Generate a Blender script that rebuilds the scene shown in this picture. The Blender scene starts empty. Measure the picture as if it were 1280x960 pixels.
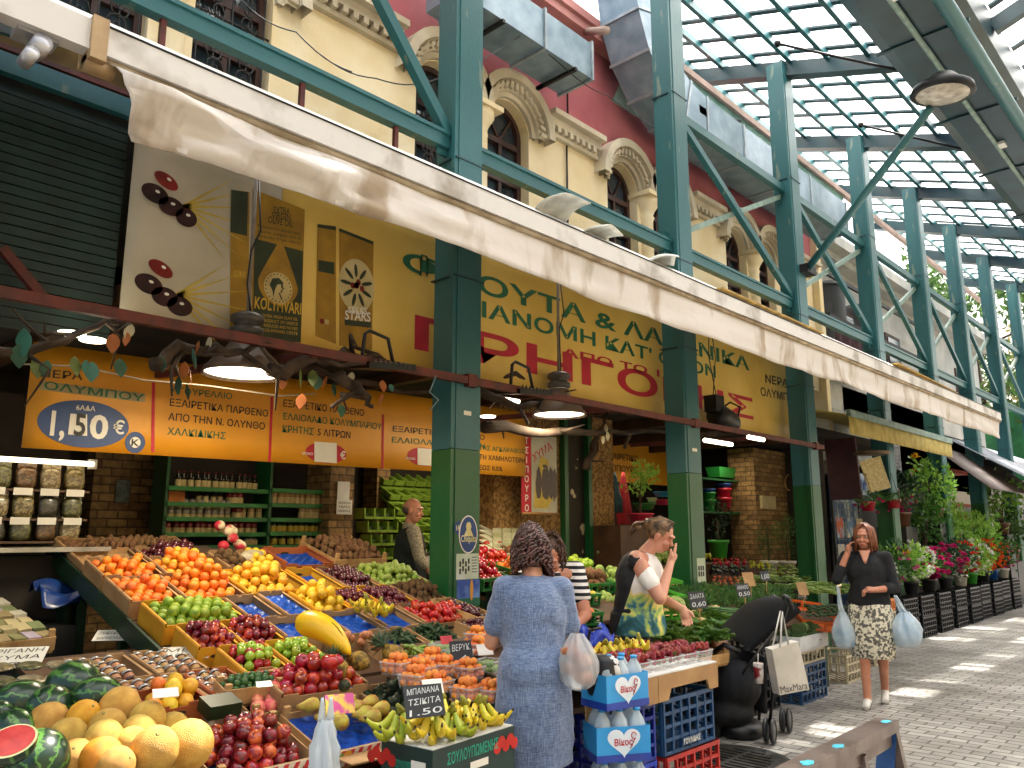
# greengrocer stall in a covered market lane
import bpy,bmesh,math,random
from mathutils import Vector,Matrix,Euler,noise
from math import sin,cos,pi,radians,atan,tan,sqrt,hypot
V=Vector
rnd=random.Random(11)
U=rnd.uniform
scene=bpy.context.scene
COL=scene.collection
EYE=V((0,0,1.55));FPX=1000.0
PITCH=atan(0.187);YAW=radians(43.3)
FW=V((-sin(YAW)*cos(PITCH),cos(YAW)*cos(PITCH),sin(PITCH)))
RT=V((cos(YAW),sin(YAW),0));UP=RT.cross(FW)
cd=bpy.data.cameras.new('camera');cam=bpy.data.objects.new('camera',cd);COL.objects.link(cam)
cam.location=EYE;cam.rotation_euler=(pi/2+PITCH,0,YAW)
cd.sensor_width=36;cd.lens=36*FPX/1280;cd.clip_end=500;cd.clip_start=0.05
scene.camera=cam
def ray(px,py):return FW+RT*((px-640)/FPX)-UP*((py-480)/FPX)
def hx(px,py,x):d=ray(px,py);return EYE+d*(x/d.x)
def hy(px,py,y):d=ray(px,py);return EYE+d*(y/d.y)
def hz(px,py,z):d=ray(px,py);return EYE+d*((z-EYE.z)/d.z)
def hd(px,py,dep):return EYE+ray(px,py)*dep
def pl(px,py,x0=-3.1,z0=.72,k=.28):
 d=ray(px,py);return EYE+d*((z0+k*x0-EYE.z)/(d.z+k*d.x))
def tag(o,label=None,cat=None,group=None,kind=None):
 if label:o['label']=label
 if cat:o['category']=cat
 if group:o['group']=group
 if kind:o['kind']=kind
 return o
def thing(name,label,cat,loc=(0,0,0),rz=0,group=None,rot=None):
 o=bpy.data.objects.new(name,None);COL.objects.link(o)
 o.empty_display_size=.05
 o.location=loc;o.rotation_euler=rot if rot else(0,0,rz)
 return tag(o,label,cat,group)
def MW(o):
 m=Matrix.LocRotScale(o.location,o.rotation_euler,o.scale)
 return MW(o.parent)@m if o.parent else m
def link(o,parent=None):
 COL.objects.link(o)
 if parent:o.parent=parent
 return o
KIDS={}
def copy_tree(o,parent=None):
 c=o.copy();COL.objects.link(c);c.parent=parent
 for ch in o.children:copy_tree(ch,c)
 return c
def put(o,loc,rot=(0,0,0),sc=None,label=None,group=None,first=set()):
 """place the prototype itself the first time, a copy afterwards"""
 if o.name in first:c=copy_tree(o)
 else:first.add(o.name);c=o
 c.location=loc;c.rotation_euler=rot
 if sc is not None:c.scale=(sc,sc,sc)if not isinstance(sc,(tuple,list))else sc
 if label:c['label']=label
 if group:c['group']=group
 elif 'group' in c and label:
  if group is None:del c['group']
 return c
def hexc(h):
 if not isinstance(h,str):return tuple(h)
 h=h.lstrip('#');c=[int(h[i:i+2],16)/255 for i in(0,2,4)]
 return tuple(x/12.92 if x<=.04045 else((x+.055)/1.055)**2.4 for x in c)
MC={}
def mat(name,col,col2=None,rough=.6,sc=6,det=4,bump=0,bsc=None,metal=0,objv=0,trans=0,alpha=1,sheen=0,spec=.5,coat=0,thresh=None,emit=None,dist=.01,translucent=0,stretch=None):
 if name in MC:return MC[name]
 m=bpy.data.materials.new(name);m.use_nodes=True;nt=m.node_tree;N=nt.nodes;L=nt.links
 b=N['Principled BSDF'];out=N['Material Output']
 c1=hexc(col);c2=hexc(col2)if col2 else tuple(x*.78 for x in c1)
 tc=N.new('ShaderNodeTexCoord')
 nz=N.new('ShaderNodeTexNoise');nz.inputs['Scale'].default_value=sc;nz.inputs['Detail'].default_value=det
 if stretch:mp=N.new('ShaderNodeMapping');mp.inputs['Scale'].default_value=stretch;L.new(tc.outputs['Object'],mp.inputs[0]);L.new(mp.outputs[0],nz.inputs['Vector'])
 else:L.new(tc.outputs['Object'],nz.inputs['Vector'])
 rp=N.new('ShaderNodeValToRGB');a,z=thresh or(.35,.68)
 rp.color_ramp.elements[0].position=a;rp.color_ramp.elements[1].position=z
 rp.color_ramp.elements[0].color=(*c2,1);rp.color_ramp.elements[1].color=(*c1,1)
 L.new(nz.outputs['Fac'],rp.inputs['Fac'])
 src=rp.outputs['Color']
 if objv:
  oi=N.new('ShaderNodeObjectInfo');hs=N.new('ShaderNodeHueSaturation')
  mr=N.new('ShaderNodeMapRange');mr.inputs['To Min'].default_value=1-objv;mr.inputs['To Max'].default_value=1+objv
  L.new(oi.outputs['Random'],mr.inputs['Value']);L.new(mr.outputs['Result'],hs.inputs['Value'])
  mr2=N.new('ShaderNodeMapRange');mr2.inputs['To Min'].default_value=.5-.035*objv*3;mr2.inputs['To Max'].default_value=.5+.035*objv*3
  ml=N.new('ShaderNodeMath');ml.operation='FRACT';mm=N.new('ShaderNodeMath');mm.operation='MULTIPLY';mm.inputs[1].default_value=7.31
  L.new(oi.outputs['Random'],mm.inputs[0]);L.new(mm.outputs[0],ml.inputs[0]);L.new(ml.outputs[0],mr2.inputs['Value']);L.new(mr2.outputs['Result'],hs.inputs['Hue'])
  L.new(src,hs.inputs['Color']);src=hs.outputs['Color']
 L.new(src,b.inputs['Base Color'])
 b.inputs['Roughness'].default_value=rough;b.inputs['Metallic'].default_value=metal
 b.inputs['Specular IOR Level'].default_value=spec
 if coat:b.inputs['Coat Weight'].default_value=coat;b.inputs['Coat Roughness'].default_value=.15
 if sheen:b.inputs['Sheen Weight'].default_value=sheen
 if trans:b.inputs['Transmission Weight'].default_value=trans
 if alpha<1:b.inputs['Alpha'].default_value=alpha
 if emit:b.inputs['Emission Color'].default_value=(*hexc(emit[0]),1);b.inputs['Emission Strength'].default_value=emit[1]
 if bump:
  n2=N.new('ShaderNodeTexNoise');n2.inputs['Scale'].default_value=bsc or sc*3;n2.inputs['Detail'].default_value=5
  L.new(tc.outputs['Object'],n2.inputs['Vector'])
  bp=N.new('ShaderNodeBump');bp.inputs['Strength'].default_value=bump;bp.inputs['Distance'].default_value=dist
  L.new(n2.outputs['Fac'],bp.inputs['Height']);L.new(bp.outputs['Normal'],b.inputs['Normal'])
 if translucent:
  tr=N.new('ShaderNodeBsdfTranslucent');L.new(src,tr.inputs['Color'])
  mx=N.new('ShaderNodeMixShader');mx.inputs[0].default_value=translucent
  L.new(b.outputs[0],mx.inputs[1]);L.new(tr.outputs[0],mx.inputs[2]);L.new(mx.outputs[0],out.inputs['Surface'])
 MC[name]=m
 return m
class MB:
 def __init__(s):s.v=[];s.f=[];s.m=[];s.s=[]
 def add(s,vs,fs,mi=0,sm=False):
  n=len(s.v);s.v+=[V(p)for p in vs]
  for f in fs:s.f.append([i+n for i in f]);s.m.append(mi);s.s.append(sm)
  return s
 def box(s,c,sz,rot=None,mi=0):
  c=V(c);x,y,z=[q/2 for q in sz]
  ps=[V((a*x,b*y,d*z))for d in(-1,1)for b in(-1,1)for a in(-1,1)]
  if rot is not None:ps=[rot@p for p in ps]
  return s.add([c+p for p in ps],[(0,2,3,1),(4,5,7,6),(0,1,5,4),(2,6,7,3),(0,4,6,2),(1,3,7,5)],mi)
 def bar(s,p,q,w=.05,h=.05,mi=0,up=(0,0,1)):
  p,q=V(p),V(q);d=(q-p);L=d.length;d.normalize()
  up=V(up)
  if abs(d.dot(up))>.99:up=V((1,0,0))
  a=d.cross(up).normalized();b=a.cross(d)
  ps=[o+a*(i*w/2)+b*(j*h/2)for o in(p,q)for j in(-1,1)for i in(-1,1)]
  return s.add(ps,[(0,2,3,1),(4,5,7,6),(0,1,5,4),(2,6,7,3),(0,4,6,2),(1,3,7,5)],mi)
 def tube(s,pts,r,n=8,mi=0,sm=True,cap=True):
  pts=[V(p)for p in pts];rs=r if isinstance(r,(list,tuple))else[r]*len(pts)
  vs=[];fs=[];a=None
  for i,p in enumerate(pts):
   t=(pts[min(i+1,len(pts)-1)]-pts[max(i-1,0)])
   t=t.normalized()if t.length>1e-9 else V((0,0,1))
   if a is None:a=t.orthogonal().normalized()
   else:
    a=a-t*a.dot(t);a=a.normalized()if a.length>1e-6 else t.orthogonal().normalized()
   b=t.cross(a)
   for k in range(n):
    g=2*pi*k/n;vs.append(p+(a*cos(g)+b*sin(g))*rs[i])
  for i in range(len(pts)-1):
   for k in range(n):k2=(k+1)%n;fs.append((i*n+k,i*n+k2,(i+1)*n+k2,(i+1)*n+k))
  if cap:fs.append(tuple(range(n))[::-1]);fs.append(tuple((len(pts)-1)*n+k for k in range(n)))
  return s.add(vs,fs,mi,sm)
 def lathe(s,prof,n=16,c=(0,0,0),mi=0,rot=None,sm=True,sx=1,sy=1,cap=True,wob=None):
  c=V(c);vs=[];fs=[]
  for r,z in prof:
   for k in range(n):
    g=2*pi*k/n;rr=r*(wob(g,z)if wob else 1)
    p=V((rr*cos(g)*sx,rr*sin(g)*sy,z));vs.append(c+(rot@p if rot is not None else p))
  m=len(prof)
  for i in range(m-1):
   for k in range(n):k2=(k+1)%n;fs.append((i*n+k,i*n+k2,(i+1)*n+k2,(i+1)*n+k))
  if cap:
   if prof[0][0]>1e-5:fs.append(tuple(range(n))[::-1])
   if prof[-1][0]>1e-5:fs.append(tuple((m-1)*n+k for k in range(n)))
  return s.add(vs,fs,mi,sm)
 def sph(s,c,r,nu=14,nv=9,rot=None,mi=0):
  r=r if isinstance(r,(tuple,list))else(r,r,r)
  pr=[(max(sin(pi*i/nv),1e-6),-cos(pi*i/nv))for i in range(nv+1)]
  n=len(s.v);s.lathe(pr,nu,mi=mi)
  c=V(c)
  for i in range(n,len(s.v)):
   p=V((s.v[i].x*r[0],s.v[i].y*r[1],s.v[i].z*r[2]));s.v[i]=c+(rot@p if rot is not None else p)
  return s
 def caps(s,p,q,r1,r2,n=12):
  """tapered capsule, closed"""
  p,q=V(p),V(q);d=q-p;L=d.length;t=d.normalized()if L>1e-6 else V((0,0,1))
  pts=[];rs=[]
  for i in range(1,6):g=pi/2*(1-i/5.);pts.append(p-t*(r1*sin(g)));rs.append(r1*cos(g))
  for i in range(1,6):g=pi/2*i/5.;pts.append(q+t*(r2*sin(g))*1.0);rs.append(max(r2*cos(g),1e-5))if i else 0
  pts.insert(0,p-t*r1);rs.insert(0,1e-5);pts.insert(6,q);rs.insert(6,r2)
  a=t.orthogonal().normalized();b=t.cross(a);vs=[];fs=[]
  for P,rr in zip(pts,rs):
   for k in range(n):g=2*pi*k/n;vs.append(P+(a*cos(g)+b*sin(g))*rr)
  for i in range(len(pts)-1):
   for k in range(n):k2=(k+1)%n;fs.append((i*n+k,i*n+k2,(i+1)*n+k2,(i+1)*n+k))
  return s.add(vs,fs,0,True)
 def quad(s,a,b,c,d,mi=0,sm=False):return s.add([a,b,c,d],[(0,1,2,3)],mi,sm)
 def poly(s,pts,mi=0):return s.add(pts,[tuple(range(len(pts)))],mi)
 def prism(s,pts,vec,mi=0):
  n=len(pts);vec=V(vec);a=[V(p)for p in pts];b=[p+vec for p in a]
  fs=[tuple(range(n)),tuple(range(2*n-1,n-1,-1))]+[(i,i+n,(i+1)%n+n,(i+1)%n)for i in range(n)]
  return s.add(a+b,fs,mi)
 def grid(s,fn,nu,nv,mi=0,sm=True):
  vs=[fn(i/nu,j/nv)for j in range(nv+1)for i in range(nu+1)]
  fs=[(j*(nu+1)+i,j*(nu+1)+i+1,(j+1)*(nu+1)+i+1,(j+1)*(nu+1)+i)for j in range(nv)for i in range(nu)]
  return s.add(vs,fs,mi,sm)
 def solid(s,fn,nu,nv,th,mi=0):
  """double skinned sheet; fn(u,v) centre surface, th thickness vector"""
  th=V(th)/2;n0=(nu+1)*(nv+1)
  P=[V(fn(i/nu,j/nv))for j in range(nv+1)for i in range(nu+1)]
  vs=[p+th for p in P]+[p-th for p in P];fs=[]
  g=lambda i,j:j*(nu+1)+i
  for j in range(nv):
   for i in range(nu):
    q=(g(i,j),g(i+1,j),g(i+1,j+1),g(i,j+1));fs.append(q);fs.append(tuple(x+n0 for x in q[::-1]))
  for i in range(nu):
   for j in(0,nv):fs.append((g(i,j),g(i,j)+n0,g(i+1,j)+n0,g(i+1,j)))
  for j in range(nv):
   for i in(0,nu):fs.append((g(i,j),g(i,j)+n0,g(i,j+1)+n0,g(i,j+1)))
  return s.add(vs,fs,mi,True)
 def xf(s,M,start=0):
  for i in range(start,len(s.v)):s.v[i]=M@s.v[i]
  return s
 def data(s,name,mats):
  me=bpy.data.meshes.new(name);me.from_pydata([tuple(p)for p in s.v],[],s.f)
  if not isinstance(mats,(list,tuple)):mats=[mats]
  for q in mats:me.materials.append(q)
  me.polygons.foreach_set('material_index',[min(x,len(mats)-1)for x in s.m]);me.polygons.foreach_set('use_smooth',s.s)
  me.update();return me
 def build(s,name,mats,parent=None,world=False):
  """world=True: the vertices are world coordinates although the part has a parent"""
  if parent is not None and world:
   M=MW(parent).inverted();s.xf(M)
  me=s.data(name,mats)
  bm=bmesh.new();bm.from_mesh(me);bmesh.ops.recalc_face_normals(bm,faces=bm.faces);bm.to_mesh(me);bm.free()
  o=bpy.data.objects.new(name,me);link(o,parent)
  return o
def solo(mb,name,mats,label,cat,group=None,origin=None):
 """a thing that is one mesh; origin moves its pivot"""
 if origin is None:
  xs=[p.x for p in mb.v];ys=[p.y for p in mb.v];zs=[p.z for p in mb.v]
  origin=V(((min(xs)+max(xs))/2,(min(ys)+max(ys))/2,min(zs)))
 origin=V(origin)
 for p in mb.v:p-=origin
 o=mb.build(name,mats);o.location=origin
 return tag(o,label,cat,group)
FONTC=bpy.data.curves.new('lettering','FONT')
TEXTS={}
def text_mesh(body,bold=0.0,ext=0.0,spacing=1.0):
 key=(body,bold,ext,spacing)
 if key in TEXTS:return TEXTS[key]
 c=bpy.data.curves.new('lettering','FONT');c.body=body;c.resolution_u=3
 c.offset=bold;c.extrude=ext;c.space_character=spacing
 o=bpy.data.objects.new('lettering',c);COL.objects.link(o)
 bpy.context.view_layer.update()
 dg=bpy.context.evaluated_depsgraph_get()
 me=bpy.data.meshes.new_from_object(o.evaluated_get(dg),depsgraph=dg)
 vs=[v.co.copy()for v in me.vertices];fs=[tuple(p.vertices)for p in me.polygons]
 bpy.data.objects.remove(o);bpy.data.meshes.remove(me)
 TEXTS[key]=(vs,fs);return TEXTS[key]
def text_mb(mb,body,O,X,Y,w=None,h=None,bold=.0,mi=0,warp=None,align='l',slant=0):
 """letters on the plane through O: X, Y unit vectors; w width in metres, h cap height in metres"""
 vs,fs=text_mesh(body,bold)
 x0=min(v.x for v in vs);x1=max(v.x for v in vs);y1=max(v.y for v in vs);y0=min(0,min(v.y for v in vs)*.0)
 sx=(w/(x1-x0))if w else(h/(y1-y0));sy=(h/(y1-y0))if h else sx
 O,X,Y=V(O),V(X),V(Y);off={'l':x0,'c':(x0+x1)/2,'r':x1}[align]
 out=[]
 for v in vs:
  a,b=(v.x-off)*sx,(v.y-y0)*sy
  if warp:a,b=warp(a,b)
  out.append(O+X*(a+slant*b)+Y*b)
 mb.add(out,fs,mi)
 return mb
def ellipse(mb,O,X,Y,rx,ry,n=28,mi=0):
 O,X,Y=V(O),V(X),V(Y)
 return mb.poly([O+X*rx*cos(2*pi*i/n)+Y*ry*sin(2*pi*i/n)for i in range(n)],mi)
def rect(mb,O,X,Y,w,h,mi=0):
 O,X,Y=V(O),V(X),V(Y);return mb.quad(O,O+X*w,O+X*w+Y*h,O+Y*h,mi)
def remesh(mb,name,voxel,smooth=3,mats=None):
 me=mb.data(name,mats or[]);o=bpy.data.objects.new(name,me);COL.objects.link(o)
 md=o.modifiers.new('r','REMESH');md.mode='VOXEL';md.voxel_size=voxel;md.use_smooth_shade=True
 if smooth:s=o.modifiers.new('s','SMOOTH');s.factor=.5;s.iterations=smooth
 bpy.context.view_layer.update();dg=bpy.context.evaluated_depsgraph_get()
 out=bpy.data.meshes.new_from_object(o.evaluated_get(dg),depsgraph=dg)
 bpy.data.objects.remove(o);out.name=name
 return out
def newobj(name,me,parent=None,mats=None):
 if mats:
  me.materials.clear()
  for q in(mats if isinstance(mats,(list,tuple))else[mats]):me.materials.append(q)
 return link(bpy.data.objects.new(name,me),parent)
EXPOSURE=1.65
SUN=V((-0.03,0.50,0.86)).normalized()
w=bpy.data.worlds.new('World');scene.world=w;w.use_nodes=True
wn=w.node_tree.nodes;sk=wn.new('ShaderNodeTexSky');sk.sky_type='NISHITA';sk.sun_disc=False
el=math.asin(SUN.z);sk.sun_elevation=el;sk.sun_rotation=math.atan2(SUN.x,SUN.y)
sk.air_density=1.4;sk.dust_density=8;sk.ozone_density=.6
w.node_tree.links.new(sk.outputs[0],wn['Background'].inputs[0]);wn['Background'].inputs[1].default_value=0.15
sl=bpy.data.lights.new('sun','SUN');sl.energy=5;sl.angle=radians(.9);sl.color=(1,.94,.86)
so=bpy.data.objects.new('sun',sl);COL.objects.link(so);so.rotation_euler=SUN.to_track_quat('Z','Y').to_euler()
TEAL=mat('teal_paint','#2a6065','#6a7c72',rough=.38,sc=5,det=12,bump=.2,bsc=30,thresh=(.31,.36),stretch=(1.6,1.6,.35))
TEALD=mat('teal_dark_paint','#1c4048','#142f36',rough=.4,sc=2.5,bump=.1)
GREENP=mat('green_paint','#17532b','#4a6244',rough=.35,sc=5,det=12,bump=.15,bsc=25,thresh=(.29,.34),stretch=(1.6,1.6,.35))
RUST=mat('red_oxide_paint','#6b2a22','#47201b',rough=.6,sc=9,bump=.2)
WHITE=mat('white_matte','#e6e6e2','#d0d0ca',rough=.6)
BLACK=mat('black_plastic','#15161a','#0d0e10',rough=.45)
DARKM=mat('dark_metal','#2a2b2d','#1b1b1c',rough=.45,metal=.6)
GALV=mat('galvanised','#a9b3ba','#87939c',rough=.42,sc=5,metal=.35,bump=.08)
PALEG=mat('weathered_frame','#8ca39b','#6b857f',rough=.55,sc=8)
def street_material():
 m=bpy.data.materials.new('street_setts');m.use_nodes=True;nt=m.node_tree;N=nt.nodes;L=nt.links;b=N['Principled BSDF']
 tc=N.new('ShaderNodeTexCoord');mp=N.new('ShaderNodeMapping');L.new(tc.outputs['Object'],mp.inputs[0])
 nz=N.new('ShaderNodeTexNoise');nz.inputs['Scale'].default_value=2.2;L.new(tc.outputs['Object'],nz.inputs['Vector'])
 vm=N.new('ShaderNodeVectorMath');vm.operation='SCALE';vm.inputs['Scale'].default_value=.05
 L.new(nz.outputs['Color'],vm.inputs[0]);va=N.new('ShaderNodeVectorMath');L.new(mp.outputs[0],va.inputs[0]);L.new(vm.outputs[0],va.inputs[1])
 br=N.new('ShaderNodeTexBrick');L.new(va.outputs[0],br.inputs['Vector'])
 br.inputs['Scale'].default_value=1;br.inputs['Brick Width'].default_value=.21;br.inputs['Row Height'].default_value=.105
 br.inputs['Mortar Size'].default_value=.007;br.inputs['Mortar Smooth'].default_value=.6
 br.inputs['Color1'].default_value=(*hexc('#aca8a0'),1);br.inputs['Color2'].default_value=(*hexc('#8b8780'),1);br.inputs['Mortar'].default_value=(*hexc('#4a463f'),1)
 n2=N.new('ShaderNodeTexNoise');n2.inputs['Scale'].default_value=.9;n2.inputs['Detail'].default_value=8;L.new(tc.outputs['Object'],n2.inputs['Vector'])
 r2=N.new('ShaderNodeValToRGB');r2.color_ramp.elements[0].color=(.42,.40,.37,1);r2.color_ramp.elements[1].color=(1,1,1,1);r2.color_ramp.elements[0].position=.3;r2.color_ramp.elements[1].position=.62
 L.new(n2.outputs['Fac'],r2.inputs[0]);mx=N.new('ShaderNodeMix');mx.data_type='RGBA';mx.blend_type='MULTIPLY';mx.inputs[0].default_value=1
 L.new(br.outputs['Color'],mx.inputs[6]);L.new(r2.outputs[0],mx.inputs[7]);L.new(mx.outputs[2],b.inputs['Base Color'])
 n3=N.new('ShaderNodeTexNoise');n3.inputs['Scale'].default_value=38;n3.inputs['Detail'].default_value=6;L.new(tc.outputs['Object'],n3.inputs['Vector'])
 n4=N.new('ShaderNodeTexNoise');n4.inputs['Scale'].default_value=5;n4.inputs['Detail'].default_value=3;L.new(tc.outputs['Object'],n4.inputs['Vector'])
 ad=N.new('ShaderNodeMath');ad.operation='MULTIPLY_ADD';ad.inputs[1].default_value=.5;L.new(n3.outputs[0],ad.inputs[0])
 iv=N.new('ShaderNodeMath');iv.operation='SUBTRACT';iv.inputs[0].default_value=1;L.new(br.outputs['Fac'],iv.inputs[1]);L.new(iv.outputs[0],ad.inputs[2])
 ad2=N.new('ShaderNodeMath');ad2.operation='MULTIPLY_ADD';ad2.inputs[1].default_value=1.5;L.new(n4.outputs[0],ad2.inputs[0]);L.new(ad.outputs[0],ad2.inputs[2])
 bp=N.new('ShaderNodeBump');bp.inputs['Strength'].default_value=.8;bp.inputs['Distance'].default_value=.014
 L.new(ad2.outputs[0],bp.inputs['Height']);L.new(bp.outputs[0],b.inputs['Normal'])
 rr=N.new('ShaderNodeMapRange');rr.inputs['To Min'].default_value=.38;rr.inputs['To Max'].default_value=.8;L.new(n2.outputs[0],rr.inputs[0]);L.new(rr.outputs[0],b.inputs['Roughness'])
 return m
g=MB();g.quad((-60,-30,0),(60,-30,0),(60,140,0),(-60,140,0));o=g.build('street',street_material());tag(o,kind='structure')
g=MB();g.box((-8.6,12,.075),(5.4,32,.15));o=g.build('shop_floor',mat('shop_concrete','#6b655b','#4b463f',rough=.5,sc=3));tag(o,kind='structure')
mh=hz(915,950,.0)
g=MB();n=28
g.lathe([(0.001,.006),(.31,.006),(.33,.004),(.34,.004),(.37,.008),(.40,.008),(.41,0.001)],n)
for k in range(9):
 for s in(-1,1):
  yy=-.26+k*.065;hw=sqrt(max(.29**2-yy*yy,0))
  if hw>.06:g.box((s*hw*.5,yy,.010),(hw*.85,.03,.008))
o=g.build('manhole_cover',mat('cast_iron','#4e4c48','#33322f',rough=.5,metal=.5,sc=14));o.location=(mh.x,mh.y,0)
tag(o,'round cast iron manhole cover set in the stone paving','manhole cover')
CX=-4.7;CY=[0.75,4.33,7.76,10.96,14.12,17.13,19.92,22.87,26.0]
def roofz(x):return 8.10+(-2.9-x)*.345
ZL,ZT=4.79,6.55
where=['nearest, beside the far left shutter','with the oval blue fruit sticker and posters, between the blue dress and the orange crates','with the small paper notice, beside the woman covering her mouth','with a drainpipe beside it, in front of the potted shrubs','behind the woman on the telephone, with the hanging red flower pots','rising out of the flowering plants by the orange trolley','where the long white awning comes to its end','beside the green hoarding','farthest down the street']
for i,y in enumerate(CY):
 t=thing('steel_column','green and teal steel column '+where[i],'column',(CX,y,0),group='steel columns holding up the market roof')
 top=roofz(CX)-.12;zc=2.2 if i>0 else 2.3;wd=.27
 a=MB()
 def shaft(mb,z0,z1,s,inset=0):
  hw=wd/2
  mb.box((0,0,(z0+z1)/2),(wd,wd,z1-z0))
  mb.box((-.0,-hw-.006,(z0+z1)/2),(wd-.1,.012,z1-z0-.002))
  mb.box((hw+.004,-.0,(z0+z1)/2),(.008,wd-.004,z1-z0-.004))
  mb.box((hw-.02,-hw-.02,(z0+z1)/2),(.04,.04,z1-z0-.006))
 shaft(a,zc,top,0);a.build('upper_shaft',TEAL,t)
 a=MB();shaft(a,.02,zc-.003,0);a.build('lower_shaft',GREENP,t)
 a=MB();a.box((0,0,.012),(.42,.42,.024));[a.lathe([(.02,0),(.02,.05)],6,(sx*.17,sy*.17,.02))for sx in(-1,1)for sy in(-1,1)];a.build('base_plate',GREENP,t)
 for zz in(3.6,4.62,6.7):
  a=MB();a.box((0,0,zz),(wd+.03,wd+.06,.012));a.build('joint_band',TEALD,t)
 if i==3:
  for dy,r,z1 in((.26,.055,5.6),(.36,.03,4.3)):
   a=MB();a.tube([(.02,dy,.05),(.02,dy,2.2)],r,12,1);a.tube([(.02,dy,2.2),(.02,dy,z1)],r,12,0)
   a.build('drainpipe',[TEALD,GREENP],t)
   for zz in(1.2,2.6,4.0):a=MB();a.lathe([(r+.012,-.02),(r+.012,.02)],12,(.02,dy,zz));a.build('pipe_clamp',DARKM,t)
BAYN=['left of the sticker column','between the sticker column and the notice column','between the notice column and the drainpipe column','behind the lamp arm, right of the drainpipe column','above the far brown cloth','near the awning end','in front of the far trees','farthest down the street']
for i in range(len(CY)-1):
 y0,y1=CY[i]+.14,CY[i+1]-.14
 t=thing('steel_truss','green steel truss rails '+BAYN[i],'truss',(CX,y0,ZL),group='steel trusses between the market columns')
 m=TEAL if i<2 else PALEG
 a=MB();a.bar((CX,y0,ZL),(CX,y1,ZL),.09,.13);a.bar((CX+.05,y0+.01,ZL+.06),(CX+.05,y1-.01,ZL+.06),.03,.03);a.build('rail',TEAL,t,True)
 if i>1:a=MB();a.bar((CX,y0,ZT),(CX,y1,ZT),.09,.11);a.build('rail',TEAL,t,True)
 if i==0:
  a=MB();a.bar((CX+.02,y1,ZL+.05),(CX+.02,y1-3.0,ZL+3.55),.08,.09);a.build('diagonal',TEAL,t,True)
  for yy in(y0+.9,y0+1.9,y0+2.75):a=MB();a.bar((CX,yy,ZL-.62),(CX,yy,ZL-.06),.035,.035);a.build('hanger',RUST,t,True)
 elif i>1:
  a=MB();a.bar((CX+.03,y0,ZT-.05),(CX+.03,y1,ZL+.1),.07,.09);a.build('diagonal',TEAL,t,True)
  a=MB();a.bar((CX-.06,y0,ZL+.25),(CX-.06,y1,ZT-.1),.06,.07);a.build('diagonal',PALEG,t,True)
 for yy in(y0+.02,y1-.02):
  a=MB();a.box((CX,yy,ZL+.02),(.02,.2,.3));a.build('gusset_plate',TEAL,t,True)
def panel_material():
 m=bpy.data.materials.new('roof_glazing');m.use_nodes=True;nt=m.node_tree;N=nt.nodes;L=nt.links
 for x in list(N):N.remove(x)
 out=N.new('ShaderNodeOutputMaterial');tl=N.new('ShaderNodeBsdfTranslucent');tl.inputs[0].default_value=(.93,.95,.95,1)
 tp=N.new('ShaderNodeBsdfTransparent');tp.inputs[0].default_value=(.9,.93,.95,1);mx=N.new('ShaderNodeMixShader');mx.inputs[0].default_value=.14
 L.new(tl.outputs[0],mx.inputs[1]);L.new(tp.outputs[0],mx.inputs[2]);L.new(mx.outputs[0],out.inputs[0]);return m
GLZ=panel_material()
XR0,XR1=-2.95,-6.35
rt_=thing('market_roof','green steel grid roof with frosted glazing over the stalls','roof',(-4.7,10,roofz(-4.7)))
YS,YE=-6.0,26.4
RY=[-5.4,-2.2]+CY
for y in RY:
 a=MB();a.bar((XR0+.05,y,roofz(XR0)-.17),(XR1,y,roofz(XR1)-.17),.12,.20);a.bar((XR0+.05,y,roofz(XR0)-.30),(XR1,y,roofz(XR1)-.30),.2,.03);a.build('cross_beam',TEALD,rt_,True)
for k in range(6):
 x=XR0-.42-k*.56
 a=MB();a.bar((x,YS,roofz(x)-.03),(x,YE,roofz(x)-.03),.06,.11);a.build('purlin',TEAL,rt_,True)
yy=YS+.1;nb=0
while yy<YE and nb<95:
 a=MB();a.bar((XR0+.02,yy,roofz(XR0)+.055),(XR1,yy,roofz(XR1)+.055),.10,.03);a.build('glazing_bar',TEALD,rt_,True);yy+=.62;nb+=1
GAP=[(4.9,6.1),(10.9,11.7),(13.3,13.9),(14.2,14.6),(15.5,16.0),(16.9,17.4),(18.6,19.6),(20.4,22),(22.6,25.6)]
def zt(x):return roofz(x)+.085
yb=[YS]+[v for g_ in GAP for v in g_]+[YE]
for xa,xb,ya,yb_ in((XR1,XR0-.42,YS,16.4),(XR1,XR0-1.7,16.4,YE),(XR0-.85,XR0-.42,16.4,YE))+tuple((XR0-1.7,XR0-.85,q,q+1.0)for q in(17.2,18.9,20.9,22.8,24.8)):
 a=MB();a.quad((xa,ya,zt(xa)),(xb,ya,zt(xb)),(xb,yb_,zt(xb)),(xa,yb_,zt(xa)));a.build('glazing',GLZ,rt_,True)
for i in range(0,len(yb),2):
 a=MB();a.quad((XR0-.415,yb[i],zt(XR0-.415)),(XR0,yb[i],zt(XR0)),(XR0,yb[i+1],zt(XR0)),(XR0-.415,yb[i+1],zt(XR0-.415)));a.build('glazing',GLZ,rt_,True)
t=thing('gutter_girder','wide dark green steel gutter girder running overhead at upper right','girder',(-2.4,10,7.75))
a=MB();a.prism([(-2.93,YS,7.62),(-2.75,YS,7.48),(-2.05,YS,7.48),(-1.85,YS,7.62),(-1.85,YS,8.1),(-2.93,YS,8.1)],(0,YE-YS,0));a.build('gutter',TEALD,t,True)
a=MB();a.tube([(-2.42,YS,7.44),(-2.42,YE,7.44)],.035,8);a.build('conduit',PALEG,t,True)
a=MB();a.tube([(-1.98,YS,7.40),(-1.98,YE,7.40)],.09,12);a.build('pipe',TEAL,t,True)
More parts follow.
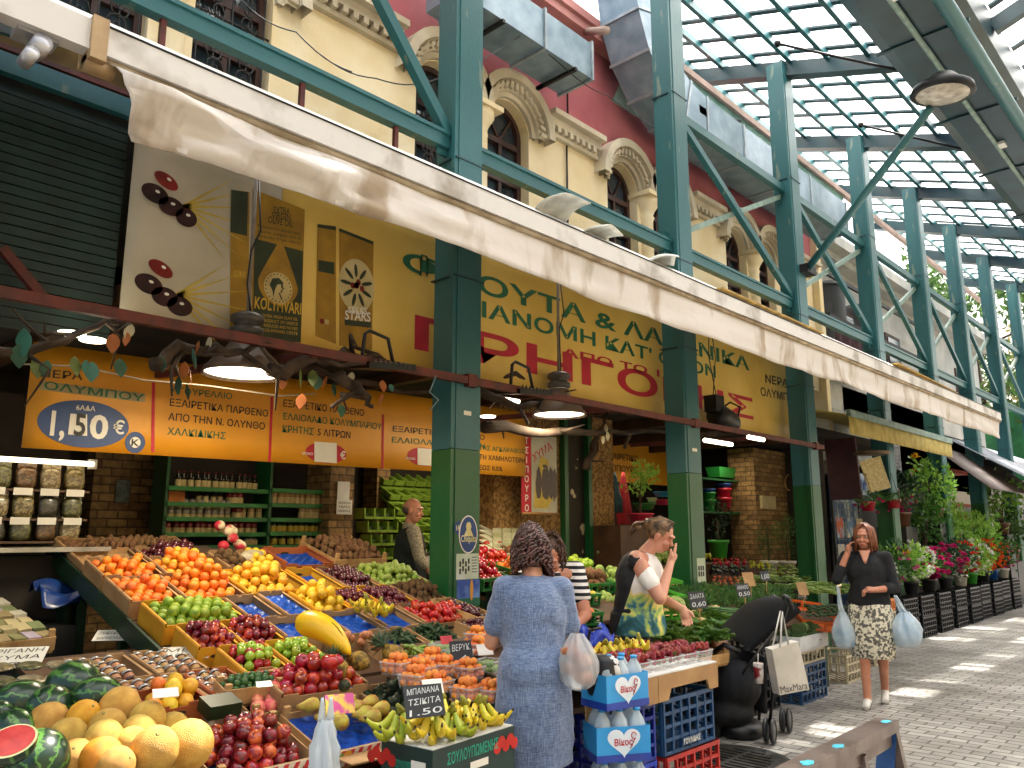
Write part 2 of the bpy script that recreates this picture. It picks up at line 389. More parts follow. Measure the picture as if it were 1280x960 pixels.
for k in range(10):
 y=1.5+k*2.4;a=MB();a.box((-2.36,y,7.44),(.12,.18,.05));a.build('junction_box',WHITE,t,True)
 a=MB();a.box((-2.4,y+1.1,7.47),(1.05,.05,.03));a.build('stiffener',TEALD,t,True)
rt2=thing('market_roof','green steel grid roof with frosted glazing beyond the gutter at the top right corner','roof',(0,10,8.5))
def r2(x):return 8.10+(x+1.85)*.345
for y in RY:
 a=MB();a.bar((-1.85,y,r2(-1.85)-.17),(2.2,y,r2(2.2)-.17),.12,.2);a.build('cross_beam',TEALD,rt2,True)
for k in range(7):x=-1.4+k*.56;a=MB();a.bar((x,YS,r2(x)-.03),(x,YE,r2(x)-.03),.06,.11);a.build('purlin',TEAL,rt2,True)
yy=YS+.1;nb=0
while yy<YE and nb<95:
 a=MB();a.bar((-1.85,yy,r2(-1.85)+.055),(2.2,yy,r2(2.2)+.055),.10,.03);a.build('glazing_bar',TEALD,rt2,True);yy+=.62;nb+=1
a=MB();a.quad((-1.85,YS,r2(-1.85)+.085),(2.2,YS,r2(2.2)+.085),(2.2,YE,r2(2.2)+.085),(-1.85,YE,r2(-1.85)+.085));a.build('glazing',GLZ,rt2,True)
for y in(4.0,7.76,10.96,14.12):
 a=MB();a.tube([(-2.9,y,7.75),(-4.3,y-.9,roofz(-4.3)-.2)],.02,6);a.sph((-4.3,y-.9,roofz(-4.3)-.2),.05,8,6)
 solo(a,'tie_rod',DARKM,'thin steel tie rod between roof and gutter','tie rod','tie rods under the roof')
def plaster(name,c,c2):return mat(name,c,c2,rough=.85,sc=1.6,det=8,bump=.25,bsc=22)
CREAM=plaster('cream_plaster','#f6e9ca','#e6d2a4');REDW=plaster('red_plaster','#b36a70','#a0545c');STONE=plaster('stone_trim','#ded6c2','#b5aa94')
GREYW=plaster('grey_plaster','#c8c8c4','#adb0ae')
a=MB();a.box((6.4,12,4),(.4,36,8));solo(a,'opposite_building',CREAM,'plain cream building on the other side of the lane','building')
FX=-6.0
bld=thing('market_building','old cream and red arcaded building above the fruit stalls','building',(FX,8,0))
WB0,WZS,WR=4.6,6.24,.35
def wall_with_arches(mb,y0,y1,z0,z1,cents,X,r=WR,sill=WB0,spring=WZS,dep=.24):
 ys=[y0];
 for c in cents:ys+=[c-r,c+r]
 ys.append(y1)
 for i in range(0,len(ys),2):mb.quad((X,ys[i],z0),(X,ys[i+1],z0),(X,ys[i+1],z1),(X,ys[i],z1))
 for c in cents:
  mb.quad((X,c-r,z0),(X,c+r,z0),(X,c+r,sill),(X,c-r,sill))
  n=12;arc=[(c-r*cos(pi*k/n),spring+r*sin(pi*k/n))for k in range(n+1)]
  for k in range(n):
   (ya,za),(yb,zb)=arc[k],arc[k+1]
   mb.quad((X,ya,za),(X,yb,zb),(X,yb,z1),(X,ya,z1));mb.quad((X,ya,za),(X,yb,zb),(X-dep,yb,zb),(X-dep,ya,za))
  for yy in(c-r,c+r):mb.quad((X,yy,sill),(X,yy,spring),(X-dep,yy,spring),(X-dep,yy,sill))
  mb.quad((X,c-r,sill),(X,c+r,sill),(X-dep,c+r,sill),(X-dep,c-r,sill))
PAIRS=[2.35,5.78,9.12,12.35];WO=.53
cents=[p+s*WO for p in PAIRS for s in(-1,1)]
a=MB();wall_with_arches(a,-3,14.9,4.5,6.6,cents,FX);a.build('wall',CREAM,bld,True)
a=MB();a.box((-6.2,5.95,7.4),(.4,17.9,1.56));a.build('upper_wall',REDW,bld,True)
a=MB();a.box((-6.1,5.95,8.24),(.7,18.1,.12));a.box((-6.05,5.95,8.12),(.5,18,.12));a.build('coping',plaster('pink_plaster','#c08a86','#a56f6c'),bld,True)
a=MB();a.box((-6.12,14.98,5.6),(.5,.16,4.9));a.build('corner_pier',CREAM,bld,True)
a=MB();a.box((-6.3,5.95,4.35),(.6,17.9,.3));a.build('floor_band',STONE,bld,True)
a=MB();a.quad((-7.6,-3,4.4),(-7.6,15,4.4),(-7.6,15,8.2),(-7.6,-3,8.2));a.quad((-7.6,-3,4.4),(-6.2,-3,4.4),(-6.2,15,4.4),(-7.6,15,4.4));a.quad((-7.6,-3,8.2),(-6.2,-3,8.2),(-6.2,15,8.2),(-7.6,15,8.2));a.build('dark_rooms',mat('dark_interior','#262422','#1c1a19',rough=.9),bld,True)
segs=[];prev=-3
for p in PAIRS:segs.append((prev,p-WO-.62));prev=p+WO+.62
segs.append((prev,14.9))
for y0,y1 in segs:
 a=MB()
 a.box((FX+.05,(y0+y1)/2,6.58),(.14,y1-y0,.10));a.box((FX+.09,(y0+y1)/2,6.66),(.24,y1-y0,.07));a.box((FX+.03,(y0+y1)/2,6.44),(.07,y1-y0,.05))
 k=y0+.06
 while k<y1-.03:a.box((FX+.055,k,6.50),(.13,.06,.07));k+=.12
 a.build('cornice',STONE,bld,True)
for ci,c in enumerate(cents):
 a=MB();n=18
 for(ra,rb,pr)in((WR+.01,.42,.05),(.42,.53,.10),(.53,.64,.19)):
  for k in range(n):
   g0,g1=pi*k/n,pi*(k+1)/n
   q=lambda r,g,x:V((x,c-r*cos(g),WZS+r*sin(g)))
   xo=FX+pr
   a.quad(q(ra,g0,xo),q(ra,g1,xo),q(rb,g1,xo),q(rb,g0,xo));a.quad(q(rb,g0,xo),q(rb,g1,xo),q(rb,g1,FX-.01),q(rb,g0,FX-.01));a.quad(q(ra,g0,xo),q(ra,g1,xo),q(ra,g1,FX-.01),q(ra,g0,FX-.01))
 for k in range(17):
  g0=pi*(k+.5)/17;rr=.475;R_=Matrix.Rotation(-(pi/2-g0),3,'X')if False else Matrix.Rotation(g0-pi/2,3,'X')
  a.box((FX+.12,c-rr*cos(g0),WZS+rr*sin(g0)),(.05,.045,.09),Matrix.Rotation(pi/2-g0,3,'X').inverted())
 a.build('arch_moulding',STONE,bld,True)
FRAME=mat('brown_window_frame','#4a2f2a','#35221f',rough=.5);WGL=mat('window_glass','#3b4a57','#202a33',rough=.08,sc=1.5,spec=.9);IRON=mat('wrought_iron','#1d2022','#141617',rough=.5)
for ci,c in enumerate(cents):
 X=FX-.20;r=WR
 f=MB();n=14
 arc=[(c-r*cos(pi*k/n),WZS+r*sin(pi*k/n))for k in range(n+1)];arci=[(c-(r-.06)*cos(pi*k/n),WZS+(r-.06)*sin(pi*k/n))for k in range(n+1)]
 for k in range(n):f.prism([(X,*arc[k]),(X,*arc[k+1]),(X,*arci[k+1]),(X,*arci[k])],(.07,0,0))
 for s in(-1,1):f.box((X+.035,c+s*(r-.03),(WB0+WZS)/2),(.07,.06,WZS-WB0))
 for zz in(WZS-.12,5.65,WB0+.04):f.box((X+.036,c,zz),(.062,2*r-.1,.07))
 f.box((X+.034,c,(WB0+WZS)/2),(.05,.05,WZS-WB0-.1))
 for sg in(-.5,.5):f.bar((X+.03,c,WZS-.1),(X+.03,c+sg*.42,WZS+.24),.03,.03)
 fo=f.build('window',FRAME,bld,True)
 p=MB();p.poly([(X+.01,y,z)for y,z in arc]+[(X+.01,c+r,WB0),(X+.01,c-r,WB0)])
 po=p.build('pane',WGL,fo,True)
 if ci<3:
  gmb=MB();XG=FX-.05
  for k in range(5):yy=c-r+.05+k*(2*r-.1)/4;gmb.tube([(XG,yy,WB0),(XG,yy,WZS+.1)],.009,6)
  for zz in(WB0+.1,5.25,5.9):gmb.tube([(XG,c-r,zz),(XG,c+r,zz)],.01,6)
  for zz in(4.95,5.4,5.75,6.1):
   for s in(-1,1):
    pts=[(XG+.01,c+s*(.14-.09*(1-t/14)*cos(t*.8)),zz+.09*(1-t/14)*sin(t*.8)*1.4)for t in range(13)];gmb.tube(pts,.008,5)
    pts=[(XG+.01,c+s*(.14+.09*(1-t/14)*cos(t*.8)),zz-.16-.09*(1-t/14)*sin(t*.8)*1.4)for t in range(13)];gmb.tube(pts,.008,5)
  gmb.build('window_grille',IRON,bld,True)
for p in PAIRS:
 a=MB();a.lathe([(.14,4.5),(.14,4.7),(.105,4.76),(.10,5.9),(.12,5.94),(.10,5.98),(.13,6.05),(.19,6.14),(.19,6.22)],14,(FX+.02,p,0));a.box((FX+.02,p,6.25),(.42,.42,.06));a.build('pilaster',CREAM,bld,True)
a=MB();a.tube([(FX+.03,7.35,5.0),(FX+.03,7.35,6.4)],.012,6);a.tube([(FX+.03,7.38,6.8),(FX+.03,7.38,8.1)],.012,6);a.build('wall_cable',DARKM,bld,True)
b2=thing('grey_building','pale grey building beyond the arcade with dark covers on its terrace','building',(-6.3,20,0))
a=MB();a.box((-8.3,22,5.0),(4,12.5,4.6));a.build('wall',GREYW,b2,True)
a=MB();a.box((-8.1,22,7.4),(4.7,12.9,.22));a.box((-8.2,22,7.22),(4.4,12.7,.14));a.build('cornice',GREYW,b2,True)
for k in range(4):
 y=17.3+k*2.9;a=MB();a.box((-6.29,y,5.5),(.06,1.0,1.6));f=a.build('window',FRAME,b2,True);a=MB();a.box((-6.25,y,5.5),(.02,.8,1.4));a.build('pane',WGL,f,True)
a=MB();a.solid(lambda u,v:V((-5.5-.5*v,8.4+7.2*u,8.22-.75*v)),6,2,(0.01,0,.01));fa=solo(a,'side_fascia',mat('pale_teal_sheet','#b7d6cc','#93bdb2',rough=.5,translucent=.4),'pale teal plastic fascia sheet under the roof edge beside the columns','fascia')
a=MB();a.bar((-5.5,8.4,8.25),(-5.5,26,8.25),.08,.1);solo(a,'edge_rail',plaster('pinkish_edge','#b39d93','#8d7a72'),'pinkish grey rail along the upper roof edge','rail')
DUCTM=mat('duct_steel','#8fa3b2','#6f8797',rough=.4,sc=4,metal=.3,bump=.05)
t=thing('ventilation_duct','straight square steel duct on the red wall by the first column','duct',(-5.5,6,6.85))
a=MB();a.box((-5.5,5.9,7.08),(.5,2.2,.46));a.build('duct_body',DUCTM,t,True)
for y in(5.0,6.1,6.95):a=MB();a.box((-5.5,y,7.08),(.55,.03,.51));a.build('duct_flange',GALV,t,True)
for y in(5.4,6.6):a=MB();a.bar((-5.78,y,6.80),(-5.2,y,6.80),.04,.04);a.bar((-5.98,y,6.80),(-5.7,y,6.80),.04,.04);a.build('bracket',DARKM,t,True)
t=thing('ventilation_duct','curved square steel duct bending down over the red wall and running away','duct',(-5.5,9,7))
path=[(8.05,9.3),(8.05,8.75),(8.12,8.3),(8.3,7.9),(8.6,7.6),(9.0,7.42),(9.5,7.35),(10.6,7.35),(11.8,7.35),(13.0,7.35),(14.6,7.35)]
for i in range(len(path)-1):
 (y0,z0),(y1,z1)=path[i],path[i+1]
 def sec(j):
  ya,za=path[max(j-1,0)];yb,zb=path[min(j+1,len(path)-1)];d=V((0,yb-ya,zb-za)).normalized();nrm=V((0,-d.z,d.y));c=V((-5.45,*path[j]))
  return[c+V((sx*.3,0,0))+nrm*(sz*.3)for sx,sz in((-1,-1),(1,-1),(1,1),(-1,1))]
 A,B=sec(i),sec(i+1);a=MB();a.add(A+B,[(0,1,5,4),(1,2,6,5),(2,3,7,6),(3,0,4,7)]+([(0,1,2,3)]if i==0 else[])+([(4,5,6,7)]if i==len(path)-2 else[]))
 a.build('duct_segment',DUCTM,t,True)
 cB=sum(B,V())/4;a=MB();s_=1.06;BB=[cB+(q-cB)*s_ for q in B];d=(V((0,*path[i+1]))-V((0,*path[i]))).normalized()*.02
 a.add([q-d for q in BB]+[q+d for q in BB],[(0,1,5,4),(1,2,6,5),(2,3,7,6),(3,0,4,7),(0,1,2,3),(4,5,6,7)]);a.build('duct_flange',GALV,t,True)
a=MB();a.tube([hx(729,40,-5.95),hx(758,38,-5.2)],.05,10);solo(a,'pink_pipe',plaster('pinkish_edge','#b39d93','#8d7a72'),'short pink painted pipe sticking out of the red wall top','pipe')
for pts in([(400,68),(470,98),(540,101),(650,45)],[(625,0),(700,80),(760,120),(860,180)],[(300,0),(370,40),(440,90)]):
 P=[hx(px,py,-5.3)for px,py in pts];out=[]
 for i in range(len(P)-1):
  for k in range(6):u=k/6;out.append(P[i].lerp(P[i+1],u)-V((0,0,.05*sin(pi*u))))
 out.append(P[-1]);a=MB();a.tube(out,.006,5);solo(a,'cable',BLACK,'thin sagging cable strung in front of the cream facade','cable','cables strung along the facade')
t=thing('street_lamp','round street lamp on a long slanting green arm from the drainpipe column','street lamp',(-4.5,10.9,4.5))
p0=hx(1008,338,-4.52);p1=hd(1163,135,8.8)
a=MB();a.tube([p0,p0.lerp(p1,.5),p1],[.055,.05,.045],10);a.build('arm',TEAL,t,True)
dirn=(p1-p0);dirn.z=0;dirn.normalize()
hc=p1+dirn*.22+V((0,0,.05));Rm=Matrix.Rotation(radians(6),3,'Y')
a=MB();a.lathe([(.02,.22),(.12,.2),(.2,.12),(.3,.06),(.32,0),(.3,-.02)],20,hc,rot=Rm);a.build('lamp_housing',DARKM,t,True)
a=MB();a.lathe([(.001,-.06),(.15,-.05),(.26,-.02),(.29,0.0)],20,hc,rot=Rm);a.build('lamp_lens',mat('dusty_lens','#c9c3b4','#8d8678',rough=.3,sc=12),t,True)
a=MB();a.box(p0,(.16,.3,.12));a.build('clamp',DARKM,t,True)
a=MB();q=hx(875,140,-5.2);q2=hx(932,153,-5.6);a.tube([q,q2],.02,6);a.box(q,(.1,.2,.12));solo(a,'floodlight',BLACK,'small black floodlight on a rod below the pale teal fascia','floodlight')
t=thing('hoarding','bright green hoarding at the far end behind the last column','hoarding',(-5.5,30,2))
a=MB();a.box((-5.8,29.5,4.3),(3.6,.12,2.2));a.build('panel',mat('hoarding_green','#1e6e3f','#155a31',rough=.6),t,True)
a=MB();a.bar((-7.6,29.4,5.42),(-4,29.4,5.42),.06,.08);a.build('top_rail',mat('bright_green','#3fae55','#2f8a42',rough=.5),t,True)
AX0,AZ0,AX1,AZ1=-3.2,3.50,-4.50,4.42
YL,YR=.98,15.2
CANVAS=mat('awning_canvas','#faf8f3','#eae5d8',rough=.75,sc=2.2,det=8,bump=.15,bsc=9,translucent=.1,thresh=(.3,.55))
def valance_mat():
 m=mat('valance_canvas','#e6e0da','#b9a893',rough=.85,sc=1.6,det=12,bump=.4,bsc=9,translucent=.25,thresh=(.33,.47),dist=.02,stretch=(1,2.6,.7))
 return m
VAL=valance_mat()
aw=thing('awning','long dirty white canvas awning with hanging valance over the fruit stalls','awning',(AX0,YL,AZ0))
def fab(u,v):
 y=YL+(YR-YL)*u;y+=(-.55*v if u<.02 else 0)
 s=.02*sin(y*1.3)*sin(pi*v)
 return V((AX0+(AX1-AX0)*v,y,AZ0+(AZ1-AZ0)*v-.05*sin(pi*v)+s))
a=MB();a.solid(fab,60,8,(0,0,.008));a.build('canopy',CANVAS,aw,True)
a=MB();a.box((AX0+.03,(YL+YR)/2-.35,AZ0-.02),(.09,YR-YL+.7,.10));a.box((AX0+.045,(YL+YR)/2-.35,AZ0-.085),(.07,YR-YL+.7,.03));a.build('front_bar',mat('stained_bar','#cfccc8','#9c958a',rough=.6,sc=3,det=10,thresh=(.34,.5)),aw,True)
a=MB();a.tube([(AX0+.077,YL,AZ0+.026),(AX0+.077,YR,AZ0+.026)],.005,5);a.build('dark_seam',DARKM,aw,True)
a=MB();a.tube([(AX0+.05,YL-.02,AZ0-.115),(AX0+.05,YR,AZ0-.115)],.018,8);a.build('seam_cord',mat('cord','#b9a88c','#8c7a5e',rough=.8),aw,True)
def val(u,v):
 y=YL+.02+(YR-YL-.03)*u
 drop=(.255+.035*min(1,max(0,(y-2.5)/2.5))+.04*max(0,(1.4-y)/.4)*(y<1.4))*v
 fold=max(0,1-(y-YL)/2.4)
 x=AX0+.04+.012*sin(y*7)*v+.02*sin(y*2.3+1)*v+fold*.13*sin(pi*min(1,v))*abs(sin((y-YL)*3.4+v*3.2))+fold*.05*math.exp(-((v-.15-(y-YL)*.55)/.12)**2)-fold*.035*math.exp(-((v-.42-(y-YL)*.5)/.10)**2)+.035*v*noise.noise(V((y*1.6,v*2.5,3)))+.012*v*noise.noise(V((y*6+v*5,v*6,1)))
 return V((x,y+.12*v*(fold**2),AZ0-.11-drop-fold*.0))
a=MB();a.solid(val,150,8,(.006,0,0));a.build('valance',VAL,aw,True)
a=MB();a.box((AX1-.06,(YL+YR)/2,AZ1-.06),(.08,YR-YL,.08));a.build('roller',mat('stained_bar','#cdc9bd'),aw,True)
a=MB();a.box((AX0+.03,YL-.03,AZ0-.05),(.14,.06,.18));a.tube([(AX0+.03,YL-.06,AZ0-.14),(AX0+.03,YL+.05,AZ0-.14)],.035,10);a.build('end_cap',mat('beige_plastic','#b79b72','#8d7350',rough=.5),aw,True)
P=lambda px,py,x=AX0:hx(px,py,x)
a=MB();c=P(45,40);a.box(c,(.10,.14,.08));[a.lathe([(.001,-.05),(r_,-.05),(r_,.05),(.001,.05)],16,c+V((.02,dy,dz)),rot=Matrix.Rotation(pi/2,3,'Y'))for r_,dy,dz in((.035,.01,-.07),(.026,-.02,-.125))];a.build('arm_joint',mat('cast_aluminium','#c9c9cc','#9a9aa0',rough=.35,metal=.6),aw,True)
a=MB();a.bar(c,V((-4.55,c.y-.3,4.15)),.07,.09);a.build('folding_arm',TEALD,aw,True)
a=MB();a.bar((-3.4,15.0,3.42),(-4.5,15.0,4.2),.06,.06);a.build('folding_arm',TEALD,aw,True)
for y in(3.0,6.0,9.5,12.6):
 a=MB();a.bar((-3.3,y,3.42),(-4.5,y+.2,4.25),.05,.07);a.build('folding_arm',TEALD,aw,True)
t=thing('awning','beige awning valance hanging at the left edge of the scene','awning',(-3.2,.2,3.3))
a=MB();a.solid(lambda u,v:V((-3.25+.03*sin(u*9),-2.5+3.05*u+.0-.12*v*v,3.62-.62*v+.1*u*v)),30,8,(.006,0,0));a.build('valance',VAL,t,True)
a=MB();a.bar((-3.25,-2.5,3.66),(-3.25,.62,3.66),.07,.09);a.build('front_bar',TEALD,t,True)
for k,(px,py,w_,l_)in enumerate(((700,262,.35,.55),(745,298,.4,.6),(825,330,.35,.7))):
 c=hx(px,py,-4.42);R_=Euler((.25,-.35+.1*k,.3*k)).to_matrix();a=MB();a.solid(lambda u,v:c+R_@V(((u-.5)*w_,(v-.5)*l_,.05*sin(u*3)+.04*sin(v*4))),6,6,(0,0,.01))
 solo(a,'plastic_sheet',mat('old_sheet','#cfcfc8','#a8a8a0',rough=.6),['curled pale sheet lying on the awning roller right of the first column','middle curled pale sheet lying on the awning roller','curled pale sheet lying on the awning by the second column'][k],'sheet','curled sheets on top of the awning')
for k,(pa,pb)in enumerate((((893,362),(1020,418)),((1115,455),(1190,492)))):
 a=MB();a.bar(hx(*pa,-4.45),hx(*pb,-4.45),.22,.02);solo(a,'board',mat('yellow_board','#b9974f','#8b6f3a',rough=.7),['long yellowish board lying on the awning behind the drainpipe column','long yellowish board lying on the far end of the awning'][k],'board')
a=MB();a.box((-5.55,7.2,4.72),(.9,15.6,.06));solo(a,'shading_slab',mat('dark_slab','#3c352c','#2a2520',rough=.9),'added dark slab shading the shop signs from above','shading slab')  # added slab, keeps light from above off the signs and shop
a=MB();a.box((-5.35,.3,3.8),(.1,5.2,1.75));solo(a,'light_block_board',mat('dark_slab','#3c352c'),'added dark board blocking the light gap behind the green roller shutter and banner edge','board')  # added board, stops daylight leaking between shutter and banner
t=thing('roller_shutter','dark green closed roller shutter left of the olive oil banner','shutter',(-5.06,.5,2.8))
a=MB();z=2.72
while z<4.12:a.box((-5.08,.15,z),(.03,3.25,.052));z+=.06
a.build('slats',mat('dark_green_slats','#16302d','#102523',rough=.5),t,True)
a=MB();a.bar((-5.02,-1.4,4.22),(-5.02,1.8,4.22),.06,.12);a.build('head_rail',TEAL,t,True)
a=MB();a.box((-5.1,.2,4.42),(.05,3.3,.26));a.build('fascia',mat('brown_board','#7a6238','#54421f',rough=.8),t,True)
a=MB();a.bar((-5.02,-1.4,4.6),(-5.02,1.85,4.6),.05,.1);a.bar((-5.0,-1.4,4.31),(-5.0,1.8,4.31),.03,.03);a.build('upper_rail',RUST,t,True)
a=MB();a.bar(hx(2,310,-4.9),hx(60,380,-4.9),.05,.05);a.bar((-4.95,.75,2.6),(-4.95,.75,4.6),.06,.06);solo(a,'brace',RUST,'red oxide brace in front of the dark shutter at the left edge','brace')
BX=-5.0
YEL=mat('banner_yellow','#e6c566','#d3ad4a',rough=.5,sc=1.3,det=3,bump=.25,bsc=2.5,dist=.05)
SILV=mat('banner_pale','#c9c0ac','#b0a78f',rough=.45,sc=1.5)
GRN=mat('letter_green','#1f6a45','#195c3b',rough=.6);REDL=mat('letter_red','#c01f34','#a91b2c',rough=.6)
OLV=mat('tin_green','#2f3a20','#232c18',rough=.5);TINY=mat('tin_gold','#a8801f','#8a6716',rough=.5);TINL=mat('tin_light','#d2ac3c','#c09a2e',rough=.5)
OLIV=mat('olive_print','#3b1c1e','#1f1012',rough=.3,sc=9);OLIR=mat('olive_red_print','#8e2420','#5b1713',rough=.3,sc=9);STRAW=mat('straw_print','#c9b04a','#b0953a',rough=.6)
DKT=mat('letter_dark','#2c2a22','#24221c',rough=.6);WHT=mat('letter_white','#e8e4d8','#dedacd',rough=.6)
bn=thing('banner','wide yellow greengrocer banner with green and red Greek lettering and oil tins','banner',(BX,6,2.86))
y_l,y_m,y_r=1.80,2.86,11.6
def bsurf(ya,yb):
 return lambda u,v:V((BX-.012+.0*u,ya+(yb-ya)*u,2.87+1.75*v))
a=MB();a.solid(bsurf(y_m,y_r),40,6,(.01,0,0));a.build('cloth',YEL,bn,True)
a=MB();a.solid(bsurf(y_l,y_m-.003),8,6,(.01,0,0));a.build('pale_cloth',SILV,bn,True)
Yv,Zv=V((0,1,0)),V((0,0,1))
def tpx(mb,body,pL,pR,h,X,mi=0,bold=.015,dx=0.0,slant=0):
 O=hx(*pL,X);E_=hx(*pR,X);w_=(E_-O).length;text_mb(mb,body,O+V((dx,0,0)),(E_-O).normalized(),Zv,w_,h,bold,mi,slant=slant)
XB=BX-.003
a=MB()
for tx_,l_,r_,h_,m_ in(('ΦΡΟΥΤΑ & ΛΑΧΑΝΙΚΑ',(503,337),(937,463),.185,GRN),("ΔΙΑΝΟΜΗ ΚΑΤ' ΟΙΚΟΝ",(570,387),(895,472),.15,GRN),('ΑΠΟ ΤΟ 1970',(702,444),(862,479),.085,REDL),('ΓΡΗΓΟΡΗΣ',(518,435),(942,524),.29,REDL)):
 a=MB();tpx(a,tx_,l_,r_,h_,XB,bold=.022);a.build('lettering',m_,bn,True)
a=MB();tpx(a,'ΝΕΡΑ',(957,478),(985,484),.12,XB);tpx(a,'ΟΛΥΜΠΟΥ',(951,494),(998,504),.12,XB);a.build('black_lettering',DKT,bn,True)
def brect(mb,pts,X=XB,mi=0):mb.poly([hx(px,py,X)for px,py in pts],mi)
a=MB();brect(a,[(289,237),(312,240),(310,428),(287,415)],XB,0);brect(a,[(316,236),(381,262),(376,432),(314,430)],XB,0);brect(a,[(318,298),(379,314),(376,428),(316,424)],XB+.002,1)
brect(a,[(289,237),(310,240),(309,295),(288,290)],XB+.002,1)
drop=[]
O=hx(348,355,XB+.004)
for k in range(24):
 g_=2*pi*k/24;r_=.16;yy=sin(g_)*r_;zz=-cos(g_)*r_;
 if zz>0:f_=zz/r_;yy*=(1-f_*.75);zz*=2.1
 drop.append(O+V((0,yy,zz)))
a.poly(drop,0);ellipse(a,hx(348,360,XB+.006),Yv,Zv,.115,.115,mi=2)
Oh=hx(348,360,XB+.008);a.poly([Oh+V((0,y_*.1,z_*.1))for y_,z_ in((-.35,-.8),(.4,-.8),(.15,-.35),(.3,-.3),(.35,-.05),(.5,.05),(.35,.15),(.35,.5),(0,.75),(-.5,.6),(-.7,.1),(-.45,-.3))],1)
Oh=hx(347,361,XB+.010);a.poly([Oh+V((0,y_*.1,z_*.1))for y_,z_ in((-.3,-.72),(.32,-.72),(.1,-.3),(.26,-.22),(.28,0),(.42,.07),(.27,.16),(.25,.4),(-.05,.3),(-.2,-.1))],2)
for k in range(22):g_=2*pi*k/22;ellipse(a,hx(348,360,XB+.008)+Yv*(.1*cos(g_))+Zv*(.1*sin(g_)),Yv,Zv,.006,.006,6,1)
brect(a,[(397,280),(420,283),(420,430),(394,420)],XB,0);brect(a,[(424,285),(467,302),(465,438),(424,432)],XB,0)
brect(a,[(424,285),(467,302),(467,306),(424,289)],XB+.002,1);brect(a,[(397,280),(420,283),(420,288),(397,284)],XB+.002,1)
brect(a,[(398,325),(418,328),(418,343),(398,339)],XB+.002,1)
ellipse(a,hx(446,357,XB+.002),Yv,Zv,.17,.215,mi=3)
for k in range(9):
 g_=k*.7+.3;c_=hx(446,357,XB+.004)+Yv*(.1*cos(g_))+Zv*(.12*sin(g_));d_=Yv*cos(g_)+Zv*sin(g_);n_=Yv*-sin(g_)+Zv*cos(g_);ellipse(a,c_,d_,n_,.055,.016,10,1)
for k in range(5):ellipse(a,hx(446,357,XB+.006)+V((0,U(-.06,.06),U(-.08,.06))),Yv,Zv,.022,.026,10,4)
brect(a,[(431,399),(464,403),(464,410),(431,406)],XB+.003,1)
brect(a,[(400,398),(405,399),(405,405),(400,404)],XB+.003,4);brect(a,[(406,399),(411,400),(411,406),(406,405)],XB+.003,2)
a.build('printed_tins',[TINY,OLV,mat('medal_print','#c8b47a','#b39d62',rough=.6),mat('oval_print','#cdbb86','#b8a56e',rough=.6),OLIR],bn,True)
a=MB()
for tx,pl_,pr_,h_ in(('EXTRA',(342,266),(362,268),.05),('VIRGIN',(339,272),(363,276),.05),('OLIVE OIL',(335,278),(366,284),.05)):tpx(a,tx,pl_,pr_,h_,XB+.002,0,.01)
for k in range(3):tpx(a,['Produced from selected olives','superior category olive oil','directly from olives'][k],(322,284+6*k),(376,294+6*k),.025,XB+.002,0,0)
a.build('tin_dark_lettering',OLV,bn,True)
a=MB();tpx(a,'KOLYMVARI',(318,385),(376,393),.085,XB+.005,0,.02)
for k in range(4):tpx(a,['EXTRA VIRGIN OLIVE OIL','PRODUCT OF GREECE','PRODUCED AND PACKED','KOLYMVARI CRETE'][k],(328,396+6*k),(372,401+6*k),.022,XB+.005,0,0)
tpx(a,'KOLYMVARI',(292,346),(307,348),.05,XB+.002);a.build('tin_gold_lettering',TINL,bn,True)
a=MB();tpx(a,'SELES',(435,391),(459,393),.05,XB+.003);tpx(a,'STARS',(431,399),(463,402),.075,XB+.003,bold=.02);a.build('tin_white_lettering',WHT,bn,True)
a=MB()
for oy in(0,1):
 base=[((208,226),15,9,-.4,1),((194,242),16,12,-.2,0),((214,258),15,12,0,0),((233,272),13,12,0,0)]if oy==0 else[((201,336),15,9,-.4,1),((186,355),16,12,-.2,0),((206,371),15,12,0,0),((225,383),15,12,0,0)]
 for k in range(7):
  s0=V(base[3][0]);c0=hx(s0.x-4,s0.y-14,XB);ang=radians(-60+k*20);L_=.55-.04*abs(k-3)
  e0=c0+Yv*(L_*cos(ang*.6))+Zv*(L_*sin(ang*.8));n_=(e0-c0).cross(V((1,0,0))).normalized()*.012
  a.poly([c0+V((.001,0,0))-n_,c0+V((.001,0,0))+n_,e0+V((.001,0,0))],2)
 for(p_,rx,ry,an,mi)in base:
  c_=hx(*p_,XB+.003);sc_=5.6/1000.;X_=Yv*cos(an)+Zv*sin(an);Z_=Yv*-sin(an)+Zv*cos(an)
  ellipse(a,c_,X_,Z_,rx*sc_,ry*sc_*.95,24,mi);ellipse(a,c_+V((.002,0,0))+X_*.01+Z_*.02,X_,Z_,.016,.010,10,3)
a.build('printed_olives',[OLIV,OLIR,STRAW,WHT],bn,True)
t=thing('red_rail','red oxide steel rail running below the yellow banner past the columns','rail',(-4.53,6,2.75))
a=MB();a.bar((-4.53,-.5,2.745),(-4.53,11.2,2.745),.045,.06);a.build('bar',RUST,t,True)
for y in(4.33,7.76,10.96):a=MB();a.box((-4.53,y,2.745),(.06,.1,.1));a.build('bracket',RUST,t,True)
for i_,y in enumerate((2.9,6.2,9.4)):
 a=MB();a.bar((-4.55,y,2.73),(-6.2,y-.5,2.72),.04,.05);solo(a,'cross_rail',RUST,'red oxide cross rail holding the dry branches','rail','cross rails under the awning')
OX=-5.98
OYEL=mat('banner_orange','#dd9a24','#cc8a18',rough=.5,sc=1.5,bump=.2,bsc=3,dist=.04);BLU=mat('oval_blue','#123c74','#10366a',rough=.5)
b2n=thing('banner','orange inner banner with water and olive oil prices in Greek','banner',(OX,4,2.1))
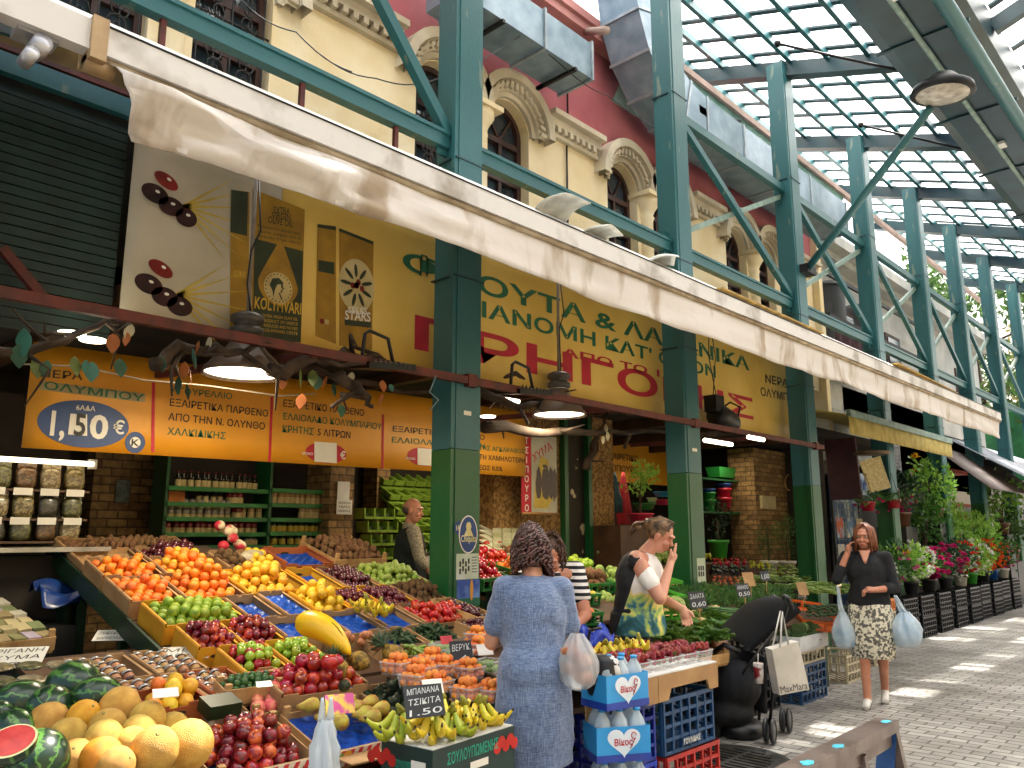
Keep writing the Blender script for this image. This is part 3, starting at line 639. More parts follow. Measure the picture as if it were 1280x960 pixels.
a=MB();a.solid(lambda u,v:V((OX-.012,1.62+4.95*u,(2.11+.06*u)+(.72)*v)),24,4,(.01,0,0));a.build('cloth',OYEL,b2n,True)
X2=OX-.003
for b_,l_,r_,h_ in(('ΝΕΡΑ',(50,471),(103,475),.055),('ΕΞΑΙΡΕΤΙΚΑ ΠΑΡΘΕΝΟ',(212,507),(335,521),.058),('ΑΠΟ ΤΗΝ Ν. ΟΛΥΝΘΟ',(210,525),(331,537),.058),('ΕΞΑΙΡΕΤΙΚΟ ΠΑΡΘΕΝΟ',(354,508),(455,520),.062),('5 ΛΙΤΡΩΝ',(397,544),(438,548),.062),('ΕΞΑΙΡΕΤΙΚΟ ΠΑΡΘΕΝΟ',(491,539),(606,550),.055),('ΤΗ ΧΑΜΗΛΟΤΕΡΗ',(599,574),(656,579),.055),('ΕΩΣ 0,5%',(599,587),(628,589),.05)):a=MB();tpx(a,b_,l_,r_,h_,X2,0,.012);a.build('black_lettering',DKT,b2n,True)
for b_,l_,r_,h_ in(('ΑΓΟΥΡΕΛΑΙΟ',(214,491),(290,499),.05),('ΧΑΛΚΙΔΙΚΗΣ',(209,543),(282,549),.055),('ΕΛΑΙΟΛΑΔΟ ΚΟΛΥΜΠΑΡΙΟΥ',(354,524),(477,537),.058),('ΚΡΗΤΗΣ',(353,540),(392,544),.062),('ΕΛΑΙΟΛΑΔΟ 5 ΛΙΤΡΩΝ',(490,553),(606,561),.055),('ΚΡΗΤΗΣ ΑΓΚΑΡΑΘΟΣ',(584,561),(656,567),.05)):a=MB();tpx(a,b_,l_,r_,h_,X2,0,.012);a.build('green_lettering',GRN,b2n,True)
a=MB();brect(a,[(50,476),(182,492),(181,503),(49,487)],X2,0);a.build('pale_strip',mat('pale_strip','#a79a6c','#8f8358',rough=.6),b2n,True)
a=MB();tpx(a,'ΟΛΥΜΠΟΥ',(55,486),(180,502),.055,X2+.003,0,.012);a.build('green_lettering',GRN,b2n,True)
a=MB();ellipse(a,hx(106,530,X2),Yv,Zv,.30,.165,36);ellipse(a,hx(169,553,X2),Yv,Zv,.072,.078,24);ov=a.build('blue_oval',BLU,b2n,True)
a=MB();tpx(a,'6ΑΔΑ',(95,512),(119,514),.035,X2+.004);tpx(a,'1,',(62,543),(80,545),.165,X2+.004,bold=.03);tpx(a,'0',(111,546),(134,549),.165,X2+.004,bold=.03);tpx(a,'€',(141,541),(155,543),.10,X2+.004)
brect(a,[(88,517),(109,518),(109,545),(85,543)],X2+.004);ellipse(a,hx(169,553,X2+.004),Yv,Zv,.038,.04,20);a.build('white_lettering',WHT,b2n,True)
a=MB();tpx(a,'5',(92,543),(106,545),.15,X2+.007,bold=.02);tpx(a,'K',(164,557),(174,558),.05,X2+.007);a.build('black_lettering',DKT,b2n,True)
a=MB()
for pa,pb in(((192,478),(191,565)),((340,496),(337,577)),((479,518),(478,586))):
 a=MB();A_,B_=hx(*pa,X2),hx(*pb,X2);a.quad(A_-Yv*.012,A_+Yv*.012,B_+Yv*.012,B_-Yv*.012);a.build('red_divider',REDL,b2n,True)
for q_ in((408,566),(530,571)):a=MB();ellipse(a,hx(*q_,X2),Yv,Zv,.21,.09,32);a.build('red_oval',REDL,b2n,True)
a=MB();brect(a,[(393,552),(421,554),(421,579),(393,577)],X2+.004);brect(a,[(522,560),(548,562),(548,583),(522,581)],X2+.004);tpx(a,'ΜΟΝΟ',(378,568),(391,569),.022,X2+.004);tpx(a,'ΜΟΝΟ',(507,574),(519,575),.022,X2+.004);tpx(a,'€',(425,573),(432,574),.07,X2+.004);a.build('white_patch',WHT,b2n,True)
OSB=mat('osb_board','#a5804a','#6d4e26',rough=.8,sc=26,det=2,thresh=(.4,.6),bump=.2)
STN=mat('brown_stone','#9a7a4c','#6a5030',rough=.85,sc=5,det=8,bump=.5,bsc=12)
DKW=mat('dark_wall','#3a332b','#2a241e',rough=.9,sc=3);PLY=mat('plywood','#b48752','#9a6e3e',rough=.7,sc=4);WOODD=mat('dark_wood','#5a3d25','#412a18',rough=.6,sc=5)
CARD=mat('cardboard','#b08a5c','#97724a',rough=.85,sc=5);CARDR=mat('cardboard_orange','#b5612f','#96491f',rough=.8,sc=4)
CARDY=mat('cardboard_yellow','#dfa41e','#c98a14',rough=.7,sc=4);WOODL=mat('crate_wood','#c9a06a','#a57c49',rough=.75,sc=12,bump=.15);
LIME=mat('lime_plastic','#7d9a38','#66802c',rough=.4);BLUEL=mat('blue_liner','#1752b4','#0c3a8c',rough=.35,sc=30,bump=.6,bsc=22)
def stone_mat():
 m=bpy.data.materials.new('stone_blocks');m.use_nodes=True;nt=m.node_tree;N=nt.nodes;L=nt.links;b=N['Principled BSDF']
 tc=N.new('ShaderNodeTexCoord');sp=N.new('ShaderNodeSeparateXYZ');L.new(tc.outputs['Object'],sp.inputs[0]);ad=N.new('ShaderNodeMath');L.new(sp.outputs[0],ad.inputs[0]);L.new(sp.outputs[1],ad.inputs[1])
 cb=N.new('ShaderNodeCombineXYZ');L.new(ad.outputs[0],cb.inputs[0]);L.new(sp.outputs[2],cb.inputs[1])
 br=N.new('ShaderNodeTexBrick');L.new(cb.outputs[0],br.inputs['Vector']);br.inputs['Scale'].default_value=1;br.inputs['Brick Width'].default_value=.2;br.inputs['Row Height'].default_value=.085;br.inputs['Mortar Size'].default_value=.01;br.inputs['Mortar Smooth'].default_value=.5
 br.inputs['Color1'].default_value=(*hexc('#9a7a4c'),1);br.inputs['Color2'].default_value=(*hexc('#6a5030'),1);br.inputs['Mortar'].default_value=(*hexc('#54422b'),1)
 nz=N.new('ShaderNodeTexNoise');nz.inputs['Scale'].default_value=14;nz.inputs['Detail'].default_value=7;L.new(tc.outputs['Object'],nz.inputs['Vector'])
 mx=N.new('ShaderNodeMix');mx.data_type='RGBA';mx.blend_type='OVERLAY';mx.inputs[0].default_value=.8;L.new(br.outputs['Color'],mx.inputs[6]);L.new(nz.outputs['Fac'],mx.inputs[7]);L.new(mx.outputs[2],b.inputs['Base Color'])
 b.inputs['Roughness'].default_value=.85;bp=N.new('ShaderNodeBump');bp.inputs['Distance'].default_value=.02;L.new(nz.outputs['Fac'],bp.inputs['Height']);L.new(bp.outputs[0],b.inputs['Normal']);return m
BLK=stone_mat()
def yz(px0,py0,px1,py1,X):
 pm,qm=(px0+px1)/2,(py0+py1)/2
 return hx(px0,qm,X).y,hx(px1,qm,X).y,hx(pm,py1,X).z,hx(pm,py0,X).z
def pbox(mb,px0,py0,px1,py1,X,dep=.05,mi=0):
 y0,y1,z0,z1=yz(px0,py0,px1,py1,X);mb.box((X-dep/2,(y0+y1)/2,(z0+z1)/2),(dep,y1-y0,z1-z0),mi=mi);return(y0,y1,z0,z1)
XB2=-9.0
shop=thing('shop_interior','dim greengrocer shop walls and ceiling behind the stalls','shop',(-7.5,8,0))
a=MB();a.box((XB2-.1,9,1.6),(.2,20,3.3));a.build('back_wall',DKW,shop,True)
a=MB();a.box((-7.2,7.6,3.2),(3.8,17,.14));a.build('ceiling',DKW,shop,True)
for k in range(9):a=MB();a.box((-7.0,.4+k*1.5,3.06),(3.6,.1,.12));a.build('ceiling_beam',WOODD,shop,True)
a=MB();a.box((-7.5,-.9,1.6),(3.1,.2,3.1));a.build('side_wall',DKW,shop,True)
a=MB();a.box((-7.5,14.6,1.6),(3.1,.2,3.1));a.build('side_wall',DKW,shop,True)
def pier(px0,px1,X,m,label,name='stone_pier',th=.5,top=3.05,low=0.0):
 y0=hx(px0,650,X).y;y1=hx(px1,650,X).y;a=MB();a.box((X-th/2,(y0+y1)/2,(low+top)/2),(th,y1-y0,top-low))
 return solo(a,name,m,label,'pier',origin=((X-th/2),(y0+y1)/2,low))
pier(112,192,-8.6,BLK,'brown stone wall pier with a small framed notice, left of the bottle shelves',th=.3)
pier(411,441,-7.7,BLK,'brown stone pier with two white notices beside the bottle shelves')
pier(470,486,-8.6,BLK,'narrow dim stone pier behind the green trays',th=.3)
pier(617,702,-6.35,OSB,'chipboard covered pier behind the hanging poster','chipboard_pier',.25)
pier(742,768,-6.35,OSB,'narrow chipboard strip right of the green door posts','chipboard_pier',.25)
pier(946,1000,-6.6,BLK,'brown stone pier with a meter box behind the potted shrubs')
for px in(706,736):
 y=hx(px,650,-6.3).y;a=MB();a.box((-6.3,y,1.5),(.08,.07,3.0));solo(a,'green_post',GREENP,'green door post '+('left' if px<720 else 'right')+' of the peeling dark panel','post')
y0,y1,_,_=yz(709,600,733,700,-6.36);a=MB();a.box((-6.4,(y0+y1)/2,1.5),(.05,y1-y0,3));solo(a,'peeling_panel',mat('peeling','#2e2a22','#c6b894',rough=.9,sc=3.2,det=9,thresh=(.36,.38)),'dark panel with peeling paint between two green posts','panel')
y=hx(198,650,-8.4).y;a=MB();a.box((-8.4,y,1.5),(.1,.12,3.0));solo(a,'green_post',GREENP,'dark green post left of the bottle shelves','post')
def notice(px0,py0,px1,py1,X,label,m=WHITE,txt=None,frame=None,name='notice'):
 t=thing(name,label,name.replace('_',' '),(X,hx(px0,py0,X).y,hx(px0,py1,X).z));a=MB()
 if frame:pbox(a,px0-1,py0-1,px1+1,py1+1,X-.004,.02);a.build('frame',frame,t,True);a=MB()
 y0,y1,z0,z1=pbox(a,px0,py0,px1,py1,X,.006);a.build('sheet',m,t,True)
 if txt:
  a=MB();n=len(txt)
  for i,s_ in enumerate(txt):h_=(z1-z0)/(n+1)*.6;text_mb(a,s_,(X+.002,(y0+y1)/2,z1-(i+1)*(z1-z0)/(n+.6)),Yv,Zv,(y1-y0)*.8,h_,.005,0,align='c')
  a.build('writing',DKT,t,True)
 return t
notice(422,602,437,628,-7.68,'white picture notice pinned on the stone pier, upper one')
notice(421,625,440,643,-7.68+.01,'white typed notice pinned on the stone pier, lower one',txt=['ΠΡΟΣΟΧΗ','ΤΙΜΕΣ','ΗΜΕΡΑΣ'])
notice(145,600,162,628,-8.58,'small dark framed notice on the left stone pier',mat('dim_print','#6f7a70','#4e574e',sc=20),frame=WOODD,name='framed_notice')
def shelf_unit(px0,px1,rows,X,label,bright):
 y0=hx(px0,650,X).y;y1=hx(px1,650,X).y;t=thing('shelf_unit',label,'shelves',(X,y0,.15))
 a=MB();a.box((X-.34,(y0+y1)/2,1.3),(.03,y1-y0,2.3));a.build('back_panel',DKW,t,True)
 for yy in(y0,y1):a=MB();a.box((X-.18,yy,1.3),(.32,.03,2.3));a.build('side_panel',GREENP,t,True)
 out=[]
 for py in rows:
  z=hx((px0+px1)/2,py,X).z;a=MB();a.box((X-.17,(y0+y1)/2,z-.012),(.34,y1-y0-.03,.024));a.box((X+.005,(y0+y1)/2,z),(.012,y1-y0,.04));a.build('shelf',mat('shelf_green','#2f8a3a','#246e2e',rough=.4),t,True);out.append(z+.002)
 return y0,y1,out
SHX=-7.9
yA0,yA1,zA=shelf_unit(207,336,(612,631,649,668,684),SHX,'dim green shelf unit full of bottles, cans and boxes, left of two',0)
yB0,yB1,zB=shelf_unit(338,410,(614,632,650,667,683),SHX+.05,'bright green shelf unit with juice bottles beside the stone pier',1)
def bottle_proto(name,r,h,neck,mb_,ml,mc,cat):
 t=thing(name,cat,cat,(0,0,-5));a=MB();sh=h*neck
 a.lathe([(.001,0),(r,.004),(r,sh),(r*.8,sh+.02),(r*.36,h*.88),(r*.36,h)],12);a.build('glass',mb_,t)
 a=MB();a.lathe([(r+.001,h*.14),(r+.001,h*.52)],12,cap=False);a.build('label',ml,t)
 a=MB();a.lathe([(r*.42,h*.96),(r*.42,h*1.04),(.001,h*1.04)],10);a.build('cap',mc,t);return t
PAPER=mat('paper_label','#d9c795','#c4ae72',rough=.6);LABR=mat('label_red','#a02a2c','#7c1c20',rough=.5)
GLD=mat('dark_bottle','#2a2718','#1d1b10',rough=.15);GLG=mat('green_bottle','#24401f','#182c15',rough=.15)
JUI=mat('juice_bottle','#c9a877','#a98a5a',rough=.2);LIDW=mat('lid_white','#d8d4c8');TIN=mat('tin_can','#a9a59a','#87837a',rough=.35,metal=.5)
bj=bottle_proto('juice_bottle',.036,.155,.72,JUI,PAPER,LIDW,'bottle');bd=bottle_proto('dark_bottle',.03,.17,.62,GLD,PAPER,LABR,'bottle')
by=bottle_proto('oil_bottle',.034,.15,.6,GLG,mat('label_yellow','#d8c24e','#bda336'),LIDW,'bottle');br_=bottle_proto('red_jar',.04,.14,.86,mat('red_sauce','#8c2420','#6a1815',rough=.2),PAPER,LIDW,'jar');bc=bottle_proto('food_can',.038,.09,.97,TIN,PAPER,TIN,'can')
def row(proto,y0,y1,n,X,z,lab,grp,sc=1,dx=0):
 for i in range(n):put(proto,(X-.09+dx+U(-.015,.015),y0+(y1-y0)*(i+.5)/n+U(-.008,.008),z),(0,0,U(0,6)),sc,lab,grp)
LN=['top','second','third','fourth','lowest']
for i,(p_,n_,sc_,what)in enumerate(((bj,9,1.1,'pale juice bottle'),(bj,7,1.1,'pale juice bottle'),(by,9,1.05,'yellow labelled oil bottle'),(by,6,1.05,'yellow labelled oil bottle'))):
 row(p_,yB0+.05+(.35 if i==1 else 0),yB1-.05,n_,SHX+.05,zB[[1,2,3,4][i]]if False else zB[i+0+1]if i<4 else zB[4],'%s standing on the %s shelf of the bright unit'%(what,LN[i+1]),'bottles on the %s bright shelf'%LN[i+1],sc_)
row(bd,yA0+.1,yA1-.1,14,SHX,zA[0],'dark bottle on the top shelf of the dim unit','dark bottles on the top dim shelf')
row(br_,yA0+.7,yA1-.3,5,SHX,zA[1],'red jar on the second shelf of the dim unit','red jars on the second dim shelf',1.1)
row(bd,yA0+.32,yA0+.62,4,SHX,zA[1],'dark bottle beside the red jars on the second dim shelf','dark bottles on the second dim shelf',.95)
for s_ in(0,1):row(bc,yA0+.04,yA0+.72,9,SHX,zA[2]+s_*.094,'pale tin can stacked at the left end of the third dim shelf','cans on the third dim shelf')
row(br_,yA0+.8,yA1-.35,5,SHX,zA[2],'red jar on the third shelf of the dim unit','red jars on the third dim shelf')
row(bj,yA1-.3,yA1-.03,3,SHX,zA[2],'pale juice bottle at the right end of the third dim shelf','pale bottles on the third dim shelf')
row(br_,yA0+.04,yA1-.1,14,SHX,zA[3],'red jar on the fourth shelf of the dim unit','red jars on the fourth dim shelf',.9)
row(bd,yA0+.9,yA1-.1,6,SHX,zA[4],'small bottle on the lowest dim shelf','small bottles on the lowest dim shelf',.8)
a=MB();pbox(a,211,614,231,628,SHX-.05,.1);solo(a,'orange_box',mat('orange_card','#c8741c','#a85c12'),'orange carton on the second shelf of the dim unit','carton')
a=MB();a.box((SHX-.1,yA1-.25,zA[0]+.34),(.2,.3,.03));solo(a,'tray',WHITE,'small white tray above the bright shelf unit','tray')if False else None
t=thing('tray_rack','tiered lime green tray rack behind the man in the vest','rack',(-8.3,6.4,.15))
y0=hx(484,650,-8.4).y;y1=hx(600,650,-8.4).y
for k in range(5):
 z=1.40+k*.20;x=-8.05-k*.15
 a=MB();a.box((x,(y0+y1)/2,z),(.3,y1-y0,.03),Matrix.Rotation(.5,3,'Y'));a.build('shelf',LIME,t,True)
 for j in range(9):
  yy=y0+(y1-y0)*(j+.5)/9;a=MB();R_=Matrix.Rotation(.5,3,'Y');c_=V((x+.02,yy,z+.05))
  a.box(c_,(.24,.16,.02),R_);[a.box(c_+R_@V((0,s*.08,.03)),(.24,.012,.07),R_)for s in(-1,1)];a.box(c_+R_@V((.12,0,.03)),(.012,.16,.07),R_);a.build('tray',LIME,t,True)
t2=thing('tray_rack','small stand of dark green trays with lime edges left of the man','rack',(-7.6,5.2,.15));y0=hx(462,650,-7.7).y;y1=hx(500,650,-7.7).y
for k in range(4):
 for j in range(3):
  z=1.32+k*.155;yy=y0+(y1-y0)*(j+.5)/3;a=MB();w_=(y1-y0)/3
  for s in(-1,1):a.box((-7.7-.07*k,yy+s*w_*.46,z),(.22,.015,.13))
  a.box((-7.6-.07*k,yy,z-.05),(.015,w_*.9,.03));a.box((-7.7-.07*k,yy,z-.06),(.22,w_*.9,.012));a.build('tray',[LIME],t2,True)
  a=MB();a.box((-7.72-.07*k,yy,z-.02),(.16,w_*.8,.05));a.build('greens',mat('packed_greens','#3b5a22','#1f3512',sc=40),t2,True)
t=thing('packaging_stack','stepped stack of white packing trays right of the sticker column','tray stack',(-6.0,6.3,.15))
for k in range(9):
 z=1.18+k*.052;x=-5.55-k*.11;y0=hx(606,680,x).y;y1=hx(641,680,x).y
 for j in range(3):
  yy=y0+(y1-y0)*(j+.5)/3;a=MB();a.box((x,yy,z),(.24,(y1-y0)/3-.02,.02),Matrix.Rotation(.35,3,'Y'));a.box((x+.11,yy,z-.01),(.015,(y1-y0)/3-.02,.05),Matrix.Rotation(.35,3,'Y'));a.build('tray',mat('tray_pale','#dcd9c0','#b9b88e'),t,True)
t=thing('wooden_cabinet','open wooden cabinet with packets behind the white trays','cabinet',(-6.6,7,.15));y0,y1,z0,z1=yz(624,598,655,660,-6.55)
a=MB();[a.box((-6.7,yy,1.2),(.3,.04,2.1))for yy in(y0,y1)];a.box((-6.84,(y0+y1)/2,1.2),(.02,y1-y0,2.1));a.build('carcass',PLY,t,True)
for z in(1.55,1.78,2.0):a=MB();a.box((-6.7,(y0+y1)/2,z),(.28,y1-y0-.04,.02));a.build('shelf',PLY,t,True);a=MB();[a.box((-6.68,y0+.08+j*.11,z+.06),(.15,.08,.1))for j in range(4)];a.build('packets',mat('dark_packets','#5d6d44','#2e3824',sc=12),t,True)
t=thing('poster','hanging tsipouro poster with a red strip of white letters','poster',(-6.05,7,1.4));XP=-6.05
a=MB();y0,y1,z0,z1=pbox(a,652,545,664,641,XP,.008);a.build('red_strip',REDL,t,True)
a=MB()
for i,ch in enumerate('ΤΣΙΠΟΥΡΟ'):text_mb(a,ch,(XP+.004,(y0+y1)/2,z1-(i+.82)*(z1-z0)/8),Yv,Zv,None,(z1-z0)/8*.68,.02,0,align='c')
a.build('white_lettering',WHT,t,True)
a=MB();y0,y1,z0,z1=pbox(a,664.5,545,696,641,XP,.008);a.build('pale_sheet',mat('poster_pale','#c3c0ae','#a9a58e',sc=3),t,True)
a=MB();text_mb(a,'ΧΥΜΑ',(XP+.004,y0+.04,z1-.32),V((0,cos(.5),sin(.5))),V((0,-sin(.5),cos(.5))),(y1-y0)*.85,.10,.01,0);a.build('red_lettering',REDL,t,True)
a=MB()
for k in range(5):
 cy=y0+.14+.07*k+U(-.03,.03);a.poly([(XP+.004+k*.0006,cy+V((cos(g),sin(g))).x*.05*U(.7,1.2),z0+.33+sin(g)*.2*U(.8,1.1))for g in[2*pi*j/14 for j in range(14)]])
for k in range(4):ellipse(a,(XP+.0072,y0+.22+.03*(k%2),z1-.35-.06*k),Yv,Zv,.04,.02,10)
a.build('grape_print',OLIV,t,True)
a=MB();a.poly([(XP+.0035,y0+.03+q[0]*(y1-y0-.06),z0+.05+q[1]*.6)for q in((0,0),(.6,.0),(.9,.2),(.55,.5),(.7,.9),(.35,1),(.1,.6))]);a.build('yellow_print',STRAW,t,True)
a=MB();a.tube([(XP,y0-.15,z0-.01),(XP,y1+.02,z0-.01)],.014,8);a.build('bottom_rod',PLY,t,True)
t=thing('sign','dim yellow sign with black lettering behind the potted tree','sign',(-8.2,11,2.2));a=MB();y0,y1,z0,z1=pbox(a,752,556,838,604,-8.2,.02);a.build('board',OYEL,t,True)
a=MB();text_mb(a,'ΕΞΑΙΡΕΤΙΚΟ',(-8.185,y0+.1,z0+.38),Yv,Zv,(y1-y0)*.45,.11,.01);text_mb(a,'ΤΣΙΠΟΥΡΟ',(-8.185,y0+.1,z0+.18),Yv,Zv,(y1-y0)*.45,.11,.01);a.build('lettering',DKT,t,True)
for k,(px,wp,c_,lb)in enumerate(((757,15,'#6d1f3a','dark magenta apron hanging by the chipboard strip'),(768,10,'#34505a','grey blue apron hanging between the red ones'),(779,12,'#a8202c','bright red apron hanging nearest the potted tree'))):
 a=MB();tp=hx(px,590,-6.7-.1*k);bt=hx(px,655 if k!=1 else 640,-6.7-.1*k)
 pr=[(.02,0),(.05,-.08),(.10,-.3),(.15,tp.z*0-(tp.z-bt.z)*.7),(.15,-(tp.z-bt.z)),(.12,-(tp.z-bt.z)-.01)]
 a.lathe(pr[::-1],22,tp,sx=.45,wob=lambda g,z:1+.16*sin(g*5+z*3));solo(a,'apron',mat('cloth_%d'%k,c_,rough=.9,bump=.2),lb,'apron')
LEAFM=mat('leaf_mid','#4e7a2c','#2f5520',rough=.5,sc=3,translucent=.25,objv=.12);LEAFB=mat('leaf_bright','#a6cc55','#6fa038',rough=.45,sc=3,translucent=.35,objv=.12);LEAFD=mat('leaf_dark','#2f5030','#1c3520',rough=.5,sc=3,translucent=.2,objv=.1)
BARK=mat('bark','#5d4a36','#3d2f22',rough=.9,sc=12,bump=.4)
def leaf(mb,c,d,n,L,W,mi=0,fold=.2):
 d=d.normalized();s=d.cross(n)
 if s.length<1e-3:s=d.orthogonal()
 s.normalize();up=s.cross(d)
 a_,b_=c,c+d*L;m_=c+d*L*.45;mb.add([a_,m_+s*W/2+up*W*fold,b_-up*L*.12,m_-s*W/2+up*W*fold,m_],[(0,1,4),(1,2,4),(2,3,4),(3,0,4)],mi)
def rv():
 while True:
  p=V((U(-1,1),U(-1,1),U(-1,1)))
  if.05<p.length<1:return p
def foliage(mb,c,r,n,L,W,up=.3,shell=.5,mi=0):
 c=V(c);cl=[rv()*.8 for _ in range(max(4,n//25))]
 for _ in range(n):
  q=rnd.choice(cl)+rv()*.42;p=V((q.x*r[0],q.y*r[1],q.z*r[2]));d=(q*.7+rv()*.8+V((0,0,up)))
  leaf(mb,c+p,d,rv(),L*U(.6,1.3),W*U(.7,1.2),mi)
def pot(mb,c,r,h,mi=0,n=18):
 mb.lathe([(.001,0),(r*.74,0),(r*.95,h*.82),(r*1.05,h*.82),(r*1.08,h),(r*.98,h),(r*.9,h*.85),(.001,h*.84)],n,c,mi)
def pmat(h):return mat('pot_'+h.strip('#'),h,rough=.35)
c=hx(800,640,-6.0);t=thing('potted_tree','small bushy tree in a pink pot behind the woman covering her mouth','tree',(c.x,c.y,1.35))
a=MB();pot(a,(0,0,.32),.17,.14);a.build('pot',pmat('#c8304e'),t);a=MB();a.tube([(0,0,.4),(.01,0,.6),(0,.02,.8)],[.02,.016,.012],7);[a.tube([(0,.02,.7),(sx*.1,sy*.1,.9)],[.01,.004],5)for sx in(-1,1)for sy in(-1,1)];a.build('trunk',BARK,t)
a=MB();foliage(a,(0,0,.92),(.26,.3,.2),420,.05,.03);foliage(a,(.0,.36,.98),(.07,.07,.06),30,.05,.03);a.build('crown',LEAFB,t)
a=MB();a.box((c.x-.1,c.y+.3,1.0),(.5,1.9,1.3));solo(a,'display_table',WOODD,'dark wooden display block under the coloured tubs','table')
for k,(px,py,r,h,c_,lb)in enumerate(((806,633,.15,.09,'#2f7a3c','green tub in the stack of coloured tubs'),(828,618,.13,.07,'#2b7fa8','blue tub topmost in the right stack of tubs'),(828,628,.12,.07,'#b02348','crimson tub under the blue tub'),(815,625,.07,.06,'#c9bf9c','small cream tub between the green and blue tubs'),(836,668,.17,.2,'#b81f3c','large red tub behind the woman covering her mouth'))):
 q=hx(px,py,-6.35);a=MB();pot(a,q-V((0,0,h/2)),r,h);solo(a,'tub',pmat(c_),lb,'tub')
t=thing('pot_shelf','dark shelf with coloured plastic plant pots right of the second column','shelf',(-7.0,10.5,.1));y0=hx(872,640,-7).y;y1=hx(952,640,-7).y
for zz in(hx(910,640,-7).z,hx(905,598,-7.2).z-.05):a=MB();a.box((-7.1,(y0+y1)/2,zz-.02),(.4,y1-y0,.03));a.build('shelf_board',GREENP,t,True)
for yy in(y0,y1):a=MB();a.box((-7.1,yy,1.3),(.4,.04,2.5));a.build('upright',DKW,t,True)
q=hx(908,640,-7.0)
def stack(px,wid,cols,lb,X=-7.0,py=640,hh=.2):
 q=hx(px,py,X);t=thing('pot_stack',lb,'plant pots',q)
 z=0
 for c_,h_ in cols:a=MB();pot(a,(0,0,z),wid,h_+.05);a.build('pot',pmat(c_),t);z+=h_
stack(887,.11,(('#2c9040',.16),('#2c9040',.12),('#2456a8',.06)),'green plant pots with a blue one on top, stacked')
stack(906,.13,(('#c0203c',.2),('#c0203c',.16),('#2456a8',.08)),'tall red plant pots with a blue rim on top, stacked')
stack(931,.14,(('#b01f4e',.24),('#d97820',.09)),'crimson plant pots with an orange one on top, stacked')
a=MB();y0,y1,z0,z1=yz(890,586,927,598,-7.1);a.prism([(-7.2,y0+.05,z0),(-6.98,y0+.05,z0),(-6.95,y0,z1),(-7.23,y0,z1)],(0,y1-y0-.06,0));solo(a,'window_box',pmat('#2c9040'),'green plastic window box on the top pot shelf','window box')
q=hx(899,697,-6.1);t=thing('potted_shrub','dark thin shrub in a bright green pot right of the second column','shrub',(q.x,q.y,q.z));a=MB();pot(a,(0,0,0),.15,.26);a.build('pot',pmat('#3c9a34'),t);a=MB();foliage(a,(0,0,.6),(.28,.3,.3),260,.06,.02);a.build('foliage',LEAFD,t);a=MB();a.tube([(0,0,.2),(0,0,.55)],.012,6);a.build('stem',BARK,t)
q=hx(905,703,-6.15);a=MB();a.box((q.x-.1,q.y+.1,q.z/2),(.6,1.5,q.z-.02));solo(a,'plank_table',WOODD,'dark plank table behind the peppers carrying the green pot','table')
for k,(px,py,c_)in enumerate(((962,712,'#d8d4c8'),(985,712,'#cfcabb'))):
 q=hx(px,py,-5.9);t=thing('potted_shrub',['feathery dark shrub in a white pot, left of the pair','taller feathery shrub in a white pot, right of the pair'][k]+' before the stone pier','shrub',(q.x,q.y,q.z-.1));a=MB();pot(a,(0,0,0),.13,.24);a.build('pot',pmat(c_),t);a=MB();foliage(a,(0,0,.6+.1*k),(.2,.22,.38),500,.05,.012);a.build('foliage',LEAFM,t);a=MB();a.tube([(0,0,.2),(0,0,.75)],.015,6);a.build('stem',BARK,t)
 a=MB();a.box((q.x,q.y,(q.z-.1)/2),(.4,.4,q.z-.104));solo(a,'plinth',DKW,'dark box carrying a white plant pot before the stone pier','box','boxes under the white plant pots')
a=MB();y0,y1,z0,z1=pbox(a,953,620,970,636,-6.55,.1);solo(a,'meter_box',mat('beige_box','#b9ac83','#a3966d'),'beige meter box on the stone pier','meter box')
a=MB();pts=[hx(987+6*sin(g),603+10*cos(g),-6.55)for g in[k*.5 for k in range(20)]];a.tube(pts,.012,6);solo(a,'hose_loop',mat('hose','#a8834e'),'coiled beige hose hanging on the stone pier','hose')
t=thing('dried_goods_case','lit cabinet of clear bags of dried herbs and beans at the left edge','cabinet',(-6.6,1.6,.15));X_=-6.4
y1=hx(108,640,X_).y;y0=-.3
a=MB();a.box((X_-.5,(y0+y1)/2,1.4),(.04,y1-y0,2.4));a.box((X_-.2,(y0+y1)/2,.75),(.7,y1-y0,1.3));a.build('carcass',DKW,t,True)
a=MB();z_=hx(50,687,-6.1).z;a.box((-6.25,(y0+y1)/2,z_),(.5,y1-y0+.1,.03));a.build('counter',mat('steel_counter','#b5b3ac','#93918a',rough=.25,metal=.6),t,True)
z_=hx(50,577,X_).z;a=MB();a.tube([(X_+.05,y0,z_),(X_+.05,y1,z_)],.018,10);a.build('tube_lamp',mat('tube_glow','#ffffff','#ffffff',emit=('#ffe9c0',1.6)),t,True)
a=MB();a.box((X_+.03,y1,z_),(.05,.05,.07));a.build('lamp_end',WHITE,t,True)
bag=MB();bag.sph((0,0,.085),(.05,.07,.09),12,8);
BAGM=[mat('bag_%d'%i,c1,c2,rough=.3,sc=60,thresh=(.42,.58),bump=.5,bsc=40,coat=.6)for i,(c1,c2)in enumerate((('#9a8a58','#4f4426'),('#6b6a3a','#33351c'),('#a89a78','#6a5a3a'),('#3d3a26','#22201a'),('#7a5a36','#43301c')))]
gi=0
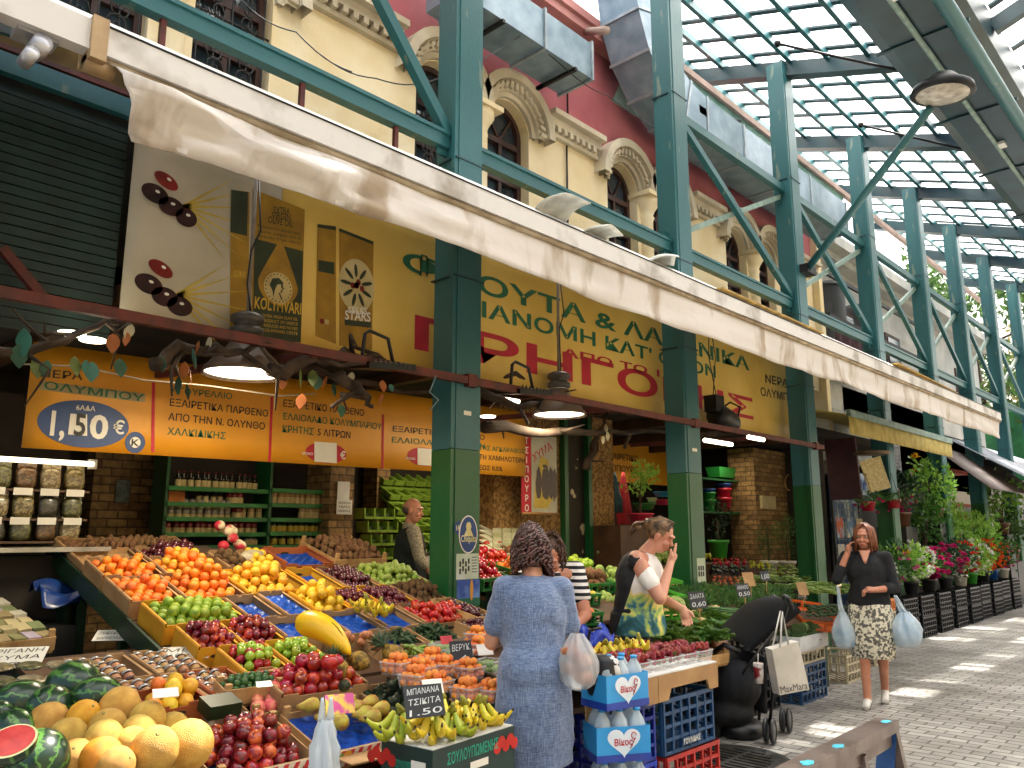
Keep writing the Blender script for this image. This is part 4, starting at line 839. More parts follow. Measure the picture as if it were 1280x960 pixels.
for r_,py in enumerate((612,648,676)):
 z_=hx(60,py,X_).z;a=MB();a.box((X_-.12,(y0+y1)/2,z_-.01),(.3,y1-y0,.015));a.build('shelf',WOODD,t,True)
 for j in range(9):
  yy=y1-.09-j*.16;a=MB();a.sph((0,0,0),1,14,10);a.v=[V((X_-.05,yy,z_+.08))+V([math.copysign(abs(q)**.55,q)*k_*(1+.12*noise.noise(p*3+V((j,r_,0))))for q,k_ in zip(p,(.045,.068,.08))])for p in a.v];a.box((X_-.045,yy,z_+.165),(.02,.12,.05));ob=solo(a,'herb_bag',BAGM[(j*2+r_)%5],'clear bag of dried herbs on the %s shelf of the lit cabinet'%['top','middle','bottom'][r_],'bag','bags on the %s shelf of the lit cabinet'%['top','middle','bottom'][r_])
 if r_<2:
  for j in range(8):yy=y1-.1-j*.17;a=MB();a.box((X_+.035,yy,z_-.02),(.004,.12,.05));a.build('shelf_ticket',WHT,t,True)
li=bpy.data.lights.new('case_light','AREA');li.shape='RECTANGLE';li.size=1.6;li.size_y=.05;li.energy=.45;li.color=(1,.85,.6);lo=bpy.data.objects.new('case_light',li);link(lo,t);lo.location=V((X_+.12,(y0+y1)/2,hx(50,577,X_).z-.03))-t.location;lo.rotation_euler=(0,.5,pi/2)if False else(0,0,pi/2)
GLOW=mat('lamp_glow','#ffffff','#ffffff',emit=('#fff0cf',3));SHADE=mat('shade_metal','#6c5a4a','#50423a',rough=.45,sc=5)
def pendant(px,py,X,dia,top,lab,en=12):
 c=hx(px,py,X);r=dia/2;t=thing('pendant_lamp',lab,'lamp',c,group='pendant lamps over the stalls')
 a=MB();a.lathe([(r+.008,-.004),(r+.008,.01),(r,.03),(r*.78,.10),(r*.5,.17),(.10,.22),(.09,.25)],28,cap=False);a.lathe([(r-.004,.0),(r*.76,.09),(r*.48,.16),(.09,.2)],28,cap=False);a.build('shade',SHADE,t)
 a=MB();a.lathe([(.001,.012),(r-.012,.012)],28,cap=False);a.build('glowing_disc',GLOW,t)
 a=MB();a.lathe([(.085,.25),(.11,.27),(.11,.31),(.085,.32),(.085,.345),(.11,.355),(.11,.395),(.06,.42)],16);a.build('ballast_housing',mat('ballast','#55504a','#3f3b37',rough=.5,metal=.4),t)
 a=MB();a.tube([(0,0,.41),(0,0,top-c.z)],.014,8);a.build('stem',mat('stem_pale','#8f8578','#6f665b'),t)
 a=MB();a.tube([(.02,.01,.42),(.06,-.05,.6),(.03,-.02,.85),(.05,.03,1.0),(.02,0,top-c.z-.1)],.006,5);a.build('cable',BLACK,t)
 l=bpy.data.lights.new('lamp_light','AREA');l.shape='DISK';l.size=dia*.85;l.energy=en;l.color=(1,.86,.62);lo=bpy.data.objects.new('lamp_light',l);link(lo,t);lo.location=(0,0,.0)
 return t
pendant(305,468,-4.85,.52,4.15,'lit pendant lamp hanging in front of the olive oil tins')
pendant(699,519,-4.85,.50,4.15,'lit pendant lamp hanging below the red letters, second of the row')
c=hx(905,525,-4.75);t=thing('floodlight','black round floodlight hung on wires right of the second column','floodlight',c)
a=MB();a.lathe([(.001,-.2),(.12,-.2),(.15,-.12),(.15,.14),(.13,.2),(.001,.2)],18,rot=Matrix.Rotation(1.35,3,'X'));a.build('housing',BLACK,t)
a=MB();a.box((0,-.22,.17),(.16,.2,.2));a.build('ballast_housing',DARKM,t);a=MB();a.tube([(.12,.1,0),(.14,.16,.16),(0,.18,.24),(-.14,.16,.16),(-.12,.1,0)],.012,6);a.build('bracket',DARKM,t)
for s in(-.04,.04):a=MB();a.tube([(0,-.2+s,.26),(0,-.22-s*2,.75),(0,-.25,1.3)],.006,5);a.build('wire',BLACK,t)
for k,(px,py)in enumerate(((476,455),(655,487))):
 c=hx(px,py,-4.62);t=thing('floodlight',['flat dark floodlight with handle on the rail left of the sticker column','flat dark floodlight with handle on the rail right of the sticker column'][k],'floodlight',c)
 a=MB();R_=Euler((0.1,.12,0)).to_matrix();a.box((0,0,-.02),(.3,.42,.045),R_);[a.box((.151,-.18+j*.045,-.02),(.006,.012,.04),R_)for j in range(9)];a.build('housing',DARKM,t)
 a=MB();a.box((0,0,.006),(.24,.3,.01),R_);a.build('lens',mat('mesh_lens','#8a8578','#5b574c',sc=80),t)
 a=MB();a.tube([(0,-.17,.0),(0,-.15,.2),(0,-.11,.23),(0,.06,.2),(0,.12,.0)],.014,6);a.build('handle',BLACK,t)
for k,(px,py,L_)in enumerate(((898,553,.5),(945,548,.3),(637,500,.25),(610,520,.0),(10,549,.9),(90,416,0),(116,424,.0))):
 c=hd(px,py,7.5 if k<4 else(6.5 if k==4 else 4.6));
 if c.z>3.05:c=EYE+(c-EYE)*((3.03-EYE.z)/(c.z-EYE.z))
 a=MB()
 if L_:a.tube([c-V((0,L_/2,0)),c+V((0,L_/2,0))],.02,8)
 else:a.lathe([(.001,-.02),(.07,-.012),(.075,0),(.001,0.01)],12,c)
 solo(a,'ceiling_light',GLOW,['lit ceiling tube right of the second column','short lit ceiling tube farther right over the shop','lit ceiling tube just right of the sticker column','small lit ceiling spot by the sticker column','lit ceiling tube at the left edge behind the orange banner','small lit spot over the far left branches, left one','small lit spot over the far left branches, right one'][k],'ceiling light')
for(x,y,e)in((-7.0,9.8,10),(-6.9,3.6,2.2),(-7.2,6.8,15),(-6.6,12.5,4)):
 l=bpy.data.lights.new('shop_light','AREA');l.size=.5;l.energy=e;l.color=(1,.84,.58);lo=bpy.data.objects.new('shop_light',l);link(lo,shop);lo.location=V((x,y,2.95))-shop.location
FL=[mat('felt_orange','#b5682a','#8f4d1c'),mat('felt_green','#2c5a3e','#1e4430'),mat('felt_teal','#3f7a6e','#2d5c52'),mat('felt_cream','#c9c3a4','#aaa486'),mat('felt_olive','#6f7f45','#55632f')]
BRN=mat('dry_branch','#4a3a2c','#2c2119',rough=.95,sc=10,bump=.5)
def branch(pts,r0,lab,leaves):
 t=thing('dry_branch',lab,'branch',pts[0]);P=[]
 for i in range(len(pts)-1):
  for k in range(4):u=k/4;P.append(pts[i].lerp(pts[i+1],u)+V((U(-.03,.03),U(-.03,.03),U(-.03,.03))))
 P.append(pts[-1]);a=MB();n=len(P);a.tube(P,[r0*(1-.75*i/n)for i in range(n)],8)
 for i in range(2,n-1,2):
  d=V((U(-.5,.5),U(-.6,.6),U(-.5,.3)));q=P[i]+d*.35;q2=q+V((U(-.2,.2),U(-.2,.2),U(-.2,.1)));a.tube([P[i],q,q2],[r0*.45,r0*.3,r0*.12],6)
 a.build('limb',BRN,t,True)
 for lf in leaves:
  a=MB();c,s,mi=lf;n_=V((U(-1,1),U(-1,1),U(-.3,.3))).normalized();w_=n_.cross(V((0,0,1))).normalized();dn=V((U(-.25,.25),U(-.25,.25),-1)).normalized()
  pr=((0,.0),(.15,.2),(.38,.32),(.62,.29),(.85,.14),(1,0));L_=s
  pt=[c+dn*(u*L_)+w_*(v*L_)for u,v in pr]+[c+dn*(u*L_)-w_*(v*L_)for u,v in pr[1:-1][::-1]]
  a.prism(pt,n_*.004);a.build('leaf',FL[mi],t,True)
bx=-4.72
def lv(lst,x):return[(hx(px,py,x),s,mi)for px,py,s,mi in lst]
branch([hx(-10,440,bx),hx(60,430,bx),hx(130,405,bx-.1),hx(190,408,bx)],.03,'dry branch with felt leaves at the far left under the red rail',lv(((30,410,.16,2),(24,430,.13,1),(45,448,.11,4),(93,445,.11,4),(115,452,.12,2),(142,416,.12,0),(160,416,.08,0),(165,405,.1,3),(60,450,.1,1),(108,450,.08,2)),bx+.03))
branch([hx(185,455,bx),hx(240,432,bx),hx(300,440,bx+.1),hx(345,430,bx+.1)],.045,'thick dry branch with hanging leaves before the nearest lamp',lv(((150,448,.11,1),(200,445,.1,1),(240,436,.13,2),(248,426,.1,0),(262,420,.11,3),(231,452,.12,0),(223,470,.12,1),(233,480,.1,1),(238,462,.09,0)),bx+.03))
branch([hx(340,468,bx+.15),hx(392,450,bx+.1),hx(440,440,bx),hx(500,455,bx)],.05,'broad dry branch between the nearest lamp and the sticker column',lv(((353,468,.1,0),(376,462,.12,4),(391,462,.12,4),(398,470,.1,1),(409,470,.09,0),(417,478,.1,1),(440,465,.09,3),(449,480,.09,0),(478,475,.09,0),(478,492,.09,0),(488,480,.06,2),(378,492,.11,0),(427,505,.1,1)),bx+.1))
branch([hx(425,470,bx+.2),hx(450,490,bx+.2),hx(465,508,bx+.2)],.05,'broken thick branch stub pointing down left of the sticker column',[])
branch([hx(330,450,bx-.6),hx(450,480,bx-.6),hx(540,490,bx-.6)],.04,'long dry branch behind the others left of the sticker column',[])
branch([hx(600,490,bx-.2),hx(650,510,bx-.2),hx(700,500,bx-.4),hx(790,520,bx-.4)],.045,'dry branch above the second lamp',[])
branch([hx(600,530,bx-.4),hx(660,541,bx-.4),hx(740,538,bx-.4),hx(830,540,bx-.4)],.06,'thick dry branch below the second lamp',lv(((757,530,.1,3),(754,545,.09,3),(760,540,.1,3)),bx-.3))
branch([hx(730,590,bx-.8),hx(745,550,bx-.8),hx(760,515,bx-.8)],.05,'forked dry branch rising beside the green posts',[])
branch([hx(870,545,bx-.5),hx(930,535,bx-.5),hx(1000,525,bx-.5)],.04,'dry branch right of the second column',[])
branch([hx(560,505,bx-.5),hx(640,470,bx-.3),hx(720,500,bx-.5)],.035,'thin arched dry branch behind the sticker column',[])
a=MB();P0=[hx(x_,y_,-5.2)for x_,y_ in((30,455),(100,458),(180,475),(260,482),(350,495),(395,492))];a.tube(P0,.006,5);solo(a,'cable',mat('pale_cable','#a59c88','#8a8170'),'pale cable running under the branches over the orange banner','cable')
a=MB();a.tube([hx(545,470,-4.5),hx(537,490,-4.5),hx(548,500,-4.5),hx(538,512,-4.5)],.006,5);solo(a,'wire',mat('blue_wire','#7f9aa8'),'loose twisted wire on the left face of the sticker column','wire')
def fmat(n,c,c2,sc=14,rough=.38,objv=.12,bump=.08,bsc=120,th=(.35,.68),coat=0):return mat(n,c,c2,rough=rough,sc=sc,objv=objv,bump=bump,bsc=bsc,dist=.003,thresh=th,coat=coat)
PROTO={}
def fruit(name,fn,cat=None):
 a=MB();mats=fn(a);o=a.build(name,mats);o.location=(0,0,-8);o['category']=cat or name.replace('_',' ');PROTO[name]=[o,False]
STEM=mat('stem_brown','#5a4a28','#3c3018',rough=.9)
APP=[(.001,-.80),(.28,-.86),(.55,-.78),(.85,-.45),(1.0,.0),(.98,.35),(.8,.72),(.5,.88),(.25,.80),(.05,.60)]
def lath(a,pr,r,n=16,m=0,**k):a.lathe([(p*r,z*r)for p,z in pr],n,mi=m,**k)
def apple(c1,c2,nm,th=(.4,.6),sc=20):
 def f(a):lath(a,APP,1);a.tube([(0,0,.58),(.06,0,1.0),(.14,0,1.15)],.05,5,1);return[fmat(nm,c1,c2,sc=sc*.05,rough=.22,th=th,bump=0,coat=.3),STEM]
 return f
def ball(c1,c2,nm,rough=.4,sz=1,bump=.25,sx=1,nip=0,sc=2,coat=0,bsc=40,th=(.35,.68)):
 def f(a):
  pr=[(max(sin(pi*i/10),1e-4),-cos(pi*i/10)*sz)for i in range(11)]
  if nip:pr=[(1e-4,-sz-nip)]+[(.12,-sz-nip*.6)]+pr[1:-1]+[(.12,sz+nip*.6),(1e-4,sz+nip)]
  lath(a,pr,1,16,sx=sx);
  if not nip:a.lathe([(.001,sz*.97+.03),(.09,sz*.97+.02),(.10,sz*.96)],6,mi=1,cap=False)
  return[mat(nm,c1,c2,rough=rough,sc=sc,objv=.12,bump=bump,bsc=bsc,dist=.02,coat=coat,thresh=th),mat('stem_end','#4f6b2a','#3a5020')]
 return f
fruit('orange',ball('#ef8a1e','#e3701a','orange_skin'));fruit('grapefruit',ball('#e5b52c','#d79a22','grapefruit_skin'));fruit('lemon',ball('#ecc52a','#dcae1c','lemon_skin',sz=1.15,nip=.14))
fruit('green_citrus',ball('#9fae2c','#6f9424','citrus_green',sc=.9));fruit('plum',ball('#6b1822','#4a0f1a','plum_skin',rough=.25,coat=.3,bump=0));fruit('cherry_plum',ball('#5a1420','#3c0c16','dark_plum_skin',rough=.2,coat=.4,bump=0))
fruit('green_plum',ball('#7fa83a','#66902c','green_plum_skin',rough=.3,bump=0));fruit('apricot',ball('#ec9440','#dd6a24','apricot_skin',rough=.55,sc=1.2,th=(.3,.62)));fruit('tomato',ball('#c8201a','#a81712','tomato_skin',sz=.85,rough=.2,bump=0,coat=.4))
fruit('peach',ball('#e08a6a','#c2414a','peach_skin',rough=.7,sc=1.3,th=(.38,.6),bump=.1));fruit('nectarine',ball('#c83a20','#9c1c1c','nectarine_skin',rough=.25,sc=1.2,th=(.38,.6),bump=0));fruit('kiwi',ball('#7a5c38','#5c4226','kiwi_skin',rough=.95,sz=1.25,bump=.6));fruit('potato',ball('#8a6440','#6a4a2c','potato_skin',rough=.95,sz=1.3,sx=.8,bump=.5))
fruit('melon',ball('#d3a84a','#b98c34','melon_skin',rough=.6,sz=1.04,bump=.5,sc=2,bsc=26));fruit('yellow_melon',ball('#e2a01e','#d18712','yellow_melon_skin',rough=.5,sz=1.03,bump=.4,bsc=26));fruit('cabbage',ball('#a9bf62','#7f9a44','cabbage_skin',rough=.5,sz=.9,bump=1.0,bsc=3))
fruit('red_apple',apple('#8e1a20','#5c0f18','red_apple_skin'));fruit('bright_apple',apple('#b8201f','#8c1420','bright_apple_skin'));fruit('green_apple',apple('#a8c23a','#8fae2c','green_apple_skin'));fruit('striped_apple',apple('#c8542a','#8e1c20','striped_apple_skin',(.45,.55)))
PEAR=[(.001,-1.1),(.4,-1.08),(.8,-.8),(.95,-.35),(.85,.2),(.55,.75),(.4,1.2),(.3,1.5),(.12,1.62),(.001,1.6)]
def pear(a):lath(a,PEAR,1,wob=lambda g,z:1+.03*sin(2*g));a.tube([(0,0,1.55),(.05,0,1.9),(.15,0,2.1)],.05,5,1);return[mat('pear_skin','#b5a83a','#a8762c',rough=.5,sc=1.1,objv=.12,thresh=(.35,.6),bump=.15,bsc=30,dist=.02),STEM]
fruit('pear',pear)
def avo(a):lath(a,[(p*.95,z*.85)for p,z in PEAR],1);return[mat('avocado_skin','#26401c','#152811',rough=.35,sc=3,objv=.1,bump=.8,bsc=14,dist=.03,coat=.2)]
fruit('avocado',avo)
def straw(a):
 lath(a,[(.001,-1.1),(.3,-.95),(.75,-.2),(.95,.4),(.8,.8),(.4,.9),(.001,.85)],1,10)
 for k in range(5):g=2*pi*k/5;a.add([(0,0,.9),(.5*cos(g-.3),.5*sin(g-.3),1.0),(.95*cos(g),.95*sin(g),.95),(.5*cos(g+.3),.5*sin(g+.3),1.0)],[(0,1,2,3)],1)
 return[mat('strawberry_skin','#cf1a26','#ad101c',rough=.25,sc=3,objv=.1,bump=.9,bsc=9,dist=.05,coat=.3),mat('calyx','#4f8a2c','#3a6d20')]
fruit('strawberry',straw)
def wmel():
 m=bpy.data.materials.new('watermelon_rind');m.use_nodes=True;nt=m.node_tree;N=nt.nodes;L=nt.links;b=N['Principled BSDF']
 tc=N.new('ShaderNodeTexCoord');sp=N.new('ShaderNodeSeparateXYZ');L.new(tc.outputs['Object'],sp.inputs[0]);at=N.new('ShaderNodeMath');at.operation='ARCTAN2';L.new(sp.outputs[0],at.inputs[0]);L.new(sp.outputs[1],at.inputs[1])
 nz=N.new('ShaderNodeTexNoise');nz.inputs['Scale'].default_value=3.5;nz.inputs['Detail'].default_value=5;L.new(tc.outputs['Object'],nz.inputs['Vector'])
 ma=N.new('ShaderNodeMath');ma.operation='MULTIPLY_ADD';ma.inputs[1].default_value=9;L.new(at.outputs[0],ma.inputs[0]);mb=N.new('ShaderNodeMath');mb.operation='MULTIPLY';mb.inputs[1].default_value=9;L.new(nz.outputs['Fac'],mb.inputs[0]);L.new(mb.outputs[0],ma.inputs[2])
 sn=N.new('ShaderNodeMath');sn.operation='SINE';L.new(ma.outputs[0],sn.inputs[0]);rp=N.new('ShaderNodeValToRGB');L.new(sn.outputs[0],rp.inputs[0])
 rp.color_ramp.elements[0].color=(*hexc('#14301a'),1);rp.color_ramp.elements[0].position=.55;rp.color_ramp.elements[1].color=(*hexc('#517f34'),1);rp.color_ramp.elements[1].position=.98
 L.new(rp.outputs[0],b.inputs['Base Color']);b.inputs['Roughness'].default_value=.28;return m
WM=wmel()
def wat(a):a.sph((0,0,0),(1,1,1.12),28,18);a.tube([(0,0,1.1),(.05,0,1.25)],.03,6,1);return[WM,STEM]
fruit('watermelon',wat)
def place(name,p,r,rot=None,label='',group=None,sc3=None):
 o,used=PROTO[name]
 c=o.copy()if used else o
 if used:COL.objects.link(c)
 PROTO[name][1]=True
 c.location=p;c.rotation_euler=rot if rot else(U(-.9,.9),U(-.9,.9),U(0,6.28));c.scale=(r,r,r)if not sc3 else sc3
 c['label']=label
 if group:c['group']=group
 elif 'group' in c:del c['group']
 c['category']=name.replace('_',' ');return c
def blossom0(a,c):a.sph(c,(.045,.045,.04),8,6)
class Frame:
 def __init__(s,A,B,D,n):
  s.A=V(A);s.u=(V(B)-s.A).normalized();s.n=n.normalized();s.v=s.n.cross(s.u).normalized();s.w=(V(B)-s.A).length;s.d=(V(D)-s.A).dot(s.v)
 def p(s,a,b,c=0):return s.A+s.u*a+s.v*b+s.n*c
 def rot(s):return Matrix((s.u,s.v,s.n)).transposed()
PA=(-3.1,.72,.28);PBp=(-3.3,.72,.15)
def frame_px(NL,NR,FL,P=PA,lift=0):
 q=(P[0],P[1]+lift,P[2]);return Frame(pl(*NL,*q),pl(*NR,*q),pl(*FL,*q),V((P[2],0,1)))
def frame_xy(xf,xb,y0,y1,P=PA,lift=0):
 lift-=.055*(P is PA);z=lambda x:P[1]+lift+P[2]*(P[0]-x);return Frame((xf,y0,z(xf)),(xf,y1,z(xf)),(xb,y0,z(xb)),V((P[2],0,1)))
STRR=mat('stripe_red','#c8323a','#b0242e',rough=.6);STRW=mat('stripe_white','#e0dccb','#cfc9b4',rough=.6)
def lat(a,P0,P1,P2,nx,ny,t=.014,th=.008,nrm=None):
 """lattice panel between corners P0 (low near), P1 (low far), P2 (top near)"""
 P0,P1,P2=V(P0),V(P1),V(P2);X=P1-P0;Z=P2-P0;w_,h_=X.length,Z.length;X.normalize();Z.normalize()
 for i in range(nx+1):a.bar(P0+X*(t/2+(w_-t)*i/nx),P0+X*(t/2+(w_-t)*i/nx)+Z*h_,t,th*2,up=X)
 for j in range(ny+1):a.bar(P0+Z*(t/2+(h_-t)*j/ny),P0+X*w_+Z*(t/2+(h_-t)*j/ny),t,th*1.6,up=X.cross(Z))
def crate(F,kind,label,H=.12,liner=None,group=None,txt=None,name=None):
 nm=name or{'striped':'wooden_crate','wood':'wooden_crate','yellow':'fruit_carton','card':'fruit_carton','plastic':'plastic_crate'}.get(kind.split(':')[0],'fruit_carton')
 o=F.p(F.w/2,F.d/2,-H);t=thing(nm,label,'crate',o,group=group);t.rotation_euler=F.rot().to_euler()
 w,d=F.w/2-.004,F.d/2-.004;k=kind.split(':')[0];col_=kind.split(':')[1]if ':' in kind else None
 if k in('striped','wood'):
  a=MB();a.box((0,0,.004),(2*w-.01,2*d-.01,.008));a.build('base',WOODL,t)
  for sy in(-1,1):
   a=MB();a.box((0,sy*d,.055),(2*w,.007,.075));b_=a.build('side_board',WOODL,t)
   if k=='striped' and sy<0:
    a=MB();a.box((0,-d-.0045,.055),(2*w-.002,.002,.073),mi=1);n=int(2*w/.05)
    for i in range(n):
     x0=-w+.01+i*(2*w-.03)/n;a.add([(x0,-d-.0075,.02),(x0+.022,-d-.0075,.02),(x0+.045,-d-.0075,.09),(x0+.023,-d-.0075,.09)],[(0,1,2,3)],0)
    a.build('printed_strip',[STRR,STRW],b_)
    a=MB();text_mb(a,txt or 'San Sun Mavrenkas.S',(w*.98,-d-.009,.035),(1,0,0),(0,0,1),w*1.15,.034,.012,0,align='r');a.build('lettering',DKT,b_)
    a=MB()
    for q,(mx_,c_)in enumerate(((-w+.05,1),(-w+.085,0),(-w+.11,1))):ellipse(a,(mx_,-d-.0095-.0004*q,.055+.008*q),(1,0,0),(0,0,1),.022,.02,14,c_)
    a.build('fruit_print',[mat('print_green','#7fa03a'),mat('print_orange','#e0a03a')],b_)
  for sx in(-1,1):a=MB();a.box((sx*w,0,.055),(.007,2*d,.075));a.build('side_board',WOODL,t)
  for sx in(-1,1):
   for sy in(-1,1):a=MB();a.box((sx*(w-.018),sy*(d-.014),H/2+.008),(.03,.02,H+.012));a.build('corner_post',WOODL,t)
 elif k in('yellow','card','orange'):
  M_={'yellow':CARDY,'card':CARD,'orange':CARDR}[k]
  a=MB();a.box((0,0,.003),(2*w-.01,2*d-.01,.006));a.build('base',M_,t)
  for sy in(-1,1):
   a=MB();hh=H if sy>0 else H*.82;n=8
   a.box((0,sy*d,hh/2),(2*w,.006,hh));[a.box((s*(w-.05),sy*d,hh+.006),(.08,.006,.014))for s in(-1,1)];sd=a.build('long_side',M_,t)
   a=MB();ellipse(a,(0,sy*(d+.0036),hh*.62),(1,0,0),(0,0,1),.04,.011,12);ellipse(a,(0,sy*(d-.0036),hh*.62),(1,0,0),(0,0,1),.04,.011,12);a.build('hand_hole',DKW,sd)
  for sx in(-1,1):a=MB();a.box((sx*w,0,H*.48),(.006,2*d-.008,H*.96));a.box((sx*(w-.008),0,H*.985),(.014,2*d-.012,.004));a.build('short_side',M_,t)
 elif k=='plastic':
  M_=mat('plastic_'+col_.strip('#'),col_,rough=.4);a=MB();a.box((0,0,.006),(2*w-.01,2*d-.01,.012));a.build('base',M_,t)
  nx=max(3,int(2*w/.09));ny=max(1,int(H/.075))
  for sy in(-1,1):a=MB();lat(a,(-w,sy*d,0),(w,sy*d,0),(-w,sy*d,H),nx,ny,.018);a.box((0,sy*(d-.003),H-.012),(2*w+.01,.022,.024));a.build('long_side',M_,t)
  nx=max(3,int(2*d/.09))
  for sx in(-1,1):a=MB();lat(a,(sx*w,-d,0),(sx*w,d,0),(sx*w,-d,H),nx,ny,.018);a.box((sx*(w-.003),0,H-.012),(.022,2*d-.03,.022));a.build('short_side',M_,t)
 if liner:
  a=MB();h_=liner[1];nx,ny=max(5,int(2*w/.045)),max(4,int(2*d/.045))
  a.grid(lambda u,v:V((-w+.01+(2*w-.02)*u,-d+.01+(2*d-.02)*v,h_+.010*sin(u*nx*pi)*sin(v*ny*pi)+.01*(abs(2*u-1)**8+abs(2*v-1)**8))),nx*3,ny*3);a.build('liner',liner[0],t)
 return t
def fill(F,names,r,label,group,layers=2,reg=(0,1,0,1),base=-.018,heap=.75,jit=.12,maxn=999):
 names=names if isinstance(names,(list,tuple))else[names];u0,u1,v0,v1=reg
 W_,D_=F.w*(u1-u0)-.02,F.d*(v1-v0)-.02;n=0;s=r*2.02
 for L_ in range(layers):
  rows=int(D_/(s*.87));
  for j in range(max(1,rows)):
   off=(j%2)*s/2+(L_%2)*s*.3;cols=int((W_-off)/s)
   for i in range(max(1,cols)):
    a_=F.w*u0+.01+r+off+i*s;b_=F.d*v0+.01+r+j*s*.87+(L_%2)*s*.3
    if a_>F.w*u1-.005-r*.6 or b_>F.d*v1-r*.5:continue
    if L_:
     e=min((a_-F.w*u0)/W_,(F.w*u1-a_)/W_,(b_-F.d*v0)/D_,(F.d*v1-b_)/D_)
     if e<.07+.09*L_ or rnd.random()>heap:continue
    if n>=maxn:return
    nm=rnd.choice(names);rr=r*U(.9,1.08)
    place(nm,F.p(a_+U(-jit,jit)*r,b_+U(-jit,jit)*r,base+L_*r*1.45+U(-.15,.15)*r),rr,None,label,group);n+=1
CRD=mat('price_card','#d8d3c6','#c6c0b0',rough=.7);SLATE=mat('blackboard','#1e2326','#15191b',rough=.6);CHALK=mat('chalk','#d5d8d6','#b9bdbb',rough=.9)
def card(px,py,dep,w,h,lines,label,m=CRD,ink=DKT,tilt=.9,yaw=.0,stick=None,wp=None):
 """price card leaning back on a short stick, facing the lane"""
 c=wp if wp is not None else hd(px,py,dep);t=thing('price_card',label,'price card',c)
 R_=Euler((tilt,0,pi/2+yaw-.45)).to_matrix();Xc=R_@V((1,0,0));Yc=R_@V((0,1,0));Nc=R_@V((0,0,1))
 a=MB();a.box(V((0,0,0)),(w,h,.003),R_);a.build('board',m,t)
 lines=[q for q in(lines or[])if q]
 if lines:
  a=MB();n=len(lines)
  for i,s_ in enumerate(lines):
   hh=h/(n+.3)*(.62);text_mb(a,s_,Yc*(h/2-(i+.85)*h/(n+.1))+Nc*.0025,(Xc+Yc*.05).normalized(),Yc,w*.84 if len(s_)>3 else w*.4,hh,.0,0,align='c',slant=.15)
  a.build('handwriting',ink,t)
 if stick:a=MB();a.tube([-Yc*h/2,-Yc*(h/2+.0)-V((0,0,stick))],.004,5);a.build('stick',WOODL,t)
 return t
def rack(xf,xb,y0,y1,P,drop,lab,legs=True,front=True):
 t=thing('display_rack',lab,'display rack',(xf,(y0+y1)/2,0));z=lambda x:P[1]+P[2]*(P[0]-x)-drop-.055*(P is PA)
 a=MB();a.prism([(xf,y0,z(xf)),(xb,y0,z(xb)),(xb,y0,z(xb)-.03),(xf,y0,z(xf)-.03)],(0,y1-y0,0));a.build('sloping_board',WOODD,t,True)
 for yy in(y0+.02,y1-.02):
  hb=.12 if(yy<y0+.1 and P is PA)else.09;yy=yy-.035 if hb>.1 else yy;xq=xf if hb<.1 else min(xf,-4.3);a=MB();a.bar((xq,yy,z(xq)-.05+(hb-.09)/2),(xb,yy,z(xb)-.05+(hb-.09)/2),.03 if hb<.1 else.018,hb);a.build('side_rail',mat('rack_green','#173a22','#10291a',rough=.5),t,True)
 n=3
 for i in range(n):
  xx=xf-.1+(xb-xf+.2)*i/(n-1)
  for yy in(y0+.05,y1-.05):a=MB();a.box((xx,yy,(z(xx)-.06)/2),(.05,.05,z(xx)-.06));a.build('leg',mat('rack_green','#1f4a2c'),t,True)
 return t
rack(-3.9,-6.3,1.98,4.2,PA,.125,'tall sloping green rack carrying the citrus and apple cartons')
rack(-3.02,-3.86,1.05,3.25,PA,.125,'low front rack carrying the striped crates of apples, pears and melons')
F1=frame_xy(-3.04,-3.42,1.10,1.57);crate(F1,'striped','red and white striped wooden crate under the pile of melons',liner=(BLUEL,.03))
F2=frame_xy(-3.06,-3.42,1.61,2.06);crate(F2,'striped','red and white striped wooden crate full of dark red apples',liner=(BLUEL,.03))
fill(F2,['red_apple','red_apple','striped_apple'],.031,'small dark red apple in the striped crate beside the melons','apples in the striped crate',3,heap=.75,base=-.035)
F3=frame_xy(-3.06,-3.44,2.10,2.51);crate(F3,'striped','red and white striped wooden crate of pears on blue lining',liner=(BLUEL,.055))
PEARS=[((398,888),0.4),((440,908),-.2),((420,880),.1),((452,880),.5),((470,893),.2),((412,897),-.1),((478,884),.3),((440,893),.0),((382,898),-.3)]
for(p_,an)in[((388,882),.1),((417,889),-.05),((410,898),-.15),((424,903),-.2),((443,884),.6),((455,892),.5),((462,878),.7),((476,886),.3),((465,897),.15),((433,876),.2)]:
 q=pl(*p_,-3.1,.685,.28);place('pear',q,.039,(pi/2+U(-.2,.2),an+U(-.3,.3),-.6+an),'long yellow green pear in the striped crate with blue lining','pears in the striped crate')
F3b=frame_xy(-3.47,-3.78,1.98,2.56);crate(F3b,'wood','plain wooden crate of pink peaches behind the apples and pears',liner=(BLUEL,.04))
fill(F3b,'peach',.033,'pink peach in the wooden crate behind the dark red apples','peaches in the wooden crate',2,heap=.6)
F4=frame_xy(-3.08,-3.52,2.55,2.98);crate(F4,'card','brown fruit carton heaped with dark avocados',liner=(BLUEL,.04))
fill(F4,'avocado',.030,'dark green avocado in the brown carton behind the bananas','avocados in the brown carton',3,heap=.8)
for p_ in((548,857),(556,868),(430,857)):place('avocado',pl(*p_,-3.1,.76,.28),.033,(1.4,.3,.8),'dark avocado lying apart at the edge of the avocado heap','loose avocados')
F5=frame_px((186,888),(262,872),(178,866));crate(F5,'orange','low orange carton of lemons and oranges behind the melons',liner=(BLUEL,.04),H=.09)
fill(F5,['lemon','orange','lemon','grapefruit'],.036,'lemon or orange in the small carton behind the melons','citrus in the small carton behind the melons',2,heap=.7)
for o_ in scene.objects:
 if o_.get('group')=='citrus in the small carton behind the melons':o_['label']='yellow or orange citrus in the small carton behind the melons'
